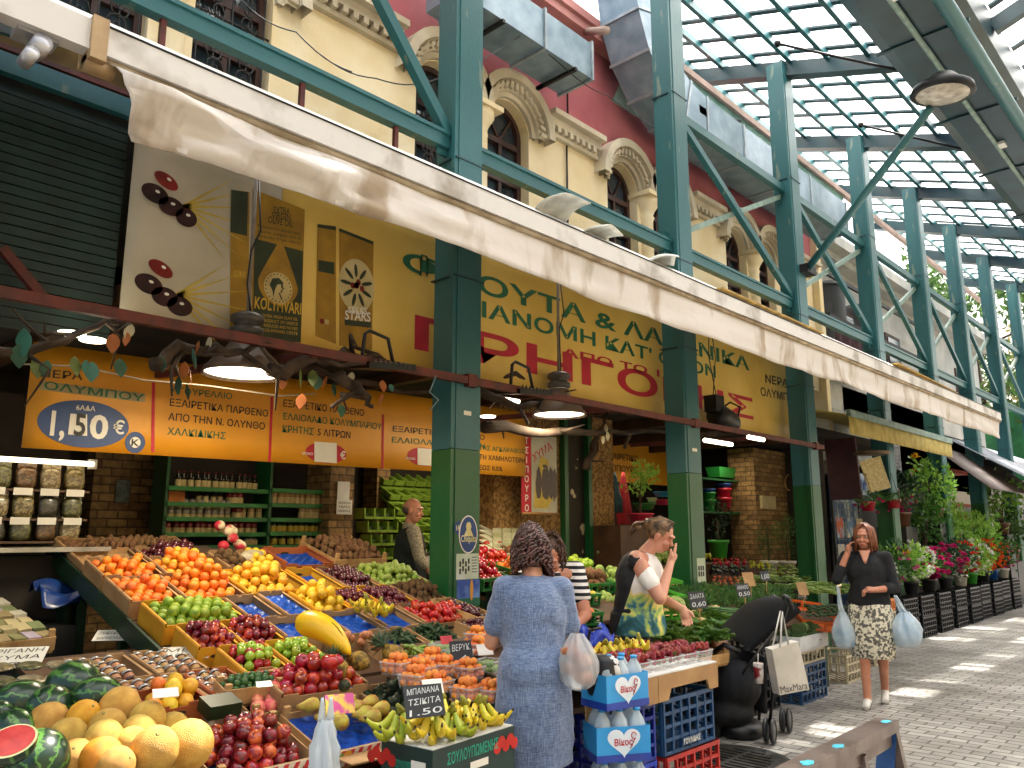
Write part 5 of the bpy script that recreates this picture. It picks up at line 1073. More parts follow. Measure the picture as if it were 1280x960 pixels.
F6=frame_px((282,862),(357,852),(281,846));crate(F6,'wood','shallow wooden crate of small dark green limes on blue lining',liner=(BLUEL,.04),H=.1)
GSM=mat('lime_dark','#3b6a2a','#26481b',rough=.4)
fruit('lime',ball('#3f6d2c','#27481c','lime_skin'));fill(F6,'lime',.017,'small dark green lime in the shallow crate before the green apples','limes in the shallow crate',2,heap=.8)
F7=frame_px((262,893),(302,886),(254,878));
a=MB();a.box((0,0,.03),(F7.w,F7.d,.06));o=a.build('packet_box',mat('dark_green_card','#22361f','#18270f',rough=.4,sc=20));o.location=F7.p(F7.w/2,F7.d/2,-.03);o.rotation_euler=F7.rot().to_euler();tag(o,'small dark green box of herbs standing between apples and lemons','box')
F8=frame_px((352,868),(462,852),(372,832));crate(F8,'card','brown carton heaped with shiny bright red apples',liner=(BLUEL,.04))
fill(F8,['bright_apple','bright_apple','striped_apple'],.033,'shiny bright red apple heaped before the yellow inflatable','bright red apples heaped before the yellow inflatable',3,heap=.8)
for p_,rr in(((359,830),.045),((336,0),0)):
 if rr:pass
place('bright_apple',pl(412,829,-3.1,.83,.28),.045,(0,0,0),'largest bright red apple on top of the heap beside the pineapple')
F9=frame_xy(-3.84,-4.15,2.13,2.38);crate(F9,'yellow','yellow carton of mixed green and red apples behind the jars',liner=(BLUEL,.05))
fill(F9,['green_apple','green_apple','bright_apple'],.025,'green or red apple in the left yellow carton behind the jars','mixed apples in the left yellow carton',3,heap=.9,base=-.035)
F10=frame_xy(-3.84,-4.15,2.40,2.66);crate(F10,'yellow','yellow carton full of green apples beside the inflatable',liner=(BLUEL,.05))
fill(F10,'green_apple',.025,'green apple in the yellow carton beside the inflatable','green apples in the right yellow carton',3,heap=.9,base=-.035)
F11=frame_xy(-4.18,-4.48,2.05,2.28);crate(F11,'yellow','yellow carton of dark red apples, left of two',liner=(BLUEL,.05));fill(F11,['red_apple','red_apple','striped_apple'],.024,'dark red apple in the left yellow carton on the rack','dark apples in the left yellow carton',3,heap=.9)
F12=frame_xy(-4.18,-4.48,2.30,2.56);crate(F12,'yellow','yellow carton of dark red apples, right of two',liner=(BLUEL,.05));fill(F12,['red_apple','red_apple','striped_apple'],.024,'dark red apple in the right yellow carton on the rack','dark apples in the right yellow carton',3,heap=.9)
F13=frame_xy(-4.51,-4.86,2.01,2.50);crate(F13,'yellow','yellow carton of yellow green citrus on the rack',liner=(BLUEL,.05));fill(F13,'green_citrus',.031,'yellow green citrus in the yellow carton in front of the oranges','yellow green citrus in the yellow carton',2,heap=.75)
F14=frame_xy(-4.51,-4.86,2.52,2.74);crate(F14,'card','empty brown carton with blue lining beside the yellow green citrus',liner=(BLUEL,.06))
F15=frame_xy(-4.2,-4.48,2.58,2.84);crate(F15,'card','empty brown carton with blue lining behind the inflatable',liner=(BLUEL,.07))
F16=frame_xy(-4.51,-4.9,2.77,2.97);crate(F16,'card','tilted brown carton with blue lining in front of the grapefruit',liner=(BLUEL,.09))
F17=frame_xy(-4.9,-5.32,1.97,2.28);crate(F17,'card','brown carton of oranges at the left end of the rack, front of two',liner=(BLUEL,.04));fill(F17,'orange',.031,'orange in the front left carton at the end of the rack','oranges in the front left carton',2,heap=.35)
F18=frame_xy(-4.9,-5.32,2.30,2.70);crate(F18,'card','brown carton heaped high with oranges beside the grapefruit',liner=(BLUEL,.04));fill(F18,'orange',.032,'orange in the heaped carton beside the grapefruit','oranges in the heaped carton',4,heap=.85)
F19=frame_xy(-5.35,-5.68,1.97,2.35);crate(F19,'card','brown carton of oranges at the left end of the rack, back of two',liner=(BLUEL,.04));fill(F19,'orange',.031,'orange in the back left carton at the end of the rack','oranges in the back left carton',2,heap=.6)
F20=frame_xy(-5.35,-5.68,2.37,2.74);crate(F20,'card','brown carton of oranges in the back row, second from the left',liner=(BLUEL,.04));fill(F20,['orange','orange','grapefruit'],.031,'orange in the second carton of the back row','oranges in the second back carton',3,heap=.8)
F21=frame_xy(-4.92,-5.35,2.73,3.22);crate(F21,'yellow','yellow carton heaped with grapefruit',liner=(BLUEL,.04));fill(F21,'grapefruit',.034,'yellow grapefruit in the yellow carton right of the oranges','grapefruit in the yellow carton',3,heap=.8,reg=(0,.88,0,1))
F22=frame_xy(-4.92,-5.35,3.24,3.48);crate(F22,'yellow','yellow carton with bare blue lining right of the grapefruit',liner=(BLUEL,.05))
F23=frame_xy(-4.53,-4.9,3.0,3.26);crate(F23,'yellow','yellow carton of lemons below the grapefruit',liner=(BLUEL,.04));fill(F23,'lemon',.033,'lemon in the yellow carton below the grapefruit','lemons in the yellow carton',3,heap=.8)
F24=frame_xy(-4.16,-4.5,2.99,3.28);crate(F24,'card','brown carton with bare blue lining below the lemons',liner=(BLUEL,.08))
F24b=frame_xy(-4.16,-4.5,2.86,2.97);crate(F24b,'card','narrow brown carton end with blue lining behind the inflatable tip',liner=(BLUEL,.07))
F25=frame_xy(-4.53,-4.9,3.28,3.52);crate(F25,'yellow','yellow carton of dark red plums, left of two',liner=(BLUEL,.04));fill(F25,'plum',.023,'dark red plum in the left yellow carton of plums','plums in the left carton',2,heap=.8)
F26=frame_xy(-4.53,-4.9,3.54,3.84);crate(F26,'yellow','yellow carton of dark red plums, right of two',liner=(BLUEL,.04));fill(F26,'plum',.023,'dark red plum in the right yellow carton of plums','plums in the right carton',2,heap=.8)
F27=frame_xy(-4.92,-5.35,3.50,3.78);crate(F27,'card','brown carton of very dark cherries in the back row',liner=(BLUEL,.04));fill(F27,'cherry_plum',.026,'very dark plum in the back row carton','very dark plums in the back row',2,heap=.8)
fruit('green_fig',ball('#9fb04a','#7c9436','fig_skin',sz=1.15));F28=frame_xy(-4.92,-5.35,3.80,4.3);crate(F28,'card','brown carton of pale green figs in the back row',liner=(BLUEL,.04));fill(F28,'green_fig',.026,'pale green fig in the back row carton','figs in the back row',3,heap=.8)
F29=frame_xy(-4.55,-4.9,3.86,4.16);crate(F29,'card','brown carton of kiwis beside the sticker column',liner=(BLUEL,.04));fill(F29,'kiwi',.024,'brown kiwi in the carton beside the sticker column','kiwis in the carton',3,heap=.9)
F30=frame_xy(-4.2,-4.52,3.62,4.1);crate(F30,'card','brown carton of speckled nectarines beside the sticker column',liner=(BLUEL,.04));fill(F30,'nectarine',.030,'red and yellow nectarine in the carton beside the sticker column','nectarines by the sticker column',2,heap=.5)
F31=frame_xy(-5.42,-5.8,3.30,3.72,lift=.02);crate(F31,'orange','open orange carton with blue lining in the far row',liner=(BLUEL,.06));F32=frame_xy(-5.42,-5.95,3.74,4.25,lift=.06);crate(F32,'wood','tilted wooden crate of brown potatoes in the far row',liner=(BLUEL,.04));fill(F32,'potato',.028,'small brown potato in the tilted wooden crate','potatoes in the tilted crate',2,heap=.8)
F33=frame_xy(-4.2,-4.5,3.30,3.60);crate(F33,'card','brown carton holding two hands of bananas on blue lining',liner=(BLUEL,.06))
F34=frame_xy(-3.86,-4.15,3.10,3.38);crate(F34,'card','brown carton half filled with small dark cucumbers',liner=(BLUEL,.06));F35=frame_xy(-3.86,-4.15,3.40,3.68);crate(F35,'card','brown carton of small dark peppers beside the sticker column',liner=(BLUEL,.04))
def cuc(a):a.tube([(-1.7,0,.15),(-1.2,0,0),(0,0,-.08),(1.2,0,0),(1.7,0,.15)],[.25,.5,.55,.5,.2],9);return[mat('gherkin_skin','#35582a','#20391a',rough=.4,sc=3,objv=.15,bump=.5,bsc=12,dist=.03)]
fruit('gherkin',cuc)
fill(F34,'gherkin',.019,'small dark gherkin in the half filled carton','gherkins in the half filled carton',2,reg=(.35,1,0,1),heap=.7);fill(F35,'gherkin',.019,'small dark gherkin in the carton beside the sticker column','gherkins in the full carton',3,heap=.8)
rack(-5.72,-6.5,1.98,3.2,(-3.1,.74,.28),.24,'narrow back rack carrying the cartons of red onions')
a=MB();q_=hd(285,672,6.3);[blossom0(a,q_+V((U(-.1,.1),U(-.14,.14),U(-.08,.1))))for _ in range(9)];solo(a,'bouquet',mat('bouquet','#c22a3a','#e0cfa8',rough=.6,sc=9,thresh=(.45,.52)),'small red and cream bouquet standing before the bottle shelves','flowers')
a=MB();q_=hd(314,697,6.0);a.sph(q_,(.07,.09,.06),12,8);a.sph(q_+V((0,.07,.03)),(.03,.05,.02),8,6);solo(a,'garlic_bag',mat('garlic_bag','#cfc3a8','#8f7f62',sc=14,bump=.4),'pale bag of garlic behind the grapefruit','bag')
F36=frame_xy(-5.72,-6.05,1.98,2.4,lift=-.05);crate(F36,'card','brown carton with crumpled brown paper at the rack back corner',liner=(CARD,.08));F37=frame_xy(-5.72,-6.05,2.42,2.85,lift=-.04);crate(F37,'card','brown carton of small red onions behind the oranges',liner=(CARD,.05));fill(F37,'cherry_plum',.028,'small dark red onion in the back carton','red onions in the back carton',3,heap=.9)
F38=frame_xy(-6.08,-6.4,2.0,2.9,lift=-.07);crate(F38,'card','long brown carton of dark roots at the very back of the rack',liner=(CARD,.05));fill(F38,'potato',.024,'dark beetroot in the long back carton','roots in the long back carton',2,heap=.7)
for o_ in scene.objects:
 if o_.get('group')=='roots in the long back carton':o_['category']='root'
 if o_.get('group')=='red onions in the back carton':o_['category']='onion'
def banana_hand(n,L,curl,lab,M_,loc,rot,grp=None):
 t=thing('banana_hand',lab,'bananas',loc,group=grp,rot=rot)
 a=MB();a.tube([(0,0,.015),(0,0,.035),(0.01,0,.06)],[.022,.013,.009],8);a.build('crown',mat('banana_crown','#a8a63a','#7c7a2c',rough=.6),t)
 for i in range(n):
  g=(i-(n-1)/2)*.33;lay=i%2
  d=V((cos(g),sin(g),0));P=[]
  for k in range(8):s=k/7;P.append(V((0,0,.02))+d*(L*(.12+.88*s)*cos(s*curl*.5))+V((0,0,-L*.28*sin(s*pi*.9)-.03*lay+L*.30*s*s))+V((-sin(g),cos(g),0))*(.008*i-.01*n/2))
  a=MB();a.tube(P,[.009,.015,.0175,.0185,.018,.016,.010,.005],7,0);a.tube([P[-1],P[-1]+(P[-1]-P[-2])*.4],[.005,.004],6,1);a.build('banana',[M_,mat('banana_tip','#3a3018')],t)
 return t
BANM=mat('banana_skin','#dcc02c','#9fae2c',rough=.42,sc=9,thresh=(.3,.5),objv=.06);BANG=mat('banana_green','#b9bc34','#8da832',rough=.42,sc=9,thresh=(.35,.6),objv=.06)
BZ=.70;c0=hz(474,926,BZ);c1=hz(541,939,BZ);c2=hz(643,907,BZ)
ub=(c2-c1).normalized();vb=(c0-c1);vb=(vb-ub*vb.dot(ub)).normalized();wb=(c2-c1).length;db=(c0-c1).length
tb=thing('banana_box','dark green banana box with tomato prints and green Greek lettering','box',c1+ub*wb/2+vb*db/2-V((0,0,.22)));tb.rotation_euler=Matrix((ub,vb,V((0,0,1)))).transposed().to_euler()
BXG=mat('box_dark_green','#1f3832','#162a26',rough=.5);BXT=mat('box_top','#dcdcd6','#c9c9c2');LTG=mat('letter_teal','#2fae8c','#27987a');
a=MB();a.box((0,0,.11),(wb,db,.22));a.build('body',BXG,tb);a=MB();a.box((0,0,.222),(wb-.01,db-.01,.004));a.build('lid',BXT,tb)
a=MB();text_mb(a,'ΣΟΥΛΟΥΠΩΜΕΝΗΣ',(-wb*.34,-db/2-.002,.15),(1,0,0),(0,0,1),wb*.62,.045,.012,0);text_mb(a,'ΣΟΥΛΟΥΠΩΜΕΝΗΣ',(-wb/2-.002,db*.2,.13),(0,-1,0),(0,0,1),db*.5,.03,.01,0);a.build('lettering',LTG,tb)
a=MB()
for sx,sy in((wb*.36,0),(-wb*.47,0)):
 for k in range(5):
  if sx>0:ellipse(a,(sx-.05+.03*k,-db/2-.002-.0005*k,.15+.02*(k%2)),(1,0,0),(0,0,1),.026,.025,14,0)
  else:ellipse(a,(-wb/2-.002-.0005*k,db*.28+.03*k,.15+.02*(k%2)),(0,1,0),(0,0,1),.024,.025,14,0)
a.build('tomato_print',mat('print_red','#c9281e','#a81c15'),tb)
a=MB();rect(a,(-.04,-db/2-.003,.10),(1,0,0),(0,0,1),.12,.03);rect(a,(-wb/2-.003,-db*.38,.02),(0,1,0),(0,0,1),.08,.07);rect(a,(-wb/2-.003,-db*.38,.12),(0,1,0),(0,0,1),.08,.05);rect(a,(-wb/2-.003,db*.05,.09),(0,1,0),(0,0,1),.08,.02);a.build('white_labels',WHT,tb)
a=MB();a.box((0,-.01,-.12),(wb-.02,db-.04,.22));a.box((0,0,-.37),(wb,db,.25));
tbl=solo(MB().box(c1+ub*wb/2+vb*db/2-V((0,0,.22+.24)),(wb*.96,db*.92,.46),Matrix((ub,vb,V((0,0,1)))).transposed()),'plinth_crate',BLACK,'black crate under the banana box','crate')
def onbox(a_,b_,z_=.0):return c1+ub*(wb*a_)+vb*(db*b_)+V((0,0,z_))
for k,(u_,v_,z_,rz,n_)in enumerate(((.08,.75,.10,-1.2,5),(.22,.35,.10,-1.0,6),(.42,.35,.09,-.8,6),(.62,.4,.10,-1.2,6),(.80,.45,.09,-.6,6),(.55,.75,.12,-1.4,5),(.93,.55,.07,-.3,5))):
 banana_hand(n_,.17,1.2,'hand of yellow green bananas on the dark green box, '+['at its left end','front, below the blackboard','front, second from the left','in the middle','front, near the right end','raised at the back','at the right end'][k],BANG if k in(0,2)else BANM,onbox(u_,v_,z_),(U(-.2,.2),.5,rz),'banana hands on the box')
card(530,876,(c1-EYE).dot(FW)+.12,.17,.13,['ΜΠΑΝΑΝΑ','ΤΣΙΚΙΤΑ','1.50'],'small blackboard with chalked banana price standing among the bananas',SLATE,CHALK,1.1,.1)
for k,p_ in enumerate(((458,752),(476,757))):banana_hand(5,.13,1.2,'hand of bananas in the brown carton by the column, '+['left one','right one'][k],BANM,pl(*p_,-3.1,.77,.28),(0,.3,-1+k*.4),'banana hands in the carton')
for k in range(4):banana_hand(5,.15,1.2,'hand of bananas behind the strawberries, '+['first from left','second from left','third from left','rightmost, lying flat'][k],BANM,hz(757+14*k,806-1*k,.90),(0,.8 if k<3 else.2,-.9-.1*k),'banana hands behind the strawberries')
P0=pl(372,779,-3.1,.86,.28);P1=pl(438,818,-3.1,.82,.28)
t=thing('inflatable_banana','big yellow inflatable banana lying across the apple cartons','inflatable',P0);ax=P1-P0;N_=14
a=MB();pts=[P0.lerp(P1,k/N_)+V((0,0,.05*sin(pi*k/N_)))for k in range(N_+1)];rr=[.004,.05,.064,.069,.070,.070,.069,.067,.064,.060,.054,.047,.038,.027,.006];a.tube(pts,rr,20);a.build('skin',mat('inflatable_yellow','#f2c218','#ecb510',rough=.35),t,True)
a=MB();pts2=[p+V((.055*sin(pi*k/N_),.0,.04*sin(pi*k/N_)))for k,p in enumerate(pts)];a.tube(pts2[2:-2],.003,5);a.build('seam',mat('seam_dark','#8a6a10'),t,True)
def pineapple(px,py,s,lab,rot,lift=.77):
 c=pl(px,py,-3.1,lift,.28);t=thing('pineapple',lab,'pineapple',c,rot=rot);a=MB()
 pr=[(max(sin(pi*(.06+.88*i/12)),.02)*.06*s,-.08*s+.16*s*i/12)for i in range(13)];a.lathe(pr,20,wob=lambda g,z:1+.05*sin(g*8+z*160)*sin(g*8-z*160));a.build('body',mat('pineapple_skin','#a8832c','#5c4a1c',rough=.7,sc=40,thresh=(.4,.6),bump=.8,bsc=40),t)
 a=MB()
 for k in range(34):g=k*2.4;e=.25+1.15*(1-k/34);d=V((cos(g)*sin(e),sin(g)*sin(e),cos(e)));leaf(a,V((0,0,.075*s)),d,V((0,0,1)),.13*s*U(.7,1),.02*s)
 a.build('crown_leaves',mat('pineapple_leaf','#5f7a62','#3c5540',rough=.5),t)
pineapple(448,826,.85,'pineapple with its spiky crown pointing left beside the red apples',(0,-1.2,.5));pineapple(492,820,1,'pineapple with tall crown leaning left before the apricots',(0,-.9,.3));pineapple(425,835,.7,'small pineapple half hidden behind the red apples',(0,-.6,.5))
for k,p_ in enumerate(((437,797),(455,800),(468,806))):
 a=MB();c=pl(*p_,-3.1,.74,.28)
 for j in range(5):a.sph(c+V((U(-.03,.03),U(-.04,.04),U(-.01,.03))),.024,10,7)
 solo(a,'net_bag',mat('net_orange','#c98a5c','#a8603a',rough=.6,sc=60),'net bag of small onions beside the inflatable, '+['left','middle','right'][k]+' of three','bag')
JB=mat('jam_dark','#4a2a18','#2a170d',rough=.1,objv=.15,coat=.6);JO=mat('jam_orange','#8f5a26','#5c3414',rough=.1,objv=.15,coat=.6)
def jarp(name,M_):
 t=thing(name,name,'jar',(0,0,-6));a=MB();a.lathe([(.001,0),(.9,.02),(1,.15),(1,1.7),(.85,1.9),(.85,2.0)],14);a.build('glass',M_,t)
 a=MB();a.lathe([(1.02,.45),(1.02,1.4)],14,cap=False);a.build('label',mat('jar_label','#b98a5a','#8d6038',objv=.2),t)
 a=MB();a.lathe([(.96,1.95),(.98,2.0),(.98,2.3),(.001,2.32)],14);a.build('lid',mat('jar_lid','#cfd0cf','#a8aaaa',rough=.3,metal=.5),t);return t
jA=jarp('jam_jar',JB);jB=jarp('jam_jar',JO)
PJ=(-3.5,.80,.16)
rack(-3.50,-4.75,1.35,2.05,PJ,.085,'low black rack carrying the cartons of jam jars')
JC=[(-3.62,-3.98,1.50,1.86,'front left'),(-3.62,-3.98,1.88,2.12,'front right'),(-4.02,-4.38,1.45,1.76,'back left'),(-4.02,-4.38,1.78,2.04,'back right')]
for xi,(xf,xb,y0,y1,nm)in enumerate(JC):
 F=frame_xy(xf,xb,y0,y1,PJ);crate(F,'card' if xi!=1 else 'orange',nm+' carton of jam jars laid in rows',H=.07,liner=(CARD,.01))
 nu,nv=int(F.w/.062),4
 for i in range(nu):
  for j in range(nv):
   pj=jA if(i*3+j+xi)%3 else jB;R_=(F.rot()@Euler((-1.15,0,0)).to_matrix()).to_euler()
   put(pj,F.p(.035+i*.062,.05+j*.085,-.035),R_,.026,'jam jar with silver lid lying in the %s carton'%nm,'jam jars in the %s carton'%nm)
wpc=lambda px,py,z:hz(px,py,z)
card(0,0,0,.24,.11,['ΓΛΥΚΑ ΚΟΥΤΑΛΙΟΥ','ΜΑΡΜΕΛΑΔΕΣ 3,50'],'pale handwritten card on the jam jars, back one',wp=wpc(146,794,.97),tilt=.45,yaw=-.2)
card(0,0,0,.24,.11,['ΜΕΛΙ','ΓΛΥΚΑ 4,00'],'pale handwritten card on the jam jars, front one',wp=wpc(232,816,.93),tilt=.45,yaw=-.1)
PH=(-3.6,.84,.12)
a=MB();a.box((-4.1,.75,.72),(1.3,1.5,.1));a.box((-4.1,.75,.34),(1.2,1.4,.66));solo(a,'stall_table',DKW,'dark table under the watermelons and herb packets','table')
for k in range(12):
 F=frame_px((4+30*(k%4)-12,850-9*(k%4)*.3+18*(k//4)-10),(34+30*(k%4)-12,845+18*(k//4)-10),(0+30*(k%4)-12,828+18*(k//4)-10),PH)
 c=F.p(.06,.06);c.z=.82+.012*(k//4)if False else c.z;a=MB();a.sph(c,(.085,.06,.012),10,6,Euler((0,.1,U(-.2,.2))).to_matrix());solo(a,'herb_packet',BAGM[k%3],'flat clear packet of dried herbs by the watermelons','packet','flat herb packets by the watermelons')
card(0,0,0,.26,.17,['ΡΙΓΑΝΗ','ΧΥΜΑ','1,90'],'large white handwritten paper at the left edge',WHT,DKT,.5,-.1,wp=hz(20,822,.93))
F=frame_px((-20,800),(72,790),(-20,740),(-4.6,.90,.2));crate(F,'wood','wooden crate of small paper packets at the left edge',H=.12,liner=(CARD,.03))
PKM=[mat('packet_%d'%i,c_,rough=.5)for i,c_ in enumerate(('#c9b98a','#8d8a5a','#b8a9b8','#a89468','#d5cfb8','#7f8a5c'))]
for i in range(5):
 for j in range(7):
  a=MB();R_=F.rot()@Euler((U(-.1,.1),U(-.1,.1),U(-.15,.15))).to_matrix();a.box((0,0,0),(F.w/5.4,F.d/8.5,.03),R_);o=a.build('soap_packet',PKM[rnd.randrange(6)]);o.location=F.p((i+.5)*F.w/5,(j+.5)*F.d/7,-.035+.012*(j%2));tag(o,'small paper packet in the wooden crate at the left edge','packet','paper packets in the wooden crate')
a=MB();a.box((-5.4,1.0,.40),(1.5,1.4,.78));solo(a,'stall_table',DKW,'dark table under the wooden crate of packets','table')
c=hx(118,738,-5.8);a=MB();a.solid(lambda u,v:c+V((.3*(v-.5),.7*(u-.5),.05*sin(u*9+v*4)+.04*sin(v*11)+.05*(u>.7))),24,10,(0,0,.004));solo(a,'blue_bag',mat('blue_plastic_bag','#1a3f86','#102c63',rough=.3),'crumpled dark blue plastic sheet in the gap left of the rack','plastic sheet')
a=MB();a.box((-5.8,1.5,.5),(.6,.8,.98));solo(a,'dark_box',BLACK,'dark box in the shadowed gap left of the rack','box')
for k,(px,py,rp,z,lb)in enumerate(((28,882,31,.90,'dark watermelon at the left rear of the pile'),(62,884,27,.90,'bright striped watermelon in front of the two dark ones'),(92,858,31,.92,'dark watermelon at the back beside the jam cartons'),(122,872,27,.92,'striped watermelon nearest the melons'),(-2,892,16,.90,'watermelon cut by the left edge'),(48,950,36,.86,'dark watermelon at the bottom left corner under the cut half'),(20,915,26,.84,'shaded dark watermelon behind the cut half'))):
 c=hz(px,py,z);R_=rp*(c-EYE).dot(FW)/1000;place('watermelon',c,R_,(1.2+.3*k,.4*k,k*1.1),lb)
c=hz(14,926,.99);R_=29*(c-EYE).dot(FW)/1000;t=thing('cut_watermelon','half watermelon with its red flesh facing up at the left edge','watermelon',c,rot=(.32,.42,0))
a=MB();pr=[(max(sin(pi*i/20),.001)*R_,-cos(pi*i/20)*R_)for i in range(11)];a.lathe(pr,28,cap=False);a.build('rind',WM,t);a=MB();a.lathe([(R_*.9,.001),(R_,.0)],28,cap=False);a.build('white_rind',mat('white_rind','#d9d9a8','#c2c88c'),t);a=MB();a.lathe([(.001,.004),(R_*.91,.002)],28,cap=False);a.build('flesh',mat('red_flesh','#c9433c','#b02f30',rough=.3,sc=30),t)
MEL=[(61,903,25,.86,0),(105,896,21,.88,1),(149,884,25,.90,0),(84,922,24,.84,0),(135,909,23,.86,0),(184,900,23,.87,0),(130,924,24,.85,0),(173,916,22,.85,0),(126,948,26,.83,1),(193,938,30,.83,0),(234,932,32,.80,0),(163,930,21,.83,0),(143,958,25,.81,0),(214,913,22,.82,0),(95,950,26,.80,0)]
for k,(px,py,rp,z,y_)in enumerate(MEL):
 c=hz(px,py,z);R_=rp*(c-EYE).dot(FW)/1000*.98;place('yellow_melon' if y_ else 'melon',c,R_,None,('bright orange yellow melon in the pile' if k==1 else 'orange yellow melon at the front of the pile')if y_ else 'pale netted melon in the pile beside the watermelons',None if y_ else 'pale melons piled beside the watermelons')
CLR=mat('clear_plastic','#ffffff','#f2f6f8',rough=.15,trans=.0,alpha=.22)
def punnet(c,w,d,h,lab,grp,yaw=0,name='punnet'):
 t=thing(name,lab,'punnet',c,group=grp,rz=yaw);a=MB();s=.86
 B=[(-w/2*s,-d/2*s,0),(w/2*s,-d/2*s,0),(w/2*s,d/2*s,0),(-w/2*s,d/2*s,0)];T=[(-w/2,-d/2,h),(w/2,-d/2,h),(w/2,d/2,h),(-w/2,d/2,h)]
 a.add(B+T,[(0,1,2,3),(0,1,5,4),(1,2,6,5),(2,3,7,6),(3,0,4,7)]);a.build('tub',CLR,t)
 a=MB();[a.bar(T[i],T[(i+1)%4],.005,.005)for i in range(4)];a.build('rim',mat('clear_rim','#e8ecee',rough=.2,alpha=.5),t);return t
AP=(-2.9,.72,.22)
a=MB();
rack(-2.75,-3.83,3.1,4.1,AP,.02,'low sloping table under the apricot punnets')
def heap(name,c,w,d,r,n,lab,grp,yaw=0,lay=2):
 cy,sy=cos(yaw),sin(yaw)
 k=0
 for L_ in range(lay):
  f_=1-.13*L_;nx=max(1,round(w*f_/(1.9*r)));ny=max(1,round(d*f_/(1.9*r)))
  for i in range(nx):
   for j in range(ny):
    if k>=n:return
    x=(i+.5-nx/2)*2*r;y=(j+.5-ny/2)*2*r;place(name,V(c)+V((x*cy-y*sy+U(-.2,.2)*r,x*sy+y*cy+U(-.2,.2)*r,r+L_*r*1.55)),r*U(.9,1.08),(2.4+U(-.8,.8),U(-.7,.7),U(0,6))if name=='strawberry' else None,lab,grp);k+=1
APR=[(415,833,'apricot','by the pineapples'),(497,836,'apricot','next to the avocado carton'),(526,842,'apricot','behind the avocado carton'),(540,828,'apricot','under the black price board'),(556,838,'apricot','left of the white tag'),(585,842,'apricot','in front of the black price board'),(573,820,'green_plum','at the foot of the green column'),(556,812,'green_plum','left of the board numbered four'),(612,833,'green_plum','beside the blue dress'),(600,812,'apricot','behind the green plums'),(612,870,'apricot','low, beside the blue dress'),(585,868,'apricot','the domed clear tub in front'),(520,852,'apricot','touching the avocados'),(545,860,'apricot','below the white tag'),(618,800,'apricot','at the column foot, rearmost'),(598,798,'apricot','in the orange basket')]
for k,(px,py,nm,wh)in enumerate(APR[1:]):
 c=pl(px,py+6,*AP);punnet(c,.14,.13,.06,'clear punnet of %s %s'%(nm.replace('_',' ')+'s',wh),'fruit punnets round the black price board',.2);heap(nm,c,.12,.12,.021 if nm=='apricot' else.015,26,'%s in the clear punnet %s'%(nm.replace('_',' '),wh),'%ss in the punnet %s'%(nm.replace('_',' '),wh),.2,3)
F=frame_px((505,820),(560,822),(500,808),AP);crate(F,'card','small carton of pale courgette flowers at the column foot',H=.07);fruit('courgette',(lambda a:(a.tube([(-2,0,0),(-1.5,0,0),(1.5,0,0),(2,0,.1)],[.2,.45,.5,.2],8),[mat('courgette_skin','#9fb356','#7f9a3c',rough=.4,sc=3,objv=.15)])[1]))
fill(F,'courgette',.022,'pale courgette in the small carton at the column foot','courgettes at the column foot',2,heap=.8)
card(0,0,0,.13,.13,['ΒΕΡΥΚ.','4'],'small blackboard with a chalked four among the apricots',SLATE,CHALK,1.15,.1,wp=hd(577,816,4.35),stick=.1)
for k,(px,py,dp,w_,m_)in enumerate(((558,800,4.5,.07,STRR),(606,812,4.4,.09,WHT),(425,880,3.05,.11,mat('pink_card','#b8407a','#c9a83a',sc=20,thresh=(.45,.55))),(455,803,3.6,.0,WHT),(207,866,3.0,.09,WHT),(243,886,2.9,0,WHT),(541,858,3.4,.09,WHT),(330,855,3.2,.06,WHT),(565,880,3.3,0,WHT))):
 if w_:card(0,0,0,w_,w_*.7,None,'small price tag '+['at the column foot by the apricots','beside the blue dress on the apricots','of pink pattern standing by the pears','','lying white on the lemons','red and white before the apples','white on the apricots by the avocados','white at the peaches back edge','white on the bananas'][k],m_,DKT,1.0 if k not in(4,5,7)else.35,.1,wp=hd(px,py,dp))
PM=(-3.4,.84,.20)
rack(-4.05,-6.6,5.3,6.9,PM,.11,'sloping rack of citrus and tomatoes behind the shoppers')
F=frame_px((604,724),(640,720),(606,700),PM,.1);crate(F,'plastic:#2f7a34','green crate of red tomatoes right of the sticker column',H=.1,liner=(DKW,.03));fill(F,'tomato',.031,'red tomato in the green crate right of the sticker column','tomatoes in the green crate',3,heap=.8)
F=frame_px((704,745),(752,742),(700,724),PM);crate(F,'plastic:#2f7a34','green crate of lemons behind the shoppers',H=.1,liner=(DKW,.03));fill(F,'lemon',.032,'lemon in the crate between the two women','lemons between the shoppers',3,heap=.8)
F=frame_px((712,768),(755,765),(708,747),PM);crate(F,'plastic:#2f7a34','green crate of large oranges behind the shoppers',H=.1,liner=(DKW,.03));fill(F,'orange',.038,'large orange in the crate between the two women','large oranges between the shoppers',3,heap=.8)
F=frame_px((712,795),(748,792),(708,780),PM);crate(F,'wood','wooden crate of dark cherries beside the blue dress',H=.08,liner=(DKW,.03));fill(F,'cherry_plum',.019,'dark cherry in the wooden crate beside the blue dress','dark cherries beside the blue dress',2,heap=.8)
F=frame_px((600,775),(625,772),(600,745),PM);crate(F,'wood','wooden crate of dark plums left of the blue dress',H=.08,liner=(DKW,.03));fill(F,'cherry_plum',.02,'very dark plum left of the blue dress','very dark plums left of the blue dress',2,heap=.8)
for k in range(6):c=pl(708+9*(k%5),722-3*(k//5),*PM);place('melon',c,.05,(0,0,k),'pale round squash in the row behind the lemons','pale squashes behind the lemons',(.07,.07,.035))
for o_ in scene.objects:
 if o_.get('group')=='pale squashes behind the lemons':o_['category']='squash'
for k,(px,py)in enumerate(((826,693),(840,690),(818,700),(835,700))):place('cabbage',hx(px,py,-5.7),.09,(0,0,k),'pale green cabbage left of the notice column','cabbages left of the notice column')
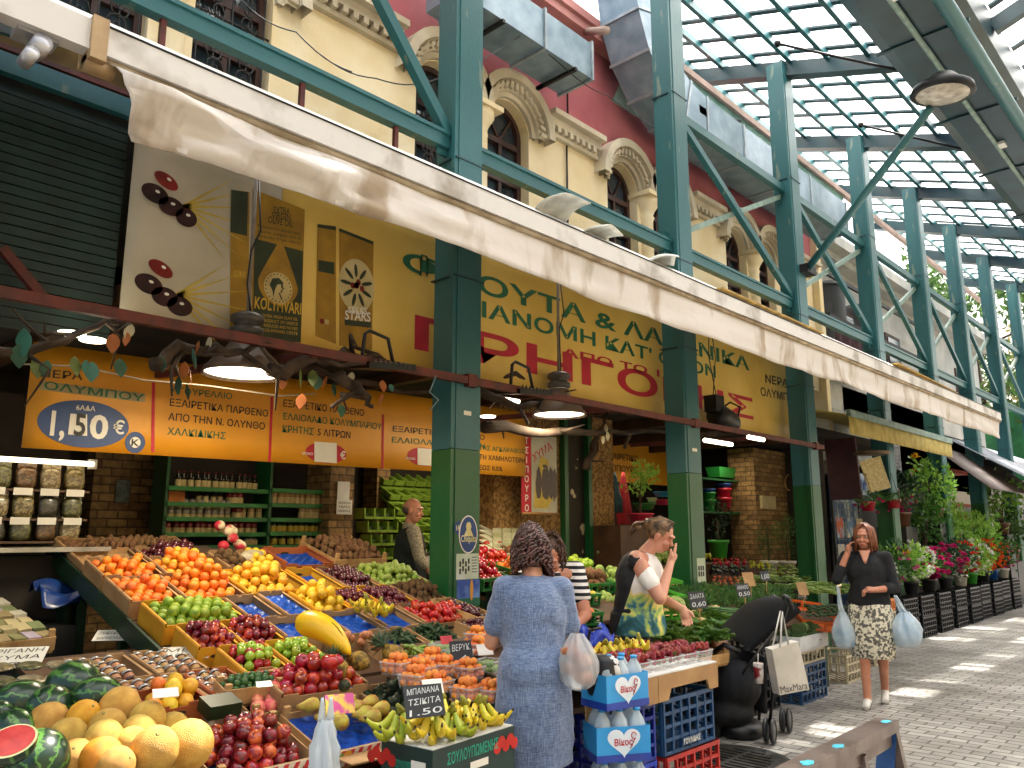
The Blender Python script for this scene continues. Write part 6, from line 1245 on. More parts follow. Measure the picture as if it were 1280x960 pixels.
for k,(px,py)in enumerate(((832,720),(836,738),(838,757),(800,0))):
 if py:F=frame_px((px-18,py+8),(px+22,py+6),(px-20,py-6),PM,.05);crate(F,'plastic:#4fae34','bright green plastic tray beside the second column, '+['top','middle','lowest'][k]+' of three',H=.07,liner=(CARD,.02))
a=MB();c=hx(765,690,-6.2)
for k in range(9):a.tube([c+V((0,-.3+.05*k,.02*(k%3))),c+V((.02,.0+.05*k,.05+.03*(k%3)))],.02,6)
solo(a,'leek_bundle',mat('leek','#a9b878','#7f9a4c',sc=12),'bundle of pale leeks behind the woman covering her mouth','leeks')
def bunch(name,fn,m):a=MB();fn(a);o=a.build(name,m);o.location=(0,0,-9);PROTO[name]=[o,False]
DIL=mat('dill_green','#557f38','#325a24',rough=.55,sc=8,objv=.15,translucent=.15);ONI=mat('onion_leaf','#4c7a3c','#36602c',rough=.45,sc=8,objv=.1);ROOT=mat('onion_root','#d2bd8c','#b39a60',rough=.7,sc=30)
def f_sal(a):
 for k in range(26):
  g=U(0,6.28);e=U(.2,1.3);d=V((cos(g)*sin(e),sin(g)*sin(e),cos(e)*.7));c=V((0,0,0));s=d.cross(V((0,0,1))).normalized();up=s.cross(d);L=U(.12,.19);Wd=U(.05,.085)
  ph=U(0,6)
  def fn(u,v,d=d,s=s,up=up,L=L,Wd=Wd,ph=ph):w_=Wd*sin(pi*(.12+.83*u))*(1+.15*sin(u*17+ph));return c+d*L*u+s*(v-.5)*2*w_+up*(-.05*u*u+.02*abs(v-.5)*2+.012*sin(v*9+u*12+ph))
  a.grid(fn,5,4)
def f_dil(a):
 for k in range(150):g=U(0,6.28);e=U(.1,1.45);d=V((cos(g)*sin(e),sin(g)*sin(e),cos(e)*.8+.1));leaf(a,d*U(.03,.12),(d+rv()*.5),rv(),U(.03,.06),U(.008,.016))
def f_oni(a):
 for k in range(14):
  s=U(-.05,.05);z=U(0,.05);a.tube([(-.16,s*.6,z),(-.10,s*.7,z),(0,s,z+.01),(.15,s*1.8+U(-.02,.02),z+.02),(.3,s*2.4+U(-.03,.03),z-.01)],[.008,.007,.006,.005,.002],5,0)
  a.tube([(-.21,s*.7,z-.01),(-.19,s*.6,z),(-.15,s*.6,z)],[.012,.014,.008],6,1)
  for q in range(3):a.tube([(-.21,s*.7,z),(-.25,s*.7+U(-.02,.02),z+U(-.02,.01))],.002,4,1)
def f_bean(a):
 for k in range(34):g=U(-.6,.6)+(pi if rnd.random()<.5 else 0);c=V((U(-.08,.08),U(-.06,.06),U(0,.05)));d=V((cos(g),sin(g),U(-.1,.1)));a.tube([c-d*.06,c+V((0,0,.01)),c+d*.06],[.003,.006,.003],5)
bunch('lettuce',f_sal,mat('salad_green','#6f9a42','#3f6a26',rough=.45,sc=8,objv=.2,translucent=.25));bunch('herb_bunch',f_dil,DIL);bunch('spring_onion_bunch',f_oni,[ONI,ROOT]);bunch('bean_pile',f_bean,mat('bean_green','#7f9a3f','#5c7a2c',rough=.45,sc=20,objv=.1))
def art(a):
 a.sph((0,0,0),(.8,.8,.85),12,8)
 for k in range(40):g=k*2.4;e=.15+2.2*k/40;d=V((cos(g)*sin(e),sin(g)*sin(e),cos(e)));leaf(a,d*.7-V((0,0,.1)),(d*.35+V((0,0,1))),d,.75,.55,fold=.3)
 a.tube([(0,0,-.8),(.1,0,-1.8)],.18,6)
bunch('artichoke',art,mat('artichoke_green','#5f7a44','#42592f',rough=.6,objv=.1));
def pep(a):lath(a,[(.001,-1.5),(.3,-1.2),(.7,-.2),(.85,.5),(.7,.85),(.3,.8),(.001,.65)],1,12,wob=lambda g,z:1+.1*sin(3*g));a.tube([(0,0,.65),(.1,0,1.2)],.12,5,1)
for n_,c_,c2 in(('red_pepper','#b5161a','#8c0f14'),('yellow_pepper','#c9c23a','#a8ab2c')):
 a=MB();pep(a);o=a.build(n_,[mat(n_+'_skin',c_,c2,rough=.2,coat=.4,objv=.1),STEM]);o.location=(0,0,-9);PROTO[n_]=[o,False]
a=MB();lath(a,[(.001,-1.9),(.5,-1.75),(.95,-1),(.85,0),(.55,1),(.3,1.4),(.001,1.45)],1,14);a.tube([(0,0,1.3),(.1,0,1.8)],.2,6,1);o=a.build('aubergine',[mat('aubergine_skin','#1d0f1f','#120914',rough=.12,coat=.6),mat('calyx','#4f8a2c')]);o.location=(0,0,-9);PROTO['aubergine']=[o,False]
a=MB();lath(a,[(.001,-2.2),(.25,-1.8),(.6,-.6),(.75,.6),(.5,1.1),(.001,1.2)],1,10);o=a.build('carrot',[mat('carrot_skin','#c0622a','#9c4a1c',rough=.6,objv=.15)]);o.location=(0,0,-9);PROTO['carrot']=[o,False]
rack(-3.5,-6.2,5.35,8.6,PBp,.06,'long low display of green vegetables beyond the strawberries')
def spread(name,px0,py0,px1,py1,nx,ny,r,lab,grp,lift=.02,rot=None,P=PBp,layers=1):
 for L_ in range(layers):
  for j in range(ny):
   for i in range(nx):
    c=pl(px0+(px1-px0)*(i+.5)/nx+U(-2,2),py0+(py1-py0)*(j+.5)/ny+U(-1,1),P[0],P[1]+lift+L_*.04,P[2])
    place(name,c,r*U(.85,1.15),(rot[0]+U(-.2,.2),rot[1]+U(-.2,.2),rot[2]+U(-.4,.4))if rot else(U(-.2,.2),U(-.2,.2),U(0,6)),lab,grp)
spread('lettuce',800,772,905,806,7,3,.9,'leafy dark lettuce in the wooden crate beside the pushchair','lettuces beside the pushchair')
spread('herb_bunch',806,748,862,772,5,3,1.1,'bunch of dark greens at the foot of the notice column','greens at the notice column foot',.03)
place('cabbage',pl(845,756,-2.6,.86,.14),.075,(0,0,1),'pale green cabbage among the dark greens at the notice column')
spread('spring_onion_bunch',885,764,925,786,2,3,.9,'bunch of spring onions with pale roots pointing left','spring onion bunches',.04,(0,0,.9))
spread('herb_bunch',872,742,985,764,7,3,1.1,'bunch of dill and parsley behind the spring onions','herb bunches behind the spring onions',.03)
spread('bean_pile',930,722,1010,742,6,2,1.2,'loose pile of green beans in the middle of the display','green bean piles in the middle',.02)
spread('bean_pile',1005,732,1062,746,5,2,1.2,'loose pile of long beans near the drainpipe column','bean piles near the drainpipe column',.02)
F=frame_px((1003,774),(1060,782),(1012,752),PBp,-.02);crate(F,'plastic:#d9611c','orange plastic crate of slim green and yellow peppers before the woman on the telephone',H=.09);spread('gherkin',1010,756,1056,770,8,4,.026,'slim pale pepper in the orange crate','slim peppers in the orange crate',.05,(0,0,-.5),layers=2)
F=frame_px((925,765),(958,772),(935,752),PBp,-.02);crate(F,'plastic:#d9611c','orange plastic crate end sticking out among the herbs',H=.08)
spread('courgette',950,706,1010,722,9,4,.032,'pale courgette in the row before the drainpipe column','courgettes before the drainpipe column',.02,(0,0,-.6))
spread('courgette',935,722,1000,736,6,2,.032,'yellowish courgette in the lower row of the display','yellowish courgettes in the lower row',.02,(0,0,-.6))
spread('aubergine',888,707,932,716,6,2,.042,'black shiny aubergine right of the notice column','aubergines right of the notice column',.03,(1.3,.2,.3))
spread('red_pepper',892,699,932,706,7,2,.036,'red pepper behind the aubergines','red peppers behind the aubergines',.03)
spread('yellow_pepper',880,692,906,699,5,2,.034,'yellow green pepper beside the second column','yellow peppers beside the second column',.03)
spread('yellow_pepper',936,702,962,709,5,2,.03,'yellow green pepper right of the red ones','yellow peppers right of the red ones',.03)
spread('carrot',890,720,930,732,6,3,.028,'carrot in the heap below the aubergines','carrots below the aubergines',.02,(1.5,.3,.6))
for k,(px,py)in enumerate(((905,744),(912,738))):F=frame_px((px-25,py+4),(px+15,py+4),(px-25,py-8),PBp,-.0);crate(F,'plastic:#6aae34','lime green tray of okra below the carrots, '+['front','back'][k]+' one',H=.06,liner=(CARD,.02))
spread('tomato',944,736,958,742,3,1,.03,'small tomato among the beans','tomatoes among the beans')
for k,(px,py,dp,w_,l_,lb)in enumerate(((872,750,6.1,.16,['ΣΑΛΑΤΑ','0,60'],'chalkboard price at the foot of the notice column'),(929,738,6.9,.15,['ΑΝΗΘΟ','0,50'],'chalkboard price among the herbs'),(956,720,7.9,.12,['1,00'],'chalkboard price behind the herbs'),(1002,743,8.0,.12,['1,20'],'chalkboard price in the beans, right of the brown card'))):card(0,0,0,w_,w_*.8,l_,'small '+lb,SLATE,CHALK,1.25,.1,wp=hd(px,py,dp),stick=.12)
for k,(px,py,dp)in enumerate(((936,724,7.4),(1003,736,8.0))):card(0,0,0,.12,.13,None,'brown cardboard tag in the vegetables, '+['left','right'][k]+' of two',CARD,DKT,1.2,wp=hd(px,py,dp),stick=.1)
card(0,0,0,.2,.1,None,'cream card held up over the beans beside the woman on the telephone',mat('cream_card','#d9c9a3'),DKT,1.0,.6,wp=hd(1046,727,8.2),stick=.15)
SY0,SY1,SX0,SX1=3.32,4.62,-2.62,-3.45;SZ=.78
t=thing('strawberry_table','cardboard fronted table top with white paper under the strawberries','table',(-3.0,4,SZ))
a=MB();a.box(((SX0+SX1)/2,(SY0+SY1)/2,SZ-.006),(SX0-SX1,SY1-SY0,.008));a.build('paper_cover',WHITE,t,True)
for k,(ya,yb)in enumerate(((SY0,3.96),(3.965,SY1))):
 a=MB();X_=SX0+.003;h_=.14;z0=SZ-.012;a.prism([(X_,ya,z0),(X_,yb,z0),(X_,yb,z0-h_),(X_,yb-.10,z0-h_),(X_,yb-.13,z0-h_+.06),(X_,ya+.13,z0-h_+.06),(X_,ya+.10,z0-h_),(X_,ya,z0-h_)],(-.012,0,0));a.build('cardboard_front',CARD,t,True)
a=MB();X_=SY1+.003;a.box(((SX0+SX1)/2,SY1+.003,SZ-.06),(SX0-SX1,.01,.09));a.build('cardboard_side',CARD,t,True)
def bigcrate(x,y,z,w,d,H,c_,lab,yaw=0,txt=None):
 F=Frame(V((x,y-w/2,z+H)),V((x,y+w/2,z+H)),V((x-d,y-w/2,z+H)),V((0,0,1)));t_=crate(F,'plastic:'+c_,lab,H=H)
 if txt:a=MB();a.box((.0,-F.d/2-.012,.05),(.2,.004,.04));a.build('name_plate',mat('plastic_'+c_.strip('#'),c_),t_);a=MB();text_mb(a,txt,(-.09,-F.d/2-.0155,.035),(1,0,0),(0,0,1),.18,.03,.01);a.build('white_lettering',WHT,t_)
 return t_
bigcrate(SX0-.02,4.31,.33,.56,.38,.30,'#20466e','dark blue plastic crate under the right half of the strawberry table, upper',txt='ΓΟΥΛΙΔΗΣ')
bigcrate(SX0-.01,4.33,.0,.58,.38,.325,'#b5302a','red plastic crate at the foot of the strawberry table')
bigcrate(SX0-.03,3.70,.33,.54,.38,.30,'#1f2f8a','royal blue plastic crate under the left half of the strawberry table, upper',txt='ΓΟΥΛΙΔΗΣ')
bigcrate(SX0-.03,3.70,.0,.54,.38,.325,'#2440b8','bright blue plastic crate under the left half of the strawberry table, lower')
k=0
for j in range(4):
 for i in range(8):
  yy=SY0+.10+i*.165;xx=SX0-.09-j*.15
  if j==0 and i<2:continue
  c=V((xx,yy,SZ+.001));punnet(c,.105,.14,.06,'clear punnet of strawberries in the %s row of the table'%['front','second','third','back'][j],'strawberry punnets in the %s row'%['front','second','third','back'][j],0)
  if j<2:heap('strawberry',c+V((0,0,.03)),.10,.14,.022,22,'red strawberry in a punnet of the %s row'%['front','second'][j],'strawberries in the %s row'%['front','second'][j],0,2)
  else:heap('strawberry',c+V((0,0,.035)),.10,.13,.024,12,'red strawberry in a punnet of the %s row'%['','','third','back'][j],'strawberries in the %s row'%['','','third','back'][j],0,1)
a=MB();c=hz(746,806,.84);a.solid(lambda u,v:c+V((.12*(v-.5),.22*(u-.5),.05+.03*sin(u*7+v*5)+.03*sin(v*13))),14,10,(0,0,-.05));solo(a,'blue_bag',mat('bright_blue_bag','#1b3fb8','#1430a0',rough=.3),'bright blue plastic bag folded beside the strawberries','bag')
bigcrate(-3.08,2.62,.0,.5,.4,.28,'#8c2420','dark red plastic crate under the pears, lower');bigcrate(-3.08,2.62,.285,.5,.4,.27,'#8c2420','dark red plastic crate under the pears, upper')
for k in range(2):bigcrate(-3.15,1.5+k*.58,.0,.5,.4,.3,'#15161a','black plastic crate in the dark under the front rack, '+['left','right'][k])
a=MB();a.box((-3.07,1.85,.575),(.12,.5,.02),Matrix.Rotation(.1,3,'Z'));a.box((-3.0,2.35,.60),(.16,.4,.006),Matrix.Rotation(-.1,3,'Z'));solo(a,'flattened_carton',CARD,'flattened cardboard sheets hanging out under the striped crates','cardboard')
t=thing('carrier_bag','thin white carrier bag hanging from the corner of the striped apple crate','bag',hd(406,935,2.5));a=MB()
a.lathe([(.045,-.13),(.062,-.06),(.058,0),(.040,.05),(.026,.085)],40,sy=.55,cap=False,wob=lambda g,z:1+.16*sin(7*g+z*30)+.09*sin(13*g-z*50));a.build('sack',mat('thin_bag','#e9eef0','#cfd8de',rough=.3,translucent=.45),t)
for s_ in(-1,1):a=MB();a.solid(lambda u,v:V((s_*.006,(v-.5)*(.03-.02*u)+s_*.012,.08+.07*u)),5,3,(.002,0,0));a.build('handle',MC['thin_bag'],t)
a=MB();c0_=hz(350,958,.56)
for k in range(7):a.sph(c0_+V((U(-.05,.05),-.12+.05*k,U(-.01,.02))),(.05,.05,.03),10,7)
solo(a,'bag_heap',mat('bag_blue_white','#d5dce4','#5f7fb0',rough=.35,sc=18,thresh=(.35,.5)),'crumpled blue and white bags under the striped apple crate','bag')
KN=[('orange','oranges'),('red_apple','dark apples'),('green_apple','green apples'),('peach','peaches'),('plum','plums'),('lemon','lemons'),('potato','potatoes'),('green_citrus','green citrus')]
def more(P,x0,x1,nx,y0,y1,ny,where,kinds,size=.035,lay=2,kind='card',lift=0):
 dx,dy=(x1-x0)/nx,(y1-y0)/ny
 for i in range(nx):
  for j in range(ny):
   F=frame_xy(x0+dx*i-.01,x0+dx*(i+1)+.01,y0+dy*j+.01,y0+dy*(j+1)-.01,P,lift);nm=kinds[(i*ny+j)%len(kinds)];w_='row %s, place %s'%('one two three four five six seven eight'.split()[i],'one two three four five six seven eight'.split()[j])
   crate(F,kind,'carton of %s %s, %s'%(nm.replace('_',' '),where,w_),H=.1,liner=(DKW if kind.startswith('plastic')else BLUEL,.04));r_=size*(.6 if nm in('plum','cherry_plum')else 1);fill(F,nm,r_,'%s in the carton %s, %s'%(nm.replace('_',' '),where,w_),'%s, %s, %s'%(nm.replace('_',' '),where,w_),lay,heap=.7)
more(PM,-4.65,-6.5,4,5.6,6.8,3,'of the back citrus rack',['tomato','potato','cabbage','orange','tomato','green_apple'],.045,2,'plastic:#2f7a34')
more(PA,-5.42,-5.8,1,2.84,3.28,2,'behind the grapefruit',['kiwi','lemon'],.03,2)
more(AP,-3.72,-4.08,1,3.75,4.1,1,'left of the blue dress',['cherry_plum'],.03,2)
more(PBp,-4.4,-5.9,4,5.4,6.35,2,'beside the second column',['green_apple','cabbage','lettuce','green_citrus'],.05,2,'plastic:#4fae34')
spread('herb_bunch',800,738,850,752,4,2,1.1,'bunch of dark herbs behind the greens left of the notice column','dark herbs left of the notice column',.03)
F=frame_px((800,800),(872,822),(800,782),PBp,-.03);crate(F,'wood','long wooden crate edge holding the dark lettuces',H=.1)
SKIN=mat('skin','#c98e72','#b5755a',rough=.5,sc=7,bump=.1);SKINF=mat('skin_fair','#d6a184','#c4846a',rough=.5,sc=7,bump=.1)
def basis(f,u=V((0,0,1))):f=V(f).normalized();r=f.cross(u).normalized();return Matrix((r,f,r.cross(f))).transposed()
def hand(mb,w,d,pn,side,curl=.5,s=1.0):
 """w wrist, d finger direction, pn palm normal, side +1/-1 for the thumb side"""
 d=V(d).normalized();pn=V(pn);pn=(pn-d*pn.dot(d)).normalized();x=d.cross(pn).normalized()*side
 mb.caps(w-d*.01,w+d*.045*s,.026*s,.030*s);
 for i in range(4):
  o=(1.5-i)*.0195*s;L=(.040,.045,.042,.033)[i]*s;r=(.0105,.011,.0105,.009)[i]*s;p=w+d*.055*s+x*o;mb.caps(w+d*.02*s+x*o*.8,p,.014*s,r*1.05)
  q=p+(d*cos(curl*.7)+pn*sin(curl*.7)+x*(1.5-i)*.06).normalized()*L;mb.caps(p,q,r,r*.92,8);q2=q+(d*cos(curl*1.7)+pn*sin(curl*1.7)).normalized()*L*.85;mb.caps(q,q2,r*.92,r*.72,8)
 b=w+d*.012*s+x*.02*s;m=b+(d*.6+x*.75+pn*.25).normalized()*.038*s;mb.caps(b,m,.015*s,.0125*s,8);mb.caps(m,m+(d*.9+x*.25+pn*.35).normalized()*.032*s,.012*s,.009*s,8)
def head_prims(mb,C,B):
 P=lambda x,y,z:C+B@V((x,y,z));E3=B
 mb.sph(P(0,-.012,.025),(.074,.094,.092),18,12,E3);mb.sph(P(0,.022,-.045),(.058,.066,.075),16,10,E3);mb.sph(P(0,.045,-.088),(.03,.03,.024),12,8,E3)
 mb.caps(P(0,.082,.014),P(0,.102,-.028),.009,.0135,8);mb.sph(P(0,.084,.03),(.05,.02,.012),10,6,E3)
 for s in(-1,1):mb.sph(P(s*.034,.068,-.03),(.026,.026,.024),10,6,E3);mb.sph(P(s*.076,.0,-.008),(.011,.02,.032),8,6,E3)
 mb.sph(P(0,.083,-.058),(.024,.014,.008),10,6,E3);mb.sph(P(0,.08,-.070),(.02,.014,.008),10,6,E3)
def face_bits(t,C,B,closed=False,lip='#a8524c'):
 P=lambda x,y,z:C+B@V((x,y,z))
 for s in(-1,1):
  a=MB();a.sph(P(s*.031,.0745 if not closed else.070,.008),(.013,.010,.007 if not closed else.004),10,7,B);a.build('eye',mat('eye_white','#cfc8bf')if not closed else SKIN,t)
  if not closed:a=MB();a.sph(P(s*.031,.084,.007),(.006,.004,.006),8,6,B);a.build('iris',mat('iris','#2e2018'),t)
  a=MB();a.tube([P(s*.014,.090,.026),P(s*.031,.090,.033),P(s*.050,.076,.027)],[.0015,.0022,.001],6);a.build('eyebrow',mat('brow','#4a3324'),t)
 a=MB();a.tube([P(-.024,.088,-.064),P(-.010,.099,-.061),P(.010,.099,-.061),P(.024,.088,-.064)],[.002,.0055,.0055,.002],7);a.build('lips',mat('lip_'+lip.strip('#'),lip,rough=.4),t)
def body(t,J,B,hands,skin,girth=1,hip=.165,sh=None):
 a=MB();g=girth;N_=J['neck'];C=J['head']
 head_prims(a,C,B);a.caps(N_,C+B@V((0,-.015,-.06)),.056,.048);ch=J['chest'];pv=J['pelvis']
 a.sph(ch,(.155*g,.11*g,.17));a.sph(pv,(hip*g,.125*g,.13));a.caps(ch,pv,.115*g,.13*g,16);a.caps(ch,N_,.10*g,.055)
 for s in 'lr':
  S_,E_,W_=J['s'+s],J['e'+s],J['w'+s];a.caps(N_-V((0,0,.06)),S_,.06,.055*g);a.caps(S_,E_,.052*g,.040*g);a.caps(E_,W_,.040*g,.026)
  H_,K_,A_,T_=J['h'+s],J['k'+s],J['a'+s],J['t'+s];a.caps(H_,K_,.088*g,.056*g);a.caps(K_,A_,.052*g,.034);m=K_.lerp(A_,.3);a.sph(m-(T_-A_).normalized()*.012,(.05*g,.05*g,.1));a.caps(A_-V((0,0,.03)),T_,.033,.027);a.caps(A_,A_-V((0,0,.035)),.036,.034)
 for s,(d,pn,side,curl)in hands.items():hand(a,J['w'+s],d,pn,side,curl)
 o=newobj('body',remesh(a,'body',.0062,2),t,[skin]);return o
def cloth(t,fn,name,m,vox=.011,hem=None,smooth=3,wr=.006,cuts=()):
 a=MB();fn(a);me=remesh(a,name,vox,smooth);bm=bmesh.new();bm.from_mesh(me)
 for co,no in([(V((0,0,hem)),V((0,0,-1)))]if hem else[])+list(cuts):bmesh.ops.bisect_plane(bm,geom=bm.verts[:]+bm.edges[:]+bm.faces[:],plane_co=co,plane_no=no,clear_outer=True)
 bm.normal_update()
 for v in bm.verts:p=v.co;v.co+=v.normal*(wr*(noise.noise(V((p.x*9,p.y*9,p.z*4)))+.6*noise.noise(p*18)))
 for f in bm.faces:f.smooth=True
 bm.to_mesh(me);bm.free();o=newobj(name,me,t,[m]);md=o.modifiers.new('thickness','SOLIDIFY');md.thickness=.003;return o
def hair_straight(t,C,B,m,L=.16,n=260,back=True,bun=False,vol=1.0,part=None):
 a=MB();P=lambda x,y,z:C+B@V((x,y,z));a.sph(P(0,-.022,.034),(.081*vol,.096,.095),18,12,B)
 if not bun:a.sph(P(0,-.055,-.02),(.078*vol,.06,.09),14,9,B)
 for k in range(n):
  th=U(-2.5,2.5)-pi/2;r0=.086*vol;x,y=cos(th),sin(th);p0=P(U(-.02,.02),U(-.06,.05),.128);p1=P(x*r0*.93,y*.098-.018,.06+U(-.01,.02));
  if bun:tg=P(U(-.02,.02),-.13,.02+U(-.03,.03));a.tube([p0,p1,p1.lerp(tg,.5)+B@V((0,-.02,0)),tg],[.004,.006,.006,.004],5)
  else:l=L*U(.75,1.1);p2=p1+V((0,0,-l*.5))+B@V((x*.012,y*.01-.01,0));a.tube([p0,p1,p2,p2+V((U(-.012,.012),U(-.012,.012),-l*.5))],[.004,.007,.007,.003],5)
 if bun:
  for k in range(26):q=P(U(-.025,.025),-.14+U(-.02,.01),.01+U(-.03,.03));a.tube([q,q+B@V((U(-.02,.02),-.05,-.03)),q+B@V((U(-.03,.03),-.06,-.10))],[.007,.007,.003],5)
 a.build('hair',m,t)
def hair_curly(t,C,B,m,n=520,low=-.12,vol=.86):
 a=MB();P=lambda x,y,z:C+B@V((x,y,z));a.sph(P(0,-.02,.03),(.078,.096,.092),18,12,B);a.sph(P(0,-.05,-.05),(.066,.046,.075),12,8,B)
 for k in range(n):
  th=U(-2.35,2.35)-pi/2;z=U(low,.11);rr=sqrt(max(.02,1-(max(z,0)/.135)**2));c=P(cos(th)*.092*rr*vol,sin(th)*.10*rr*vol-.02,z+.02);ax=(B@V((cos(th)*.4,sin(th)*.4,-1))).normalized();e1=ax.orthogonal().normalized();e2=ax.cross(e1);ph=U(0,6)
  a.tube([c+ax*(.09*s/9-.03)+(e1*cos(ph+s*.95)+e2*sin(ph+s*.95))*.013 for s in range(10)],[.003]+[.005]*8+[.002],5)
 a.build('hair',m,t)
HB=mat('hair_dark_brown','#5c3226','#2c1812',rough=.45,sc=30);HR=mat('hair_auburn','#8a4e2c','#5e321c',rough=.45,sc=30);HL=mat('hair_streaked','#8a6a48','#4a3424',rough=.45,sc=24,thresh=(.4,.6))
def std(h=1.62,lean=0,**k):
 s=h/1.66;j=dict(head=V((0,lean*.5+.015,1.53)),neck=V((0,lean*.35-.01,1.38)),chest=V((0,lean*.22,1.20)),pelvis=V((0,0,.93)),sl=V((-.175,lean*.3,1.34)),sr=V((.175,lean*.3,1.34)),el=V((-.22,lean*.2,1.06)),er=V((.22,lean*.2,1.06)),wl=V((-.22,.08,.83)),wr=V((.22,.08,.83)),hl=V((-.09,0,.88)),hr=V((.09,0,.88)),kl=V((-.09,.02,.47)),kr=V((.09,.02,.47)),al=V((-.09,0,.075)),ar=V((.09,0,.075)),tl=V((-.10,.14,.03)),tr=V((.10,.14,.03)))
 j.update({a:V(b)for a,b in k.items()});return{a:b*s for a,b in j.items()}
def linen():
 m=mat('blue_linen','#5a6c8c','#4a5b7a',rough=.9,sc=5,bump=.0,sheen=.3);nt=m.node_tree;N=nt.nodes;L=nt.links;b=N['Principled BSDF']
 tc=N.new('ShaderNodeTexCoord');out=[]
 for sc_ in((260,260,22),(30,30,300)):
  mp=N.new('ShaderNodeMapping');mp.inputs['Scale'].default_value=sc_;L.new(tc.outputs['Object'],mp.inputs[0]);nz=N.new('ShaderNodeTexNoise');nz.inputs['Scale'].default_value=1;L.new(mp.outputs[0],nz.inputs[0]);out.append(nz)
 ad=N.new('ShaderNodeMath');L.new(out[0].outputs[0],ad.inputs[0]);L.new(out[1].outputs[0],ad.inputs[1]);rp=N.new('ShaderNodeValToRGB');rp.color_ramp.elements[0].position=.36;rp.color_ramp.elements[1].position=.66
 ml=N.new('ShaderNodeMath');ml.operation='MULTIPLY';ml.inputs[1].default_value=.5;L.new(ad.outputs[0],ml.inputs[0]);L.new(ml.outputs[0],rp.inputs[0]);rp.color_ramp.elements[0].color=(*hexc('#44557a'),1);rp.color_ramp.elements[1].color=(*hexc('#8496b4'),1);L.new(rp.outputs[0],b.inputs['Base Color']);return m
h1=1.60;J=std(h1,.14,er=(.215,.10,1.045),wr=(.17,.31,1.06),el=(-.21,.10,1.05),wl=(-.12,.32,1.05),head=(.0,.14,1.50),sl=(-.145,.04,1.33),sr=(.145,.04,1.33))
T1=thing('person','woman in a long blue linen dress with curly dark hair, seen from behind','person',(-2.74,3.06,0),.80);Bh=basis((0.0,.8,-.55))
body(T1,J,Bh,{'r':((0,1,-.1),(-1,0,-.3),1,1.0),'l':((.2,1,-.1),(1,0,-.3),-1,.6)},SKINF,.98)
def f(a):
 s=h1/1.66;ch,pv=J['chest'],J['pelvis'];a.sph(ch,(.172,.14,.2));a.sph(ch+V((0,.02,-.1)),(.165,.15,.2));a.caps(ch,pv,.135,.145,16);a.sph(pv+V((0,-.01,0)),(.182,.16,.17));a.caps(J['sl'],J['sr'],.060,.060);a.caps(J['neck']-V((0,0,.05)),ch,.085,.15)
 for q in 'lr':a.caps(J['s'+q],J['s'+q].lerp(J['e'+q],.66),.064,.064)
 a.lathe([(.15,.40),(.178,.44),(.188,.6),(.185,.8),(.17,.95)],40,(0,0.0,0),sx=1.02,sy=.86,wob=lambda g,z:1+.03*sin(5*g+1)*(1-z)*1.5)
cloth(T1,f,'dress',linen(),.010,.475,wr=.010,cuts=[(J['sr'].lerp(J['er'],.80),(J['er']-J['sr']).normalized())]if False else())
hair_curly(T1,J['head'],Bh,HB);
for s in 'lr':a=MB();a.caps(J['a'+s]-V((0,.03,.035)),J['t'+s]-V((0,0,.005)),.038,.035);newobj('shoe',remesh(a,'shoe',.008,2),T1,[mat('shoe_black','#1c1a1a')])
M1=MW(T1)
def sack(c,rx,rz,top,m,lab,name='carrier_bag',seed=1.0,hnd=.05,ry=None,parts=()):
 t=thing(name,lab,'bag',c-V((0,0,rz)));a=MB();H_=rz*2;ry=ry or rx*.7
 pr=[(.001,0),(.55,.02),(.86,.12),(1,.32),(.97,.5),(.8,.68),(.55,.84),(.34,.95),(.28,1.0)]
 a.lathe([(r_,z_*H_)for r_,z_ in pr],44,sx=rx,sy=ry,cap=False,wob=lambda g,z:1+(.05+.10*z/H_)*sin(5*g+seed+z*14)+(.03+.10*z/H_)*sin(11*g-seed+z*22)+.12*noise.noise(V((cos(g)*2,sin(g)*2,z*9+seed))))
 a.build('sack',m,t)
 for s in(-1,1):
  b=V((0,s*ry*.22,H_*.95));e=V(top-c)+V((0,s*.006,rz));d=(e-b);a=MB();a.solid(lambda u,v:b+d*u+V((1,0,0))*((v-.5)*rx*(.5-.32*u))+V((0,s*.008*sin(v*9+u*5),0)),6,6,(0,.002,0));a.build('handle',m,t)
 for nm_,mb_,m_ in parts:mb_.build(nm_,m_,t)
 return t
THIN=mat('thin_plastic','#e9edf0','#cfd6da',rough=.25,alpha=.42,sc=9,bump=.7,bsc=14);BRD=mat('bread_crust','#c98a5e','#a86840',rough=.8,sc=8,bump=.3);THIN2=mat('milky_plastic','#e3ecf2','#b9d3e4',rough=.25,alpha=.6,sc=9,bump=.7,bsc=14);BLB=mat('pale_blue_bag','#a9cbe0','#5f9cc6',rough=.35,sc=3,translucent=.3,thresh=(.42,.55),bump=.4,bsc=9)
tp=M1@(J['er'].lerp(J['wr'],.45)+V((0,0,.0)));c=hd(722,826,3.78);pb_=MB()
for k in range(4):pb_.sph(V((.03*(-1)**k,U(-.02,.02),.055+.036*k)),(.052,.045,.034),14,9)
sack(c,.105,.125,tp,THIN,'thin white carrier bag with round bread loaves on the arm of the blue dress',seed=3,parts=[('bread_loaf',pb_,BRD)])
PAT=mat('patterned_cloth','#e2e0da','#1b1b1d',rough=.7,sc=34,thresh=(.48,.5),det=2)
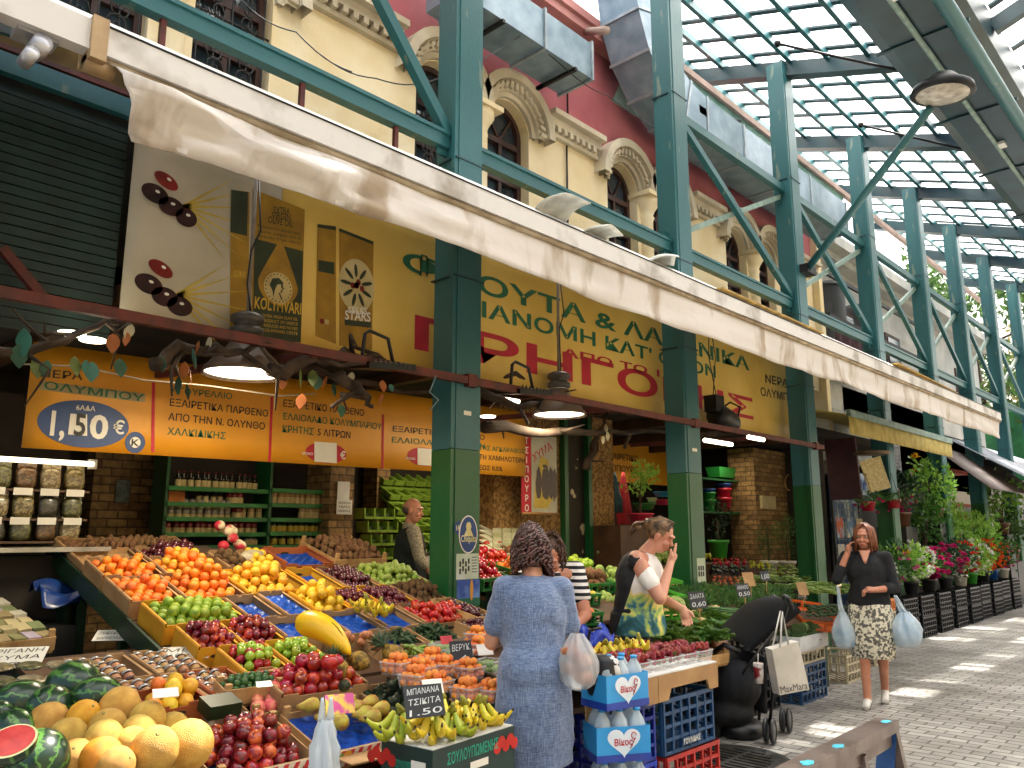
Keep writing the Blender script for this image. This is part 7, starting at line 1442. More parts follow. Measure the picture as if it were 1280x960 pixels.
c=hd(748,842,3.95);t=thing('handbag','black handbag with a black and white patterned flap beside the bread bag','bag',c);a=MB();a.lathe([(.001,-.11),(.075,-.10),(.10,-.02),(.085,.06),(.06,.09)],24,sy=.45,wob=lambda g,z:1+.06*sin(5*g+z*20));a.build('body',BLACK,t);a=MB();a.lathe([(.03,-.05),(.058,0),(.05,.06),(.03,.075)],20,(.045,.03,.01),sy=.6,wob=lambda g,z:1+.1*sin(4*g+z*30));a.build('patterned_flap',PAT,t);a=MB();a.tube([(.06,0,.06),(.09,0,-.08),(.07,.0,-.18)],.006,6);a.build('strap',BLACK,t);a=MB();a.tube([(-.08,0,.05),(-.05,0,.2),(.02,0,.22)],.008,6);a.build('strap',BLACK,t)
J=std(1.60,.30,er=(.30,.16,1.10),wr=(.22,.40,.98),el=(-.24,.2,1.05),wl=(-.12,.4,.95),head=(0,.30,1.46),neck=(0,.17,1.35))
T2=thing('person','woman in a striped top with tousled hair bending behind the blue dress','person',(-3.78,4.42,0),2.5 if False else-2.45);Bh=basis((.0,.75,-.65))
body(T2,J,Bh,{'r':((0,.8,-.6),(-1,0,0),1,.8),'l':((0,.8,-.6),(1,0,0),-1,.8)},SKIN,1.05);face_bits(T2,J['head'],Bh,True);hair_curly(T2,J['head'],Bh,mat('hair_brown','#5a3a26','#33201a',sc=30),190,-.06)
STM=mat('stripes','#e6e2dc','#131316',rough=.8);nt=STM.node_tree;tcn=nt.nodes.new('ShaderNodeTexCoord');sp=nt.nodes.new('ShaderNodeSeparateXYZ');nt.links.new(tcn.outputs['Object'],sp.inputs[0]);mm=nt.nodes.new('ShaderNodeMath');mm.operation='PINGPONG';mm.inputs[1].default_value=.022;nt.links.new(sp.outputs[2],mm.inputs[0]);gt=nt.nodes.new('ShaderNodeMath');gt.operation='MULTIPLY';gt.inputs[1].default_value=45;nt.links.new(mm.outputs[0],gt.inputs[0])
for n_ in nt.nodes:
 if n_.type=='VALTORGB':nt.links.new(gt.outputs[0],n_.inputs[0]);n_.color_ramp.elements[0].position=.48;n_.color_ramp.elements[1].position=.52
def f(a):
 a.sph(J['chest'],(.19,.15,.2));a.caps(J['chest'],J['pelvis'],.15,.16,16);a.caps(J['sl'],J['sr'],.072,.072);a.caps(J['neck']-V((0,0,.06)),J['chest'],.08,.14)
 for q in 'lr':a.caps(J['s'+q],J['s'+q].lerp(J['e'+q],.55),.073,.07)
cloth(T2,f,'striped_top',STM);
def f(a):
 a.sph(J['pelvis'],(.19,.16,.16))
 for q in 'lr':a.caps(J['h'+q],J['k'+q],.105,.078);a.caps(J['k'+q],J['a'+q],.075,.055)
DTR=mat('dark_trousers','#191a1e','#111215',rough=.85);cloth(T2,f,'trousers',DTR)
J=std(1.70,.20,er=(.23,.22,1.09),wr=(.048,.275,1.322),el=(-.19,.12,1.08),wl=(-.10,.33,.99),head=(.0,.20,1.50),neck=(0,.09,1.375),chest=(0,.05,1.2))
T3=thing('person','woman in a white and black cold shoulder top covering her mouth with her hand','person',(-3.44,4.93,0),-1.15);Bh=basis((.10,.85,-.42))
body(T3,J,Bh,{'r':((-.42,.32,.85),(-.1,-.89,.44),1,.12),'l':((.1,.25,-1),(1,.1,0),-1,.6)},SKINF,1.15);face_bits(T3,J['head'],Bh,True);hair_straight(T3,J['head'],Bh,HL,bun=True,n=220)
def top_mat():
 m=bpy.data.materials.new('printed_top');m.use_nodes=True;nt=m.node_tree;N=nt.nodes;L=nt.links;b=N['Principled BSDF'];b.inputs['Roughness'].default_value=.8
 tc=N.new('ShaderNodeTexCoord');nz=N.new('ShaderNodeTexNoise');nz.inputs['Scale'].default_value=5.5;nz.inputs['Detail'].default_value=3;nz.inputs['Distortion'].default_value=.8;L.new(tc.outputs['Object'],nz.inputs[0]);sp=N.new('ShaderNodeSeparateXYZ');L.new(tc.outputs['Object'],sp.inputs[0])
 rp=N.new('ShaderNodeValToRGB');e=rp.color_ramp;cs=[(.30,'#1c4a4a'),(.40,'#2f6a7a'),(.47,'#a8c05a'),(.53,'#e8cf7a'),(.58,'#e9e6de'),(.8,'#eeeae4')];e.elements[0].position=cs[0][0];e.elements[0].color=(*hexc(cs[0][1]),1);e.elements[1].position=cs[-1][0];e.elements[1].color=(*hexc(cs[-1][1]),1)
 for p_,c_ in cs[1:-1]:q=e.elements.new(p_);q.color=(*hexc(c_),1)
 ma=N.new('ShaderNodeMapRange');ma.inputs[1].default_value=.95;ma.inputs[2].default_value=1.42;ma.inputs[3].default_value=-.12;ma.inputs[4].default_value=.24;L.new(sp.outputs[2],ma.inputs[0]);ad=N.new('ShaderNodeMath');L.new(nz.outputs[0],ad.inputs[0]);L.new(ma.outputs[0],ad.inputs[1]);L.new(ad.outputs[0],rp.inputs[0])
 lt=N.new('ShaderNodeMath');lt.operation='LESS_THAN';L.new(sp.outputs[1],lt.inputs[0]);zz=N.new('ShaderNodeMath');zz.operation='MULTIPLY_ADD';zz.inputs[1].default_value=.38;zz.inputs[2].default_value=-.43;L.new(sp.outputs[2],zz.inputs[0]);L.new(zz.outputs[0],lt.inputs[1])
 mx=N.new('ShaderNodeMix');mx.data_type='RGBA';mx.inputs[7].default_value=(.012,.012,.014,1);L.new(lt.outputs[0],mx.inputs[0]);L.new(rp.outputs[0],mx.inputs[6]);L.new(mx.outputs[2],b.inputs['Base Color']);return m
def f(a):
 a.sph(J['chest'],(.20,.18,.21));a.sph(J['chest']+V((0,.09,-.03)),(.16,.10,.12));a.caps(J['chest'],J['pelvis']+V((0,.02,0)),.165,.185,16);a.caps(J['sl']-V((.0,0,.01)),J['sr']-V((0,0,.01)),.066,.066);a.caps(J['neck']-V((0,0,.08)),J['chest'],.075,.15);a.lathe([(.2,.82),(.215,.9),(.2,1.0)],26,(0,.02,0),sy=.95)
 for q in 'l':a.caps(J['s'+q],J['s'+q].lerp(J['e'+q],.55),.075,.072)
 a.caps(J['sr'].lerp(J['er'],.42),J['sr'].lerp(J['er'],.62),.066,.066)
cloth(T3,f,'top',top_mat(),hem=.85)
def f(a):
 a.sph(J['pelvis'],(.20,.17,.17))
 for q in 'lr':a.caps(J['h'+q],J['k'+q],.112,.08);a.caps(J['k'+q],J['a'+q],.078,.055)
cloth(T3,f,'trousers',DTR)
a=MB();a.sph(J['sr'].lerp(J['er'],.24)+V((.028,0,0)),(.045,.05,.072),14,10);a.build('bare_shoulder',SKINF,T3)
J=std(1.65,.02,er=(.26,.12,1.13),wr=(.15,.07,1.385),el=(-.225,.02,1.06),wl=(-.06,.22,1.05),kr=(.07,.10,.50),ar=(.075,.10,.075),tr=(.08,.25,.03),kl=(-.08,.02,.48),al=(-.06,-.22,.12),tl=(-.06,-.10,.035),hl=(-.08,0,.88),hr=(.08,0,.88))
T4=thing('person','auburn haired woman in black jacket and floral skirt walking while telephoning','person',(-2.88,7.95,0),-2.86);Bh=basis((.18,1,-.10))
body(T4,J,Bh,{'r':((-.25,-.18,1),(-1,.1,0),1,.6),'l':((1,.25,.05),(0,-.2,-1),-1,.9)},SKIN,.95);face_bits(T4,J['head'],Bh);hair_straight(T4,J['head'],Bh,HR,L=.19,n=300,vol=1.06)
JAK=mat('black_jacket','#14161c','#0d0e12',rough=.85,bump=.3,bsc=40)
def f(a):
 a.sph(J['chest'],(.185,.145,.2));a.caps(J['chest'],J['pelvis']+V((0,0,.05)),.14,.165,16);a.caps(J['sl']*.93+V((0,0,.09)),J['sr']*.93+V((0,0,.09)),.06,.06);a.caps(J['neck']-V((0,0,.07)),J['chest'],.07,.14);a.lathe([(.18,.86),(.19,.93),(.16,1.05)],26,(0,0,0),sy=.86)
 for q in 'lr':a.caps(J['s'+q],J['e'+q],.060,.053);a.caps(J['e'+q],J['e'+q].lerp(J['w'+q],.35),.053,.050)
cloth(T4,f,'jacket',JAK,hem=.89)
a=MB();a.solid(lambda u,v:V(((-.05+.1*u)*(1-.85*v),.108+.036*v,1.395-.12*v)),4,4,(0,.004,0));a.build('bare_neck',SKIN,T4)
FLO=mat('floral_skirt','#d9d3bd','#5d5a54',rough=.85,sc=38,det=6,thresh=(.46,.52))
a=MB()
def sk(g,z):return 1+.03*sin(4*g+.5)*(1-z)
a.lathe([(.168,.93),(.19,.86),(.202,.74),(.198,.6),(.185,.43),(.182,.425)],44,(0,.02,0),sy=.78,wob=sk,cap=False);a.build('skirt',FLO,T4).modifiers.new('thickness','SOLIDIFY').thickness=.004
for s in 'lr':
 a=MB();d_=(J['t'+s]-J['a'+s]).normalized();a.caps(J['a'+s]-d_*.045-V((0,0,.035)),J['t'+s]+d_*.01,.036,.034);me=remesh(a,'shoe',.006,2);newobj('shoe',me,T4,[mat('shoe_white','#dcd9d2','#b9b5ab',rough=.4)])
 a=MB();a.bar(J['a'+s]-d_*.07-V((0,0,.065)),J['t'+s]+d_*.04-V((0,0,.03)),.06,.012);a.build('sole',BLACK,T4)
a=MB();a.box(J['wr']+V((-.045,-.01,.09)),(.012,.06,.12),Euler((-.2,0,0)).to_matrix());a.build('phone',BLACK,T4)
M4=MW(T4)
def cnt(k,r):q=MB();[q.sph(V((U(-.3,.3)*r,U(-.2,.2)*r,r*(.75+.5*i))),(r*.72,r*.5,r*.6),14,9)for i in range(k)];return[('contents',q,BLB)]
sack(M4@V((.235,.10,.66)),.10,.17,M4@(J['er']+V((.0,.02,-.06))),THIN2,parts=cnt(3,.10),lab='pale blue carrier bag hanging from the right arm of the telephoning woman',seed=6)
sack(M4@V((-.29,.05,.69)),.135,.16,M4@(J['el']+V((.0,.06,-.06))),THIN2,parts=cnt(3,.125),lab='fuller pale blue carrier bag hanging from the left arm of the telephoning woman',seed=9,ry=.12)
J=std(1.76,.02,er=(.235,.06,1.10),wr=(.20,.22,.92),head=(.03,.02,1.53))
T5=thing('person','balding man in a dark green vest over a striped shirt inside the shop','person',(-6.2,5.12,.15),-.55);Bh=basis((.55,.9,-.12))
body(T5,J,Bh,{'r':((0,.9,-.4),(-1,0,0),1,.8),'l':((0,.4,-.9),(1,0,0),-1,.5)},SKIN,1.08);face_bits(T5,J['head'],Bh)
a=MB();P=lambda x,y,z:J['head']+Bh@V((x,y,z));a.sph(P(0,-.03,.0),(.079,.083,.055),16,8,Bh);a.build('hair',mat('hair_grey','#3a322c','#5d554e',sc=40),T5)
def f(a):a.sph(J['chest'],(.19,.15,.21));a.caps(J['chest'],J['pelvis'],.155,.175,16);a.caps(J['sl']*.9+V((0,0,.13)),J['sr']*.9+V((0,0,.13)),.066,.066);a.lathe([(.19,.80),(.2,.9),(.17,1.0)],26,(0,0,0),sy=.86)
cloth(T5,f,'vest',mat('vest_green','#1d251f','#141a16',rough=.85),hem=.84)
def f(a):
 for q in 'lr':a.caps(J['s'+q],J['e'+q],.07,.06);a.caps(J['e'+q],J['e'+q].lerp(J['w'+q],.3),.06,.056)
 a.caps(J['chest'],J['neck'],.12,.072)
cloth(T5,f,'shirt',mat('shirt_stripes','#a89c84','#6f6654',rough=.85,sc=60));
def f(a):
 a.sph(J['pelvis'],(.18,.15,.15))
 for q in 'lr':a.caps(J['h'+q],J['k'+q],.105,.08);a.caps(J['k'+q],J['a'+q],.078,.06)
cloth(T5,f,'trousers',DTR)
c=hz(935,925,.0);t=thing('pushchair','black folding pushchair with a peeping toddler hood, white shopping bag on its handle','pushchair',(-3.0,6.0,0));t['label']='black pushchair with dark hood standing before the vegetables'
def S(px,py,dep):return hd(px,py,dep)
DK=mat('pushchair_fabric','#14161b','#0c0d10',rough=.85,bump=.2,bsc=30)
wh=[(962,910,6.0,.085),(982,893,6.35,.085),(905,912,6.25,.07),(925,900,6.6,.07)]
for px,py,dp,r in wh:
 q=S(px,py,dp);q.z=r+.012;ax=Matrix.Rotation(pi/2,3,'X')@Matrix.Rotation(.0,3,'Z');R_=Matrix.Rotation(.25,3,'Z')@Matrix.Rotation(pi/2,3,'Y')
 for s in(-.025,.025):a=MB();a.lathe([(r*.78,-.012),(r,-.012),(r+.008,0),(r,.012),(r*.78,.012)],22,q+R_@V((0,0,s)),rot=R_,cap=False);w_=a.build('wheel',BLACK,t,True);a=MB();a.lathe([(.001,-.010),(r*.78,-.008),(r*.80,0),(r*.78,.008),(.001,.010)],22,q+R_@V((0,0,s)),rot=R_);a.build('hub',mat('wheel_grey','#5b5e62','#3b3d40',rough=.4),w_,True)
Q=lambda px,py,d:S(px,py,d)
for k,d in enumerate((6.05,6.4)):
 dx=14*k;a=MB();a.tube([Q(962-dx,905,d),Q(968-dx,850,d),Q(978-dx,780,d),Q(985-dx,757,d),Q(978-dx,746,d)],.013,8);a.build('frame_tube',BLACK,t,True)
 a=MB();a.tube([Q(905-dx*.5,905,d+.2),Q(930-dx,840,d+.1),Q(968-dx,790,d)],.012,8);a.build('frame_tube',BLACK,t,True);a=MB();a.tube([Q(978-dx,745,d),Q(985-dx,748,d),Q(990-dx,762,d)],.02,10);a.build('grip',BLACK,t,True)
a=MB();H0=Q(930,800,6.3)
def hood(u,v):
 top=Q(975,762,6.25);bot=Q(912,812,6.35);ln=top.lerp(bot,u);an=pi*(v-.5);lat_=V((.2,-.05,0));return ln+lat_*sin(an)*.95+V((0,0,.10+.08*sin(pi*u)))*cos(an)+(RT*-.04)*cos(an)
a.solid(hood,12,12,(0,0,.006));a.build('hood',DK,t,True)
a=MB();a.solid(lambda u,v:Q(905+52*u,812+70*v+10*u,6.2+.0*u)+V((.16-.32*((u*3)%1 if False else.5),0,0))+UP*.0+FW*(.12*sin(pi*u)),10,8,(.02,.02,0));a.build('seat',DK,t,True)
a=MB();seat_c=Q(925,855,6.3);a.sph(seat_c+RT*-.05,(.22,.20,.20),16,10);a.sph(seat_c+RT*-.1+V((0,0,-.2)),(.2,.2,.11),16,10);a.sph(seat_c-RT*.16+V((0,0,.12)),(.1,.1,.09),12,8);a.caps(seat_c-RT*.2+V((0,0,-.2)),seat_c-RT*.22+V((0,0,-.42)),.07,.05);newobj('seat_body',remesh(a,'seat_body',.02,3),t,[DK]).location=-V(t.location)
a=MB();a.sph(seat_c+V((0,0,-.33)),(.17,.2,.09),14,8);a.build('basket',BLACK,t,True)
a=MB();a.tube([Q(893,815,6.15),Q(905,806,6.1),Q(925,815,6.05)],.02,8);a.build('front_bar',BLACK,t,True)
a=MB();cc=Q(948,838,5.95);a.lathe([(.03,-.09),(.036,-.02),(.038,.05),(.036,.055),(.001,.055)],14,cc,mi=0);solo(a,'drink_cup',mat('cup_print','#d9d2cc','#7c1c24',rough=.4,sc=14,thresh=(.42,.5)),'dark red and white drink cup in the pushchair holder','cup')
a=MB();a.tube([cc+V((0,0,.05)),cc+V((.005,0,.12))],.004,6);solo(a,'straw',WHITE,'white straw in the drink cup','straw')
hc_=Q(898,812,6.45);a=MB();B_=basis((.8,-.5,-.1));head_prims(a,hc_,B_);a.caps(hc_+V((0,0,-.08)),hc_+V((0,0,-.22)),.05,.09);T6=thing('person','toddler peeping out of the pushchair, only part of the head showing','person',hc_-V((0,0,.3)));o=newobj('body',remesh(a,'body',.009,2),T6,[SKINF]);o.location=-V(T6.location)
a=MB();a.sph(hc_+V((-.0,.01,.03)),(.082,.088,.078),14,9);a.build('hair',HR,T6,True)
b0,b1,b2,b3=S(965,812,5.85),S(998,802,5.98),S(1012,862,5.98),S(975,869,5.85);n_=(b1-b0).cross(b3-b0).normalized()*.07
t=thing('paper_bag','white paper shopping bag hanging on the pushchair handle','bag',b3);a=MB();a.prism([b0,b1,b2,b3],n_);a.build('paper',mat('bag_paper','#cfcac0','#b9b4a9',rough=.6),t,True)
a=MB();X_=(b2-b3).normalized();Y_=(b0-b3).normalized();out=-n_.normalized()*.002 if(-n_).dot(EYE-b3)>0 else n_*1.03;text_mb(a,'MaxMara',b3+X_*.012+Y_*.012+out,X_,Y_,(b2-b3).length-.03,.05,.0);a.build('lettering',DKT,t,True)
for o_ in(0,1):a=MB();a.tube([b0.lerp(b1,.3)+n_*o_,S(978,765,5.98)+n_*o_*.3,b0.lerp(b1,.62)+n_*o_],.007,6);a.build('handle',WHITE,t,True)
WBL=mat('water_blue_wrap','#2f9fe0','#1f8fd4',rough=.2,sc=2,coat=.4);WDB=mat('wrap_dark_blue','#1d3fa8','#17348c',rough=.25,coat=.4);BOT=mat('clear_bottle','#dfeaf0','#c4d8e2',rough=.12,alpha=.55);WHG=mat('wrap_white','#e6eef4','#cfdfe9',rough=.3);RDL=mat('brand_red','#c8283a')
def pack(cx,cy,z,lab,yaw=.12,up=True):
 t=thing('water_pack',lab,'water pack',(cx,cy,z),rz=yaw,group=None);w,d,h=.27,.18,.235
 for i in range(2):
  for j in range(3):
   a=MB();x,y=-d/2+.045+i*.09,-w/2+.045+j*.09;a.lathe([(.001,0),(.042,.004),(.043,h*.66),(.036,h*.78),(.016,h*.92),(.016,h*.95)],14,(x,y,0));bo=a.build('bottle',BOT,t);a=MB();a.lathe([(.018,h*.94),(.018,h*1.0),(.001,h)],10,(x,y,0));a.build('cap',WBL,bo)
 a=MB();pts=lambda k:[(sx*(d/2+.004+k),sy*(w/2+.004+k))for sx,sy in((-1,-1),(1,-1),(1,1),(-1,1))]
 def band(mb,z0,z1,k=0,mi=0):P_=pts(k);mb.add([(x,y,z_)for z_ in(z0,z1)for x,y in P_],[(i,(i+1)%4,(i+1)%4+4,i+4)for i in range(4)],mi)
 band(a,.03,h*.68);a.build('wrap',WBL,t);a=MB();band(a,0.0,.034,.002);a.build('wrap_foot',WDB,t)
 a=MB();X_=d/2+.0065;a.poly([(X_,.085*1.0*(16*sin(g)**3)/16+.0,h*.40+.0045*(13*cos(g)-5*cos(2*g)-2*cos(3*g)-cos(4*g)))for g in[2*pi*k/36 for k in range(36)]]);a.build('white_heart',WHG,t)
 a=MB();text_mb(a,'Βίκος',(X_+.002,-.05,h*.32),Yv,Zv,.095,.032,.02);q=MB();a.tube([(X_+.003,.05+.012*cos(g)*(g<9),h*.5+.015*sin(g))for g in[k*.5 for k in range(12)]]+[(X_+.003,.03,h*.25)],.0022,5);a.build('red_lettering',RDL,t)
 return t
pq=hd(770,900,3.95)
for k in range(4):pack(pq.x-.01*(k==3),pq.y+.01*(k%2),.238*k,'blue wrapped pack of six water bottles, '+['lowest','second from below','second from the top','topmost, turned askew,'][k]+' of the stack',-.55 if k<3 else-.2)
def bc(px,py,w,d,z,H,c_,lab,yaw=.0,content=None):
 q=hz(px,py,0);F=Frame(V((q.x,q.y,z+H)),V((q.x-.02,q.y+w,z+H)),V((q.x-d,q.y,z+H)),V((0,0,1)));crate(F,'plastic:'+c_,lab,H=H,liner=(DKW,.01));return F
bc(1003,882,.62,.42,.0,.34,'#20466e','dark blue plastic crate standing on the setts under the artichokes');bc(1003,882,.62,.42,.345,.12,'#b5a98c','beige plastic crate between the dark blue one and the artichoke box')
q=hz(1003,882,0);F=Frame(V((q.x+.03,q.y-.03,.60)),V((q.x+.01,q.y+.66,.60)),V((q.x-.45,q.y-.03,.60)),V((0,0,1)));t=thing('foam_box','white foam box of artichokes on the crates behind the pushchair','box',F.p(F.w/2,F.d/2,-.13));t.rotation_euler=F.rot().to_euler();FO=mat('foam','#d9dbdc','#c3c6c8',rough=.7,bump=.2,bsc=60)
a=MB();a.box((0,0,.01),(F.w,F.d,.02));a.build('base',FO,t)
for s in(-1,1):a=MB();a.box((0,s*(F.d/2-.012),.07),(F.w,.024,.12));a.build('side',FO,t);a=MB();a.box((s*(F.w/2-.012),0,.07),(.024,F.d-.05,.12));a.build('side',FO,t)
for k in range(34):place('artichoke',F.p(.07+.085*(k%7)+U(-.01,.01),.06+.09*(k//7%4),.0+.06*(k//21)),.05,(U(0,1),U(-.5,.5),U(0,6)),'green artichoke in the white foam box','artichokes in the foam box')
for k,(px,py,c_,lb)in enumerate(((1072,851,'#c2b79a','beige plastic crate on the setts behind the telephoning woman, left of two'),(1107,829,'#c2b79a','beige plastic crate on the setts behind the telephoning woman, right of two'))):bc(px-12,py+4,.6,.4,0,.28,c_,lb)
F=bc(1112,829,.42,.4,.60,.14,'#d97a1c','orange crate of tomatoes right of the telephoning woman');bc(1112,829,.42,.4,.30,.29,'#c2b79a','beige crate under the orange tomato crate');fill(F,'tomato',.04,'red tomato in the orange crate right of the telephoning woman','tomatoes in the orange crate',3,base=-.03)
a=MB();q=hz(1083,848,0);a.sph(q+V((0,0,.03)),(.05,.09,.03),12,8);solo(a,'litter',mat('litter_purple','#cfc8d8','#5f4a8c',sc=30,thresh=(.45,.5)),'small crumpled purple and white packet on the ground by the beige crate','packet')
for k in range(3):
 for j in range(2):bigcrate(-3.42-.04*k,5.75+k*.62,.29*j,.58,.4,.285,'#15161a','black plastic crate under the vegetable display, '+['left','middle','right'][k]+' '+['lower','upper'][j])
FLC={'magenta':mat('petal_magenta','#c21d6a','#9a1454',rough=.5,translucent=.3),'pink':mat('petal_pink','#d9709c','#c24f80',rough=.5,translucent=.3),'red':mat('petal_red','#c0181c','#981014',rough=.5,translucent=.3),'orange':mat('petal_orange','#e8641c','#d14c10',rough=.5,translucent=.3),'yellow':mat('petal_yellow','#f0c81e','#dfae10',rough=.5,translucent=.3),'white':mat('petal_white','#e6e6e0','#d0d0c8',rough=.5,translucent=.3)}
def blossom(a,c,r):
 for k in range(9):g=k*2.4;e=.3+1.1*(k/9);d=V((cos(g)*sin(e),sin(g)*sin(e),cos(e)));leaf(a,c,d+V((.3,-.3,.2)),rv(),r*1.3,r,fold=.3)
plants=[(1135,-4.35,12.4,.34,.28,'white',8,'LEAFD','#2a2a2c','dark leafy plant just right of the black jacket'),(1150,-4.3,13.1,.45,.3,'pink',7,'LEAFM','#2a2a2c','bushy plant with small pink flowers in the black crates'),(1165,-4.3,13.9,.5,.32,'white',24,'LEAFB','#2a2a2c','bright bushy plant with tiny white flowers'),(1178,-4.3,14.8,.4,.3,'magenta',16,'LEAFM','#2a2a2c','plant with big magenta flower heads'),(1190,-4.3,15.7,.45,.3,'magenta',9,'LEAFD','#2a2a2c','dark plant with lower magenta flowers'),(1200,-4.3,16.6,.5,.3,'red',14,'LEAFD','#cfcac0','plant with crimson flowers in a pale pot'),(1210,-4.35,17.5,.5,.34,'white',20,'LEAFB','#3c9a34','pale leafed plant in a green pot'),(1220,-4.35,18.4,.5,.3,'orange',22,'LEAFB','#2a2a2c','plant covered in orange flowers'),(1230,-4.4,19.3,.55,.3,'orange',14,'LEAFM','#2456a8','orange red flowers in a blue pot'),(1240,-4.4,20.2,.5,.3,'pink',12,'LEAFM','#cfcac0','plant with pale pink flowers farthest along the row')]
GL=dict(LEAFD=LEAFD,LEAFM=LEAFM,LEAFB=LEAFB)
for k,(px,X,y,h,r,fl,nf,lm,pc,lb)in enumerate(plants):
 y=y-.2;yb_=y
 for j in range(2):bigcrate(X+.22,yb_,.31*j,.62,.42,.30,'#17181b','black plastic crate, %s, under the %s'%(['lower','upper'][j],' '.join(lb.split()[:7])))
 c=V((X,y,.62));t=thing('flowering_plant',lb,'plant',c);a=MB();pot(a,(0,0,0),.12,.2,n=14);a.build('pot',pmat(pc),t);a=MB();foliage(a,(0,0,.2+h*.6),(r*1.15,r*1.3,h*.75),460,.085,.045,up=.4);a.build('foliage',GL[lm],t);a=MB()
 for _ in range(nf*2):d=rv().normalized();blossom(a,V((abs(d.x)*r*1.15,d.y*r*1.2,.2+h*.6+d.z*h*.6)),.036 if fl!='magenta' else.06)
 a.build('blossoms',FLC[fl],t)
for k,(px,py,X,h,r,n,lm,lb)in enumerate(((1165,600,-4.75,.75,.38,420,LEAFB,'tall sunlit leafy shrub behind the flowers, left of the orange trolley'),(1150,650,-4.8,.7,.4,380,LEAFM,'darker leafy shrub low behind the flowers'),(1125,620,-4.9,.5,.32,260,LEAFD,'dark shrub behind the telephoning woman'),(1185,650,-4.7,.6,.4,360,LEAFB,'bright spreading shrub in the middle of the flower stall'),(1248,620,-4.5,.8,.5,420,LEAFB,'tall sunlit shrub near the right edge'),(1215,665,-4.6,.6,.5,380,LEAFB,'bright low shrub right of the orange trolley'),(1262,665,-4.5,.6,.5,300,LEAFM,'leafy shrub at the right edge of the flower stall'))):
 q=hx(px,py,X);z0=max(.4,q.z-h);t=thing('leafy_shrub',lb,'shrub',(X,q.y,z0));a=MB();pot(a,(0,0,-.05),.16,.26);a.build('pot',pmat('#6b4a38'),t);a=MB();foliage(a,(0,0,h),(r*1.2,r*1.4,h*.75),int(n*1.35),.12,.07,up=.3);a.build('foliage',lm,t);a=MB();[a.tube([(0,0,.1),(U(-.1,.1),U(-.1,.1),h*.5),(U(-.25,.25),U(-.25,.25),h*1.2)],[.02,.012,.005],6)for _ in range(5)];a.build('stems',BARK,t)
 a=MB();a.box((X-.1,q.y,(z0-.05)/2),(.5,.6,z0-.056));solo(a,'plinth',BLACK,'black stand under the %s'%' '.join(lb.split()[:5]),'stand')
 if k<1:a=MB();blossom(a,hx(1143,573,X+.2),.09);solo(a,'yellow_flower',FLC['yellow'],'single yellow rose on the tall sunlit shrub','flower')
a=MB();blossom(a,hx(1133,693,-4.3),.08);solo(a,'yellow_flower',FLC['yellow'],'single yellow flower right of the black jacket collar','flower')
for k,(px,py)in enumerate(((1085,633),(1117,630))):
 q=hx(px,py,-4.5);t=thing('hanging_pot',['left','right'][k]+' red hanging pot of trailing petunias on the column behind the telephoning woman','hanging pot',q);a=MB();pot(a,(0,0,-.07),.11,.14);a.build('pot',pmat('#a81a2c'),t);a=MB();foliage(a,(0,0,.12),(.28,.3,.13),200,.05,.03,up=-.2);a.build('foliage',LEAFM,t);a=MB();[blossom(a,V((U(-.15,.25),U(-.25,.25),U(-.15,.1))),.035)for _ in range(6)];a.build('blossoms',FLC['magenta'],t);a=MB();[a.tube([(s*.1,0,.07),(0,0,.5)],.004,4)for s in(-1,1)];a.build('hanger',DARKM,t)
t=thing('trolley','orange metal shelf trolley among the flowers by the fifth column','trolley',(-5.2,17,0));OR_=mat('trolley_orange','#d9481c','#b83a14',rough=.45);ya,yb=hx(1180,620,-5.3).y,hx(1218,620,-5.3).y
for yy in(ya,yb):
 for xx in(-5.3,-5.9):a=MB();a.bar((xx,yy,0),(xx,yy,3.0),.05,.05);a.build('post',OR_,t,True)
for z in(.9,1.3,1.75,2.2,2.98):a=MB();a.box((-5.6,(ya+yb)/2,z),(.6,yb-ya,.03));a.bar((-5.3,ya,z),(-5.3,yb,z),.05,.07);a.build('shelf',OR_,t,True)
for k,z in enumerate((.92,1.32,1.77)):a=MB();[a.sph((-5.5,ya+(yb-ya)*(i+.5)/5,z+.1),(.16,.16,.12),10,7)for i in range(5)];solo(a,'pot_row',pmat(['#6b2f20','#d9d4c8','#c9881c'][k]),'row of round pots on the %s shelf of the orange trolley'%['lowest','middle','upper'][k],'pots')
GRAF=mat('paint_scribble','#b9c4c9','#4a6a9a',rough=.7,sc=2.6,det=5,thresh=(.45,.55));t=thing('roller_shutter','pale scribbled shutter behind the drainpipe column','shutter',(-6.3,13,0));y0=hx(1036,600,-6.3).y;y1=hx(1106,600,-6.3).y;a=MB();a.box((-6.3,(y0+y1)/2,1.4),(.06,y1-y0,2.8));[a.box((-6.265,(y0+y1)/2,.1+.12*i),(.012,y1-y0,.05))for i in range(22)];a.build('slats',GRAF,t,True)
a=MB();a.box((-6.28,(y0+y1)/2+.3,3.5),(.06,y1-y0+1.5,1.1));[a.box((-6.24,(y0+y1)/2+.3,3.0+.09*i),(.012,y1-y0+1.4,.03))for i in range(11)];a.build('shutter_box',mat('pale_slats','#a9aca8','#8a8d89'),t,True)
t=thing('wire_rack','grey wire display rack in front of the scribbled shutter','rack',(-5.6,12.6,0));ya,yb=hx(1042,640,-5.6).y,hx(1075,640,-5.6).y;a=MB();lat(a,(-5.6,ya,.8),(-5.6,yb,.8),(-5.6,ya,2.1),8,10,.012,.006);a.build('grid',mat('grey_wire','#8a9398'),t,True)
a=MB();[a.bar((-5.62,y_,0),(-5.62,y_,2.15),.03,.03)for y_ in(ya,yb)];a.build('uprights',DARKM,t,True)
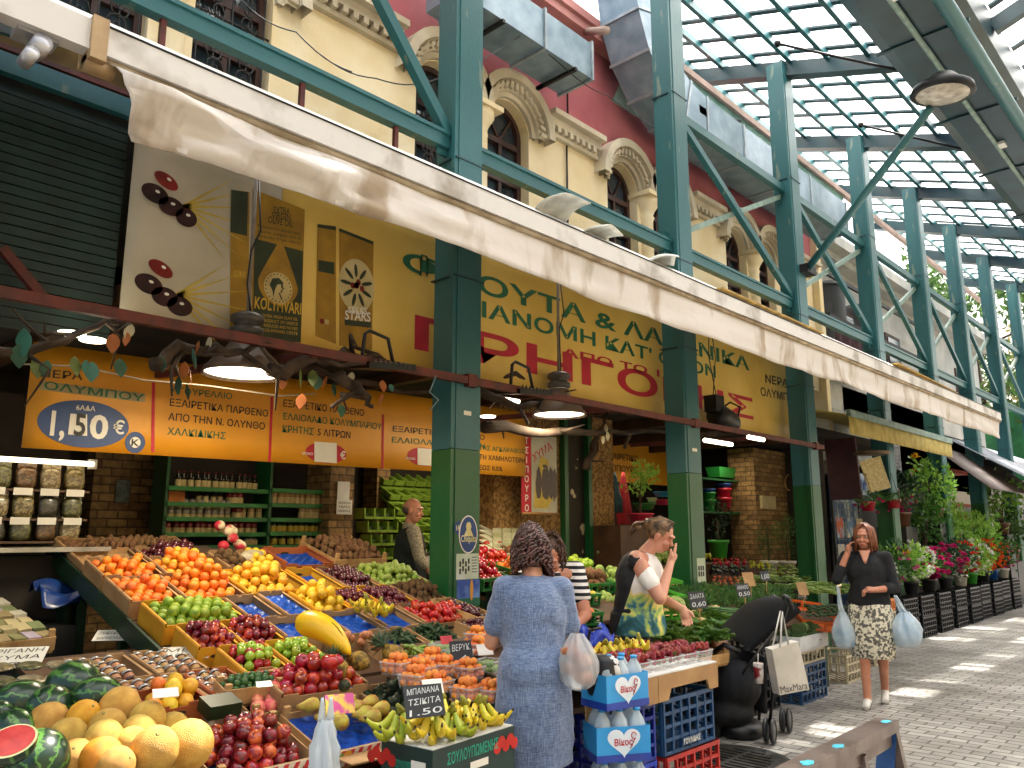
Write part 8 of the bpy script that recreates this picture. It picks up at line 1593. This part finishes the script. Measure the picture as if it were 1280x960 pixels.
for k in range(6):a=MB();yy=ya+.15+(yb-ya-.3)*(k%3)/2;a.box((-5.57,yy,1.2+.45*(k//3)),(.01,.28,.34));solo(a,'magazine',mat('mag_%d'%k,['#8aa8c8','#d8c8a0','#c98a7a','#a8b8d0','#e0d8c8','#7a98b8'][k],['#d8d0c0','#4a6a9a','#e8e0d0','#c06040','#6a8ab0','#e0c890'][k],sc=6,thresh=(.45,.55)),'magazine on the wire rack, %s row, %s'%(['lower','upper'][k//3],['left','middle','right'][k%3]),'magazine')
a=MB();q=hx(1052,560,-5.1);a.box(q-V((0,0,.35)),(.5,.06,1.0),Matrix.Rotation(.1,3,'X'));solo(a,'maroon_sign',mat('maroon','#4a2430','#351a22'),'dark maroon hanging board beside the drainpipe column','board')
a=MB();q=hx(1093,585,-4.4);a.box(q-V((0,0,.1)),(.02,.34,.5),Euler((.25,0,-.8)).to_matrix());solo(a,'paper_notice',mat('old_paper','#c9b98a','#a8986a',sc=30),'tilted old paper notice hanging before the fourth column','notice')
a=MB();a.lathe([(.001,.06),(.25,.03),(.28,0),(.2,-.02)],18,hx(1090,567,-4.5));solo(a,'tin_plate',mat('rusty_lid','#7a6650','#4f3f30'),'flat rusty tin plate above the tilted paper notice','plate')
def awn(px0,px1,py,X,h,dep,m,lab,fr=GREYW):
 y0,y1=hx(px0,py,X).y,hx(px1,py,X).y;z=hx((px0+px1)/2,py,X).z;t=thing('awning',lab,'awning',(X,y0,z));a=MB();a.solid(lambda u,v:V((X+.0,y0+(y1-y0)*u,z-h*v)),12,3,(.008,0,0));a.build('valance',m,t,True);a=MB();a.solid(lambda u,v:V((X-dep*v,y0+(y1-y0)*u,z+.5*v)),6,4,(0,0,.01));a.build('canopy',m,t,True);a=MB();a.bar((X,y0,z+.03),(X,y1,z+.03),.06,.1);a.build('front_bar',PALEG,t,True)
awn(1062,1187,536,-4.35,.28,1.9,mat('faded_yellow','#d9c878','#b9a55c',rough=.8,translucent=.2),'faded yellow awning of the next shop beyond the drainpipe column')
t=thing('awning','dark brown steep awning with a white edge beyond the fifth column','awning',(-5,20,2));a=MB();a.solid(lambda u,v:V((-4.9+1.0*v,17.5+5*u,3.3-.9*v)),6,4,(0,0,.02));a.build('canopy',mat('brown_canvas','#4f3f36','#3a2d26'),t,True)
t=thing('awning','steep pale grey awning catching the sun near the right edge','awning',(-4,23,2));a=MB();a.solid(lambda u,v:V((-5.2+1.9*v,19.5+8*u,3.7-1.25*v)),6,4,(0,0,.02));a.build('canopy',mat('grey_canvas','#8f96a0','#767d87',rough=.7),t,True)
for k,(y,c_,h)in enumerate(((19.8,'#8a8478',4.6),(25,'#b0a898',4.2),(31,'#8f8a80',3.6),(38,'#a89c88',3.4))):
 t=thing('far_shop',['grey','pale','dull','sandy'][k]+' shop front down the lane, '+['nearest','second','third','farthest'][k],'shop',(-7,y,0));a=MB();a.box((-7.6,y,h/2),(2.6,6,h));a.build('wall',mat('far_wall_%d'%k,c_,rough=.85,sc=1.5),t,True)
 for j in range(3):a=MB();a.box((-6.28,y-2+2*j,1.2),(.06,1.4,2.3));a.build('door',mat('far_glass','#2a2f33','#4f5a5f',rough=.3,sc=1),t,True)
a=MB();a.box((-1,56,4),(30,3,8));solo(a,'end_building',mat('far_cream','#c9c4b8','#b0aa9c',rough=.85,sc=.5),'pale building closing the end of the lane','building')
a=MB();a.solid(lambda u,v:V((-6.1+.2*sin(u*7),15.4+3.0*u,6.5-.7*v+.12*sin(u*9+v*3))),20,6,(.02,0,0));solo(a,'dark_tarpaulin',BLACK,'sagging black tarpaulin on the terrace rail of the grey building','tarpaulin')
a=MB();a.solid(lambda u,v:V((-5.9+.05*sin(u*20),15.6+1.6*u,5.8-1.3*v)),20,6,(.02,0,0));solo(a,'brown_cloth',mat('brown_cloth','#4a3038','#38242a',rough=.85),'brown maroon cloth hanging on the terrace above the awning','cloth')
for z in(5.0,5.75,6.6):a=MB();a.bar((-5.85,15.2,z),(-5.85,22,z),.05,.07);solo(a,'terrace_rail',DARKM,'dark horizontal rail along the terrace at height %s'%{5.0:'one, lowest',5.75:'two, middle',6.6:'three, top'}[z],'rail')
def tree(x,y,h,r,lm,lab,n=1500):
 t=thing('tree',lab,'tree',(x,y,0));a=MB();a.tube([(0,0,0),(.2,0,h*.4),(0,.1,h*.75)],[.25,.17,.06],9)
 for k in range(9):g=k*2.4;z=h*(.3+.05*k);a.tube([(0,0,z),(cos(g)*r*.4,sin(g)*r*.4,z+.7),(cos(g)*r*.8,sin(g)*r*.8,z+1.1)],[.09,.05,.02],6)
 a.build('trunk',BARK,t);a=MB();cl=[V((U(-1,1)*r,U(-1,1)*r,h*U(.35,1)))for _ in range(34)]
 for _ in range(n):c_=rnd.choice(cl)+rv()*.9;leaf(a,c_,rv()+V((0,0,-.2)),rv(),U(.25,.45),U(.12,.2))
 a.build('crown',lm,t)
TRG=mat('tree_green','#5a7a3a','#33512a',rough=.6,sc=1,translucent=.3);TRB=mat('tree_brown','#8a7a4a','#5f6a38',rough=.6,sc=1,translucent=.3)
tree(-7.2,32,11,2.2,TRG,'tall green conifer beyond the sixth column',2200);tree(-5.2,36,10,2.4,TRB,'olive brown tree beyond the last columns',2000);tree(-9.5,35,12,2.4,TRG,'dark conifer at the back behind the grey building',1500);tree(-2.5,42,9,2.6,TRG,'green tree at the far end of the lane by the right edge',1600)
RST=mat('worn_brown_metal','#8a7c74','#5a4a42',rough=.32,sc=7,metal=.6,bump=.08,bsc=50);RBL=mat('blue_paint','#2a5a96','#1f4478',rough=.5,sc=12);TQ=mat('turquoise_paint','#35b5c9','#2a97aa',rough=.5)
t=thing('metal_trestle','worn brown metal trestle with turquoise paint marks in the right foreground','trestle',(-1.3,2.3,0));A_,B_=hd(985,972,1.75),hd(1110,905,2.35)
d_=(B_-A_).normalized();a=MB();a.bar(A_,B_,.06,.03);a.build('top_rail',RST,t,True);a=MB();a.bar(A_+V((0,0,-.035)),B_-d_*.03+V((0,0,-.037)),.03,.035);a.build('lower_rail',RST,t,True)
for k,s in enumerate((.12,.4,.93)):a=MB();c_=A_.lerp(B_,s)+V((0,0,.016));a.poly([c_+d_*(.03*cos(g)*U(.5,1.2))+V((d_.y,-d_.x,0))*(.018*sin(g)*U(.5,1)+.008)for g in[2*pi*q/14 for q in range(14)]]);a.build('paint_mark',TQ,t,True)
sd=V((d_.y,-d_.x,0)).normalized()
for s,m_ in((1,RST),(-1,RBL)):a=MB();a.bar(B_-V((0,0,.02)),B_+sd*s*.13+d_*.05*s-V((0,0,B_.z)),.05,.03,up=d_);a.build('leg',m_,t,True);a=MB();a.bar(A_-V((0,0,.02)),A_+sd*s*.13-V((0,0,A_.z)),.05,.03,up=d_);a.build('leg',m_,t,True)
a=MB();m_=A_.lerp(B_,.6);a.bar(m_+V((0,0,-.03)),m_+V((0,0,-.3))+d_*.05,.05,.02,up=d_);a.build('strut',RST,t,True)
def sticker(name,lab,y,z,w,h,fn,x=CX+.135+.009):t=thing(name,lab,name.replace('_',' '),(x,y,z));fn(t,x,y,z,w,h);return t
yc,zc=CY[1],hx(583,690,CX+.14).z
def f1(t,x,y,z,w,h):
 a=MB();ellipse(a,(x+.003,y+.01,z),Yv,Zv,.10,.145,32);a.build('rim',WHT,t,True);a=MB();ellipse(a,(x+.005,y+.01,z),Yv,Zv,.09,.135,32);ellipse(a,(x+.002,y-.09,z+.05),Yv,Zv,.05,.05,18);a.build('blue_field',BLU,t,True)
 a=MB();text_mb(a,'Chiquita',(x+.008,y-.07,z-.055),Yv,Zv,.16,.05,.02);text_mb(a,'1€',(x+.006,y-.12,z+.03),Yv,Zv,.04,.04,.02);ellipse(a,(x+.0065,y+.01,z+.06),Yv,Zv,.028,.035,12);a.poly([(x+.0068,y+.01+q[0]*.05,z+.01+q[1]*.04)for q in((-1,-.6),(1,-.6),(.5,.6),(-.5,.6))]);a.build('white_lettering',mat('sticker_yellow','#e0d8a8','#c9b86a'),t,True)
sticker('fruit_sticker','oval blue fruit sticker on the column beside the blue dress',yc,hx(583,668,CX+.14).z,.2,.3,f1)
zt_,zb_=hx(583,692,CX+.14).z,hx(583,758,CX+.14).z;zm=hx(583,724,CX+.14).z
def f2(t,x,y,z,w,h):
 a=MB();rect(a,(x,y-.11,zm),Yv,Zv,.235,zt_-zm);a.build('sheet',mat('poster_sheet','#d3d6c9','#b9c4a0',sc=6),t,True);a=MB()
 for k in range(8):rect(a,(x+.002,y-.08+.03*(k%4),zm+.04+.055*(k//4)+.02*(k%2)),Yv,Zv,.018,.04)
 [rect(a,(x+.002,y+.05,zm+.05+.022*k),Yv,Zv,.06,.006)for k in range(6)];a.build('bottle_print',DKT,t,True)
sticker('poster','small white poster with dark bottles on the sticker column',yc,zm,.2,.2,f2)
def f3(t,x,y,z,w,h):a=MB();rect(a,(x,y-.10,zb_),Yv,Zv,.24,zm-zb_-.003);a.build('sheet',mat('poster_blue','#6f8fc4','#2f4f9a',sc=8,thresh=(.4,.6)),t,True);a=MB();rect(a,(x+.002,y-.10,zb_),Yv,Zv,.24,.06);a.build('green_print',GRN,t,True);a=MB();ellipse(a,(x+.004,y+.05,zb_+.12),Yv,Zv,.018,.08,12);a.build('orange_print',mat('print_orange','#e0a03a'),t,True)
sticker('poster','small blue poster with an orange figure on the sticker column',yc,zb_,.2,.2,f3)
q=hx(877,712,CX+.15);y2_=CY[2]
def f4(t,x,y,z,w,h):a=MB();rect(a,(x,y-.05,z),Yv,Zv,.17,.25);a.build('sheet',mat('poster_sheet','#d3d6c9'),t,True);a=MB();[rect(a,(x+.002,y-.03+.045*(k%3),z+.06+.06*(k//3)),Yv,Zv,.03,.05)for k in range(6)];a.build('print',DKT,t,True)
sticker('paper_notice','small pale printed notice low on the second column',y2_,q.z-.13,.2,.2,f4)
for k,(y_,z_,w_)in enumerate(((yc,hx(583,516,CX+.14).z,.08),(y2_,hx(860,561,CX+.14).z,.1))):a=MB();rect(a,(CX+.146,y_-.05,z_-.02),Yv,Zv,w_,.035);solo(a,'paint_patch',WHT,'small white scrap stuck where green meets teal on the %s column'%['first','second'][k],'sticker')
for n_,(o_,us_)in list(PROTO.items()):
 if not us_:bpy.data.objects.remove(o_)
scene.render.engine='CYCLES'
scene.view_settings.view_transform='Standard';scene.view_settings.look='None'
scene.view_settings.exposure=EXPOSURE;scene.view_settings.gamma=1
scene.cycles.use_denoising=True
scene.cycles.max_bounces=8;scene.cycles.diffuse_bounces=4;scene.cycles.glossy_bounces=3
scene.cycles.transparent_max_bounces=12;scene.cycles.transmission_bounces=6
scene.cycles.caustics_reflective=False;scene.cycles.caustics_refractive=False
scene.cycles.sample_clamp_indirect=6
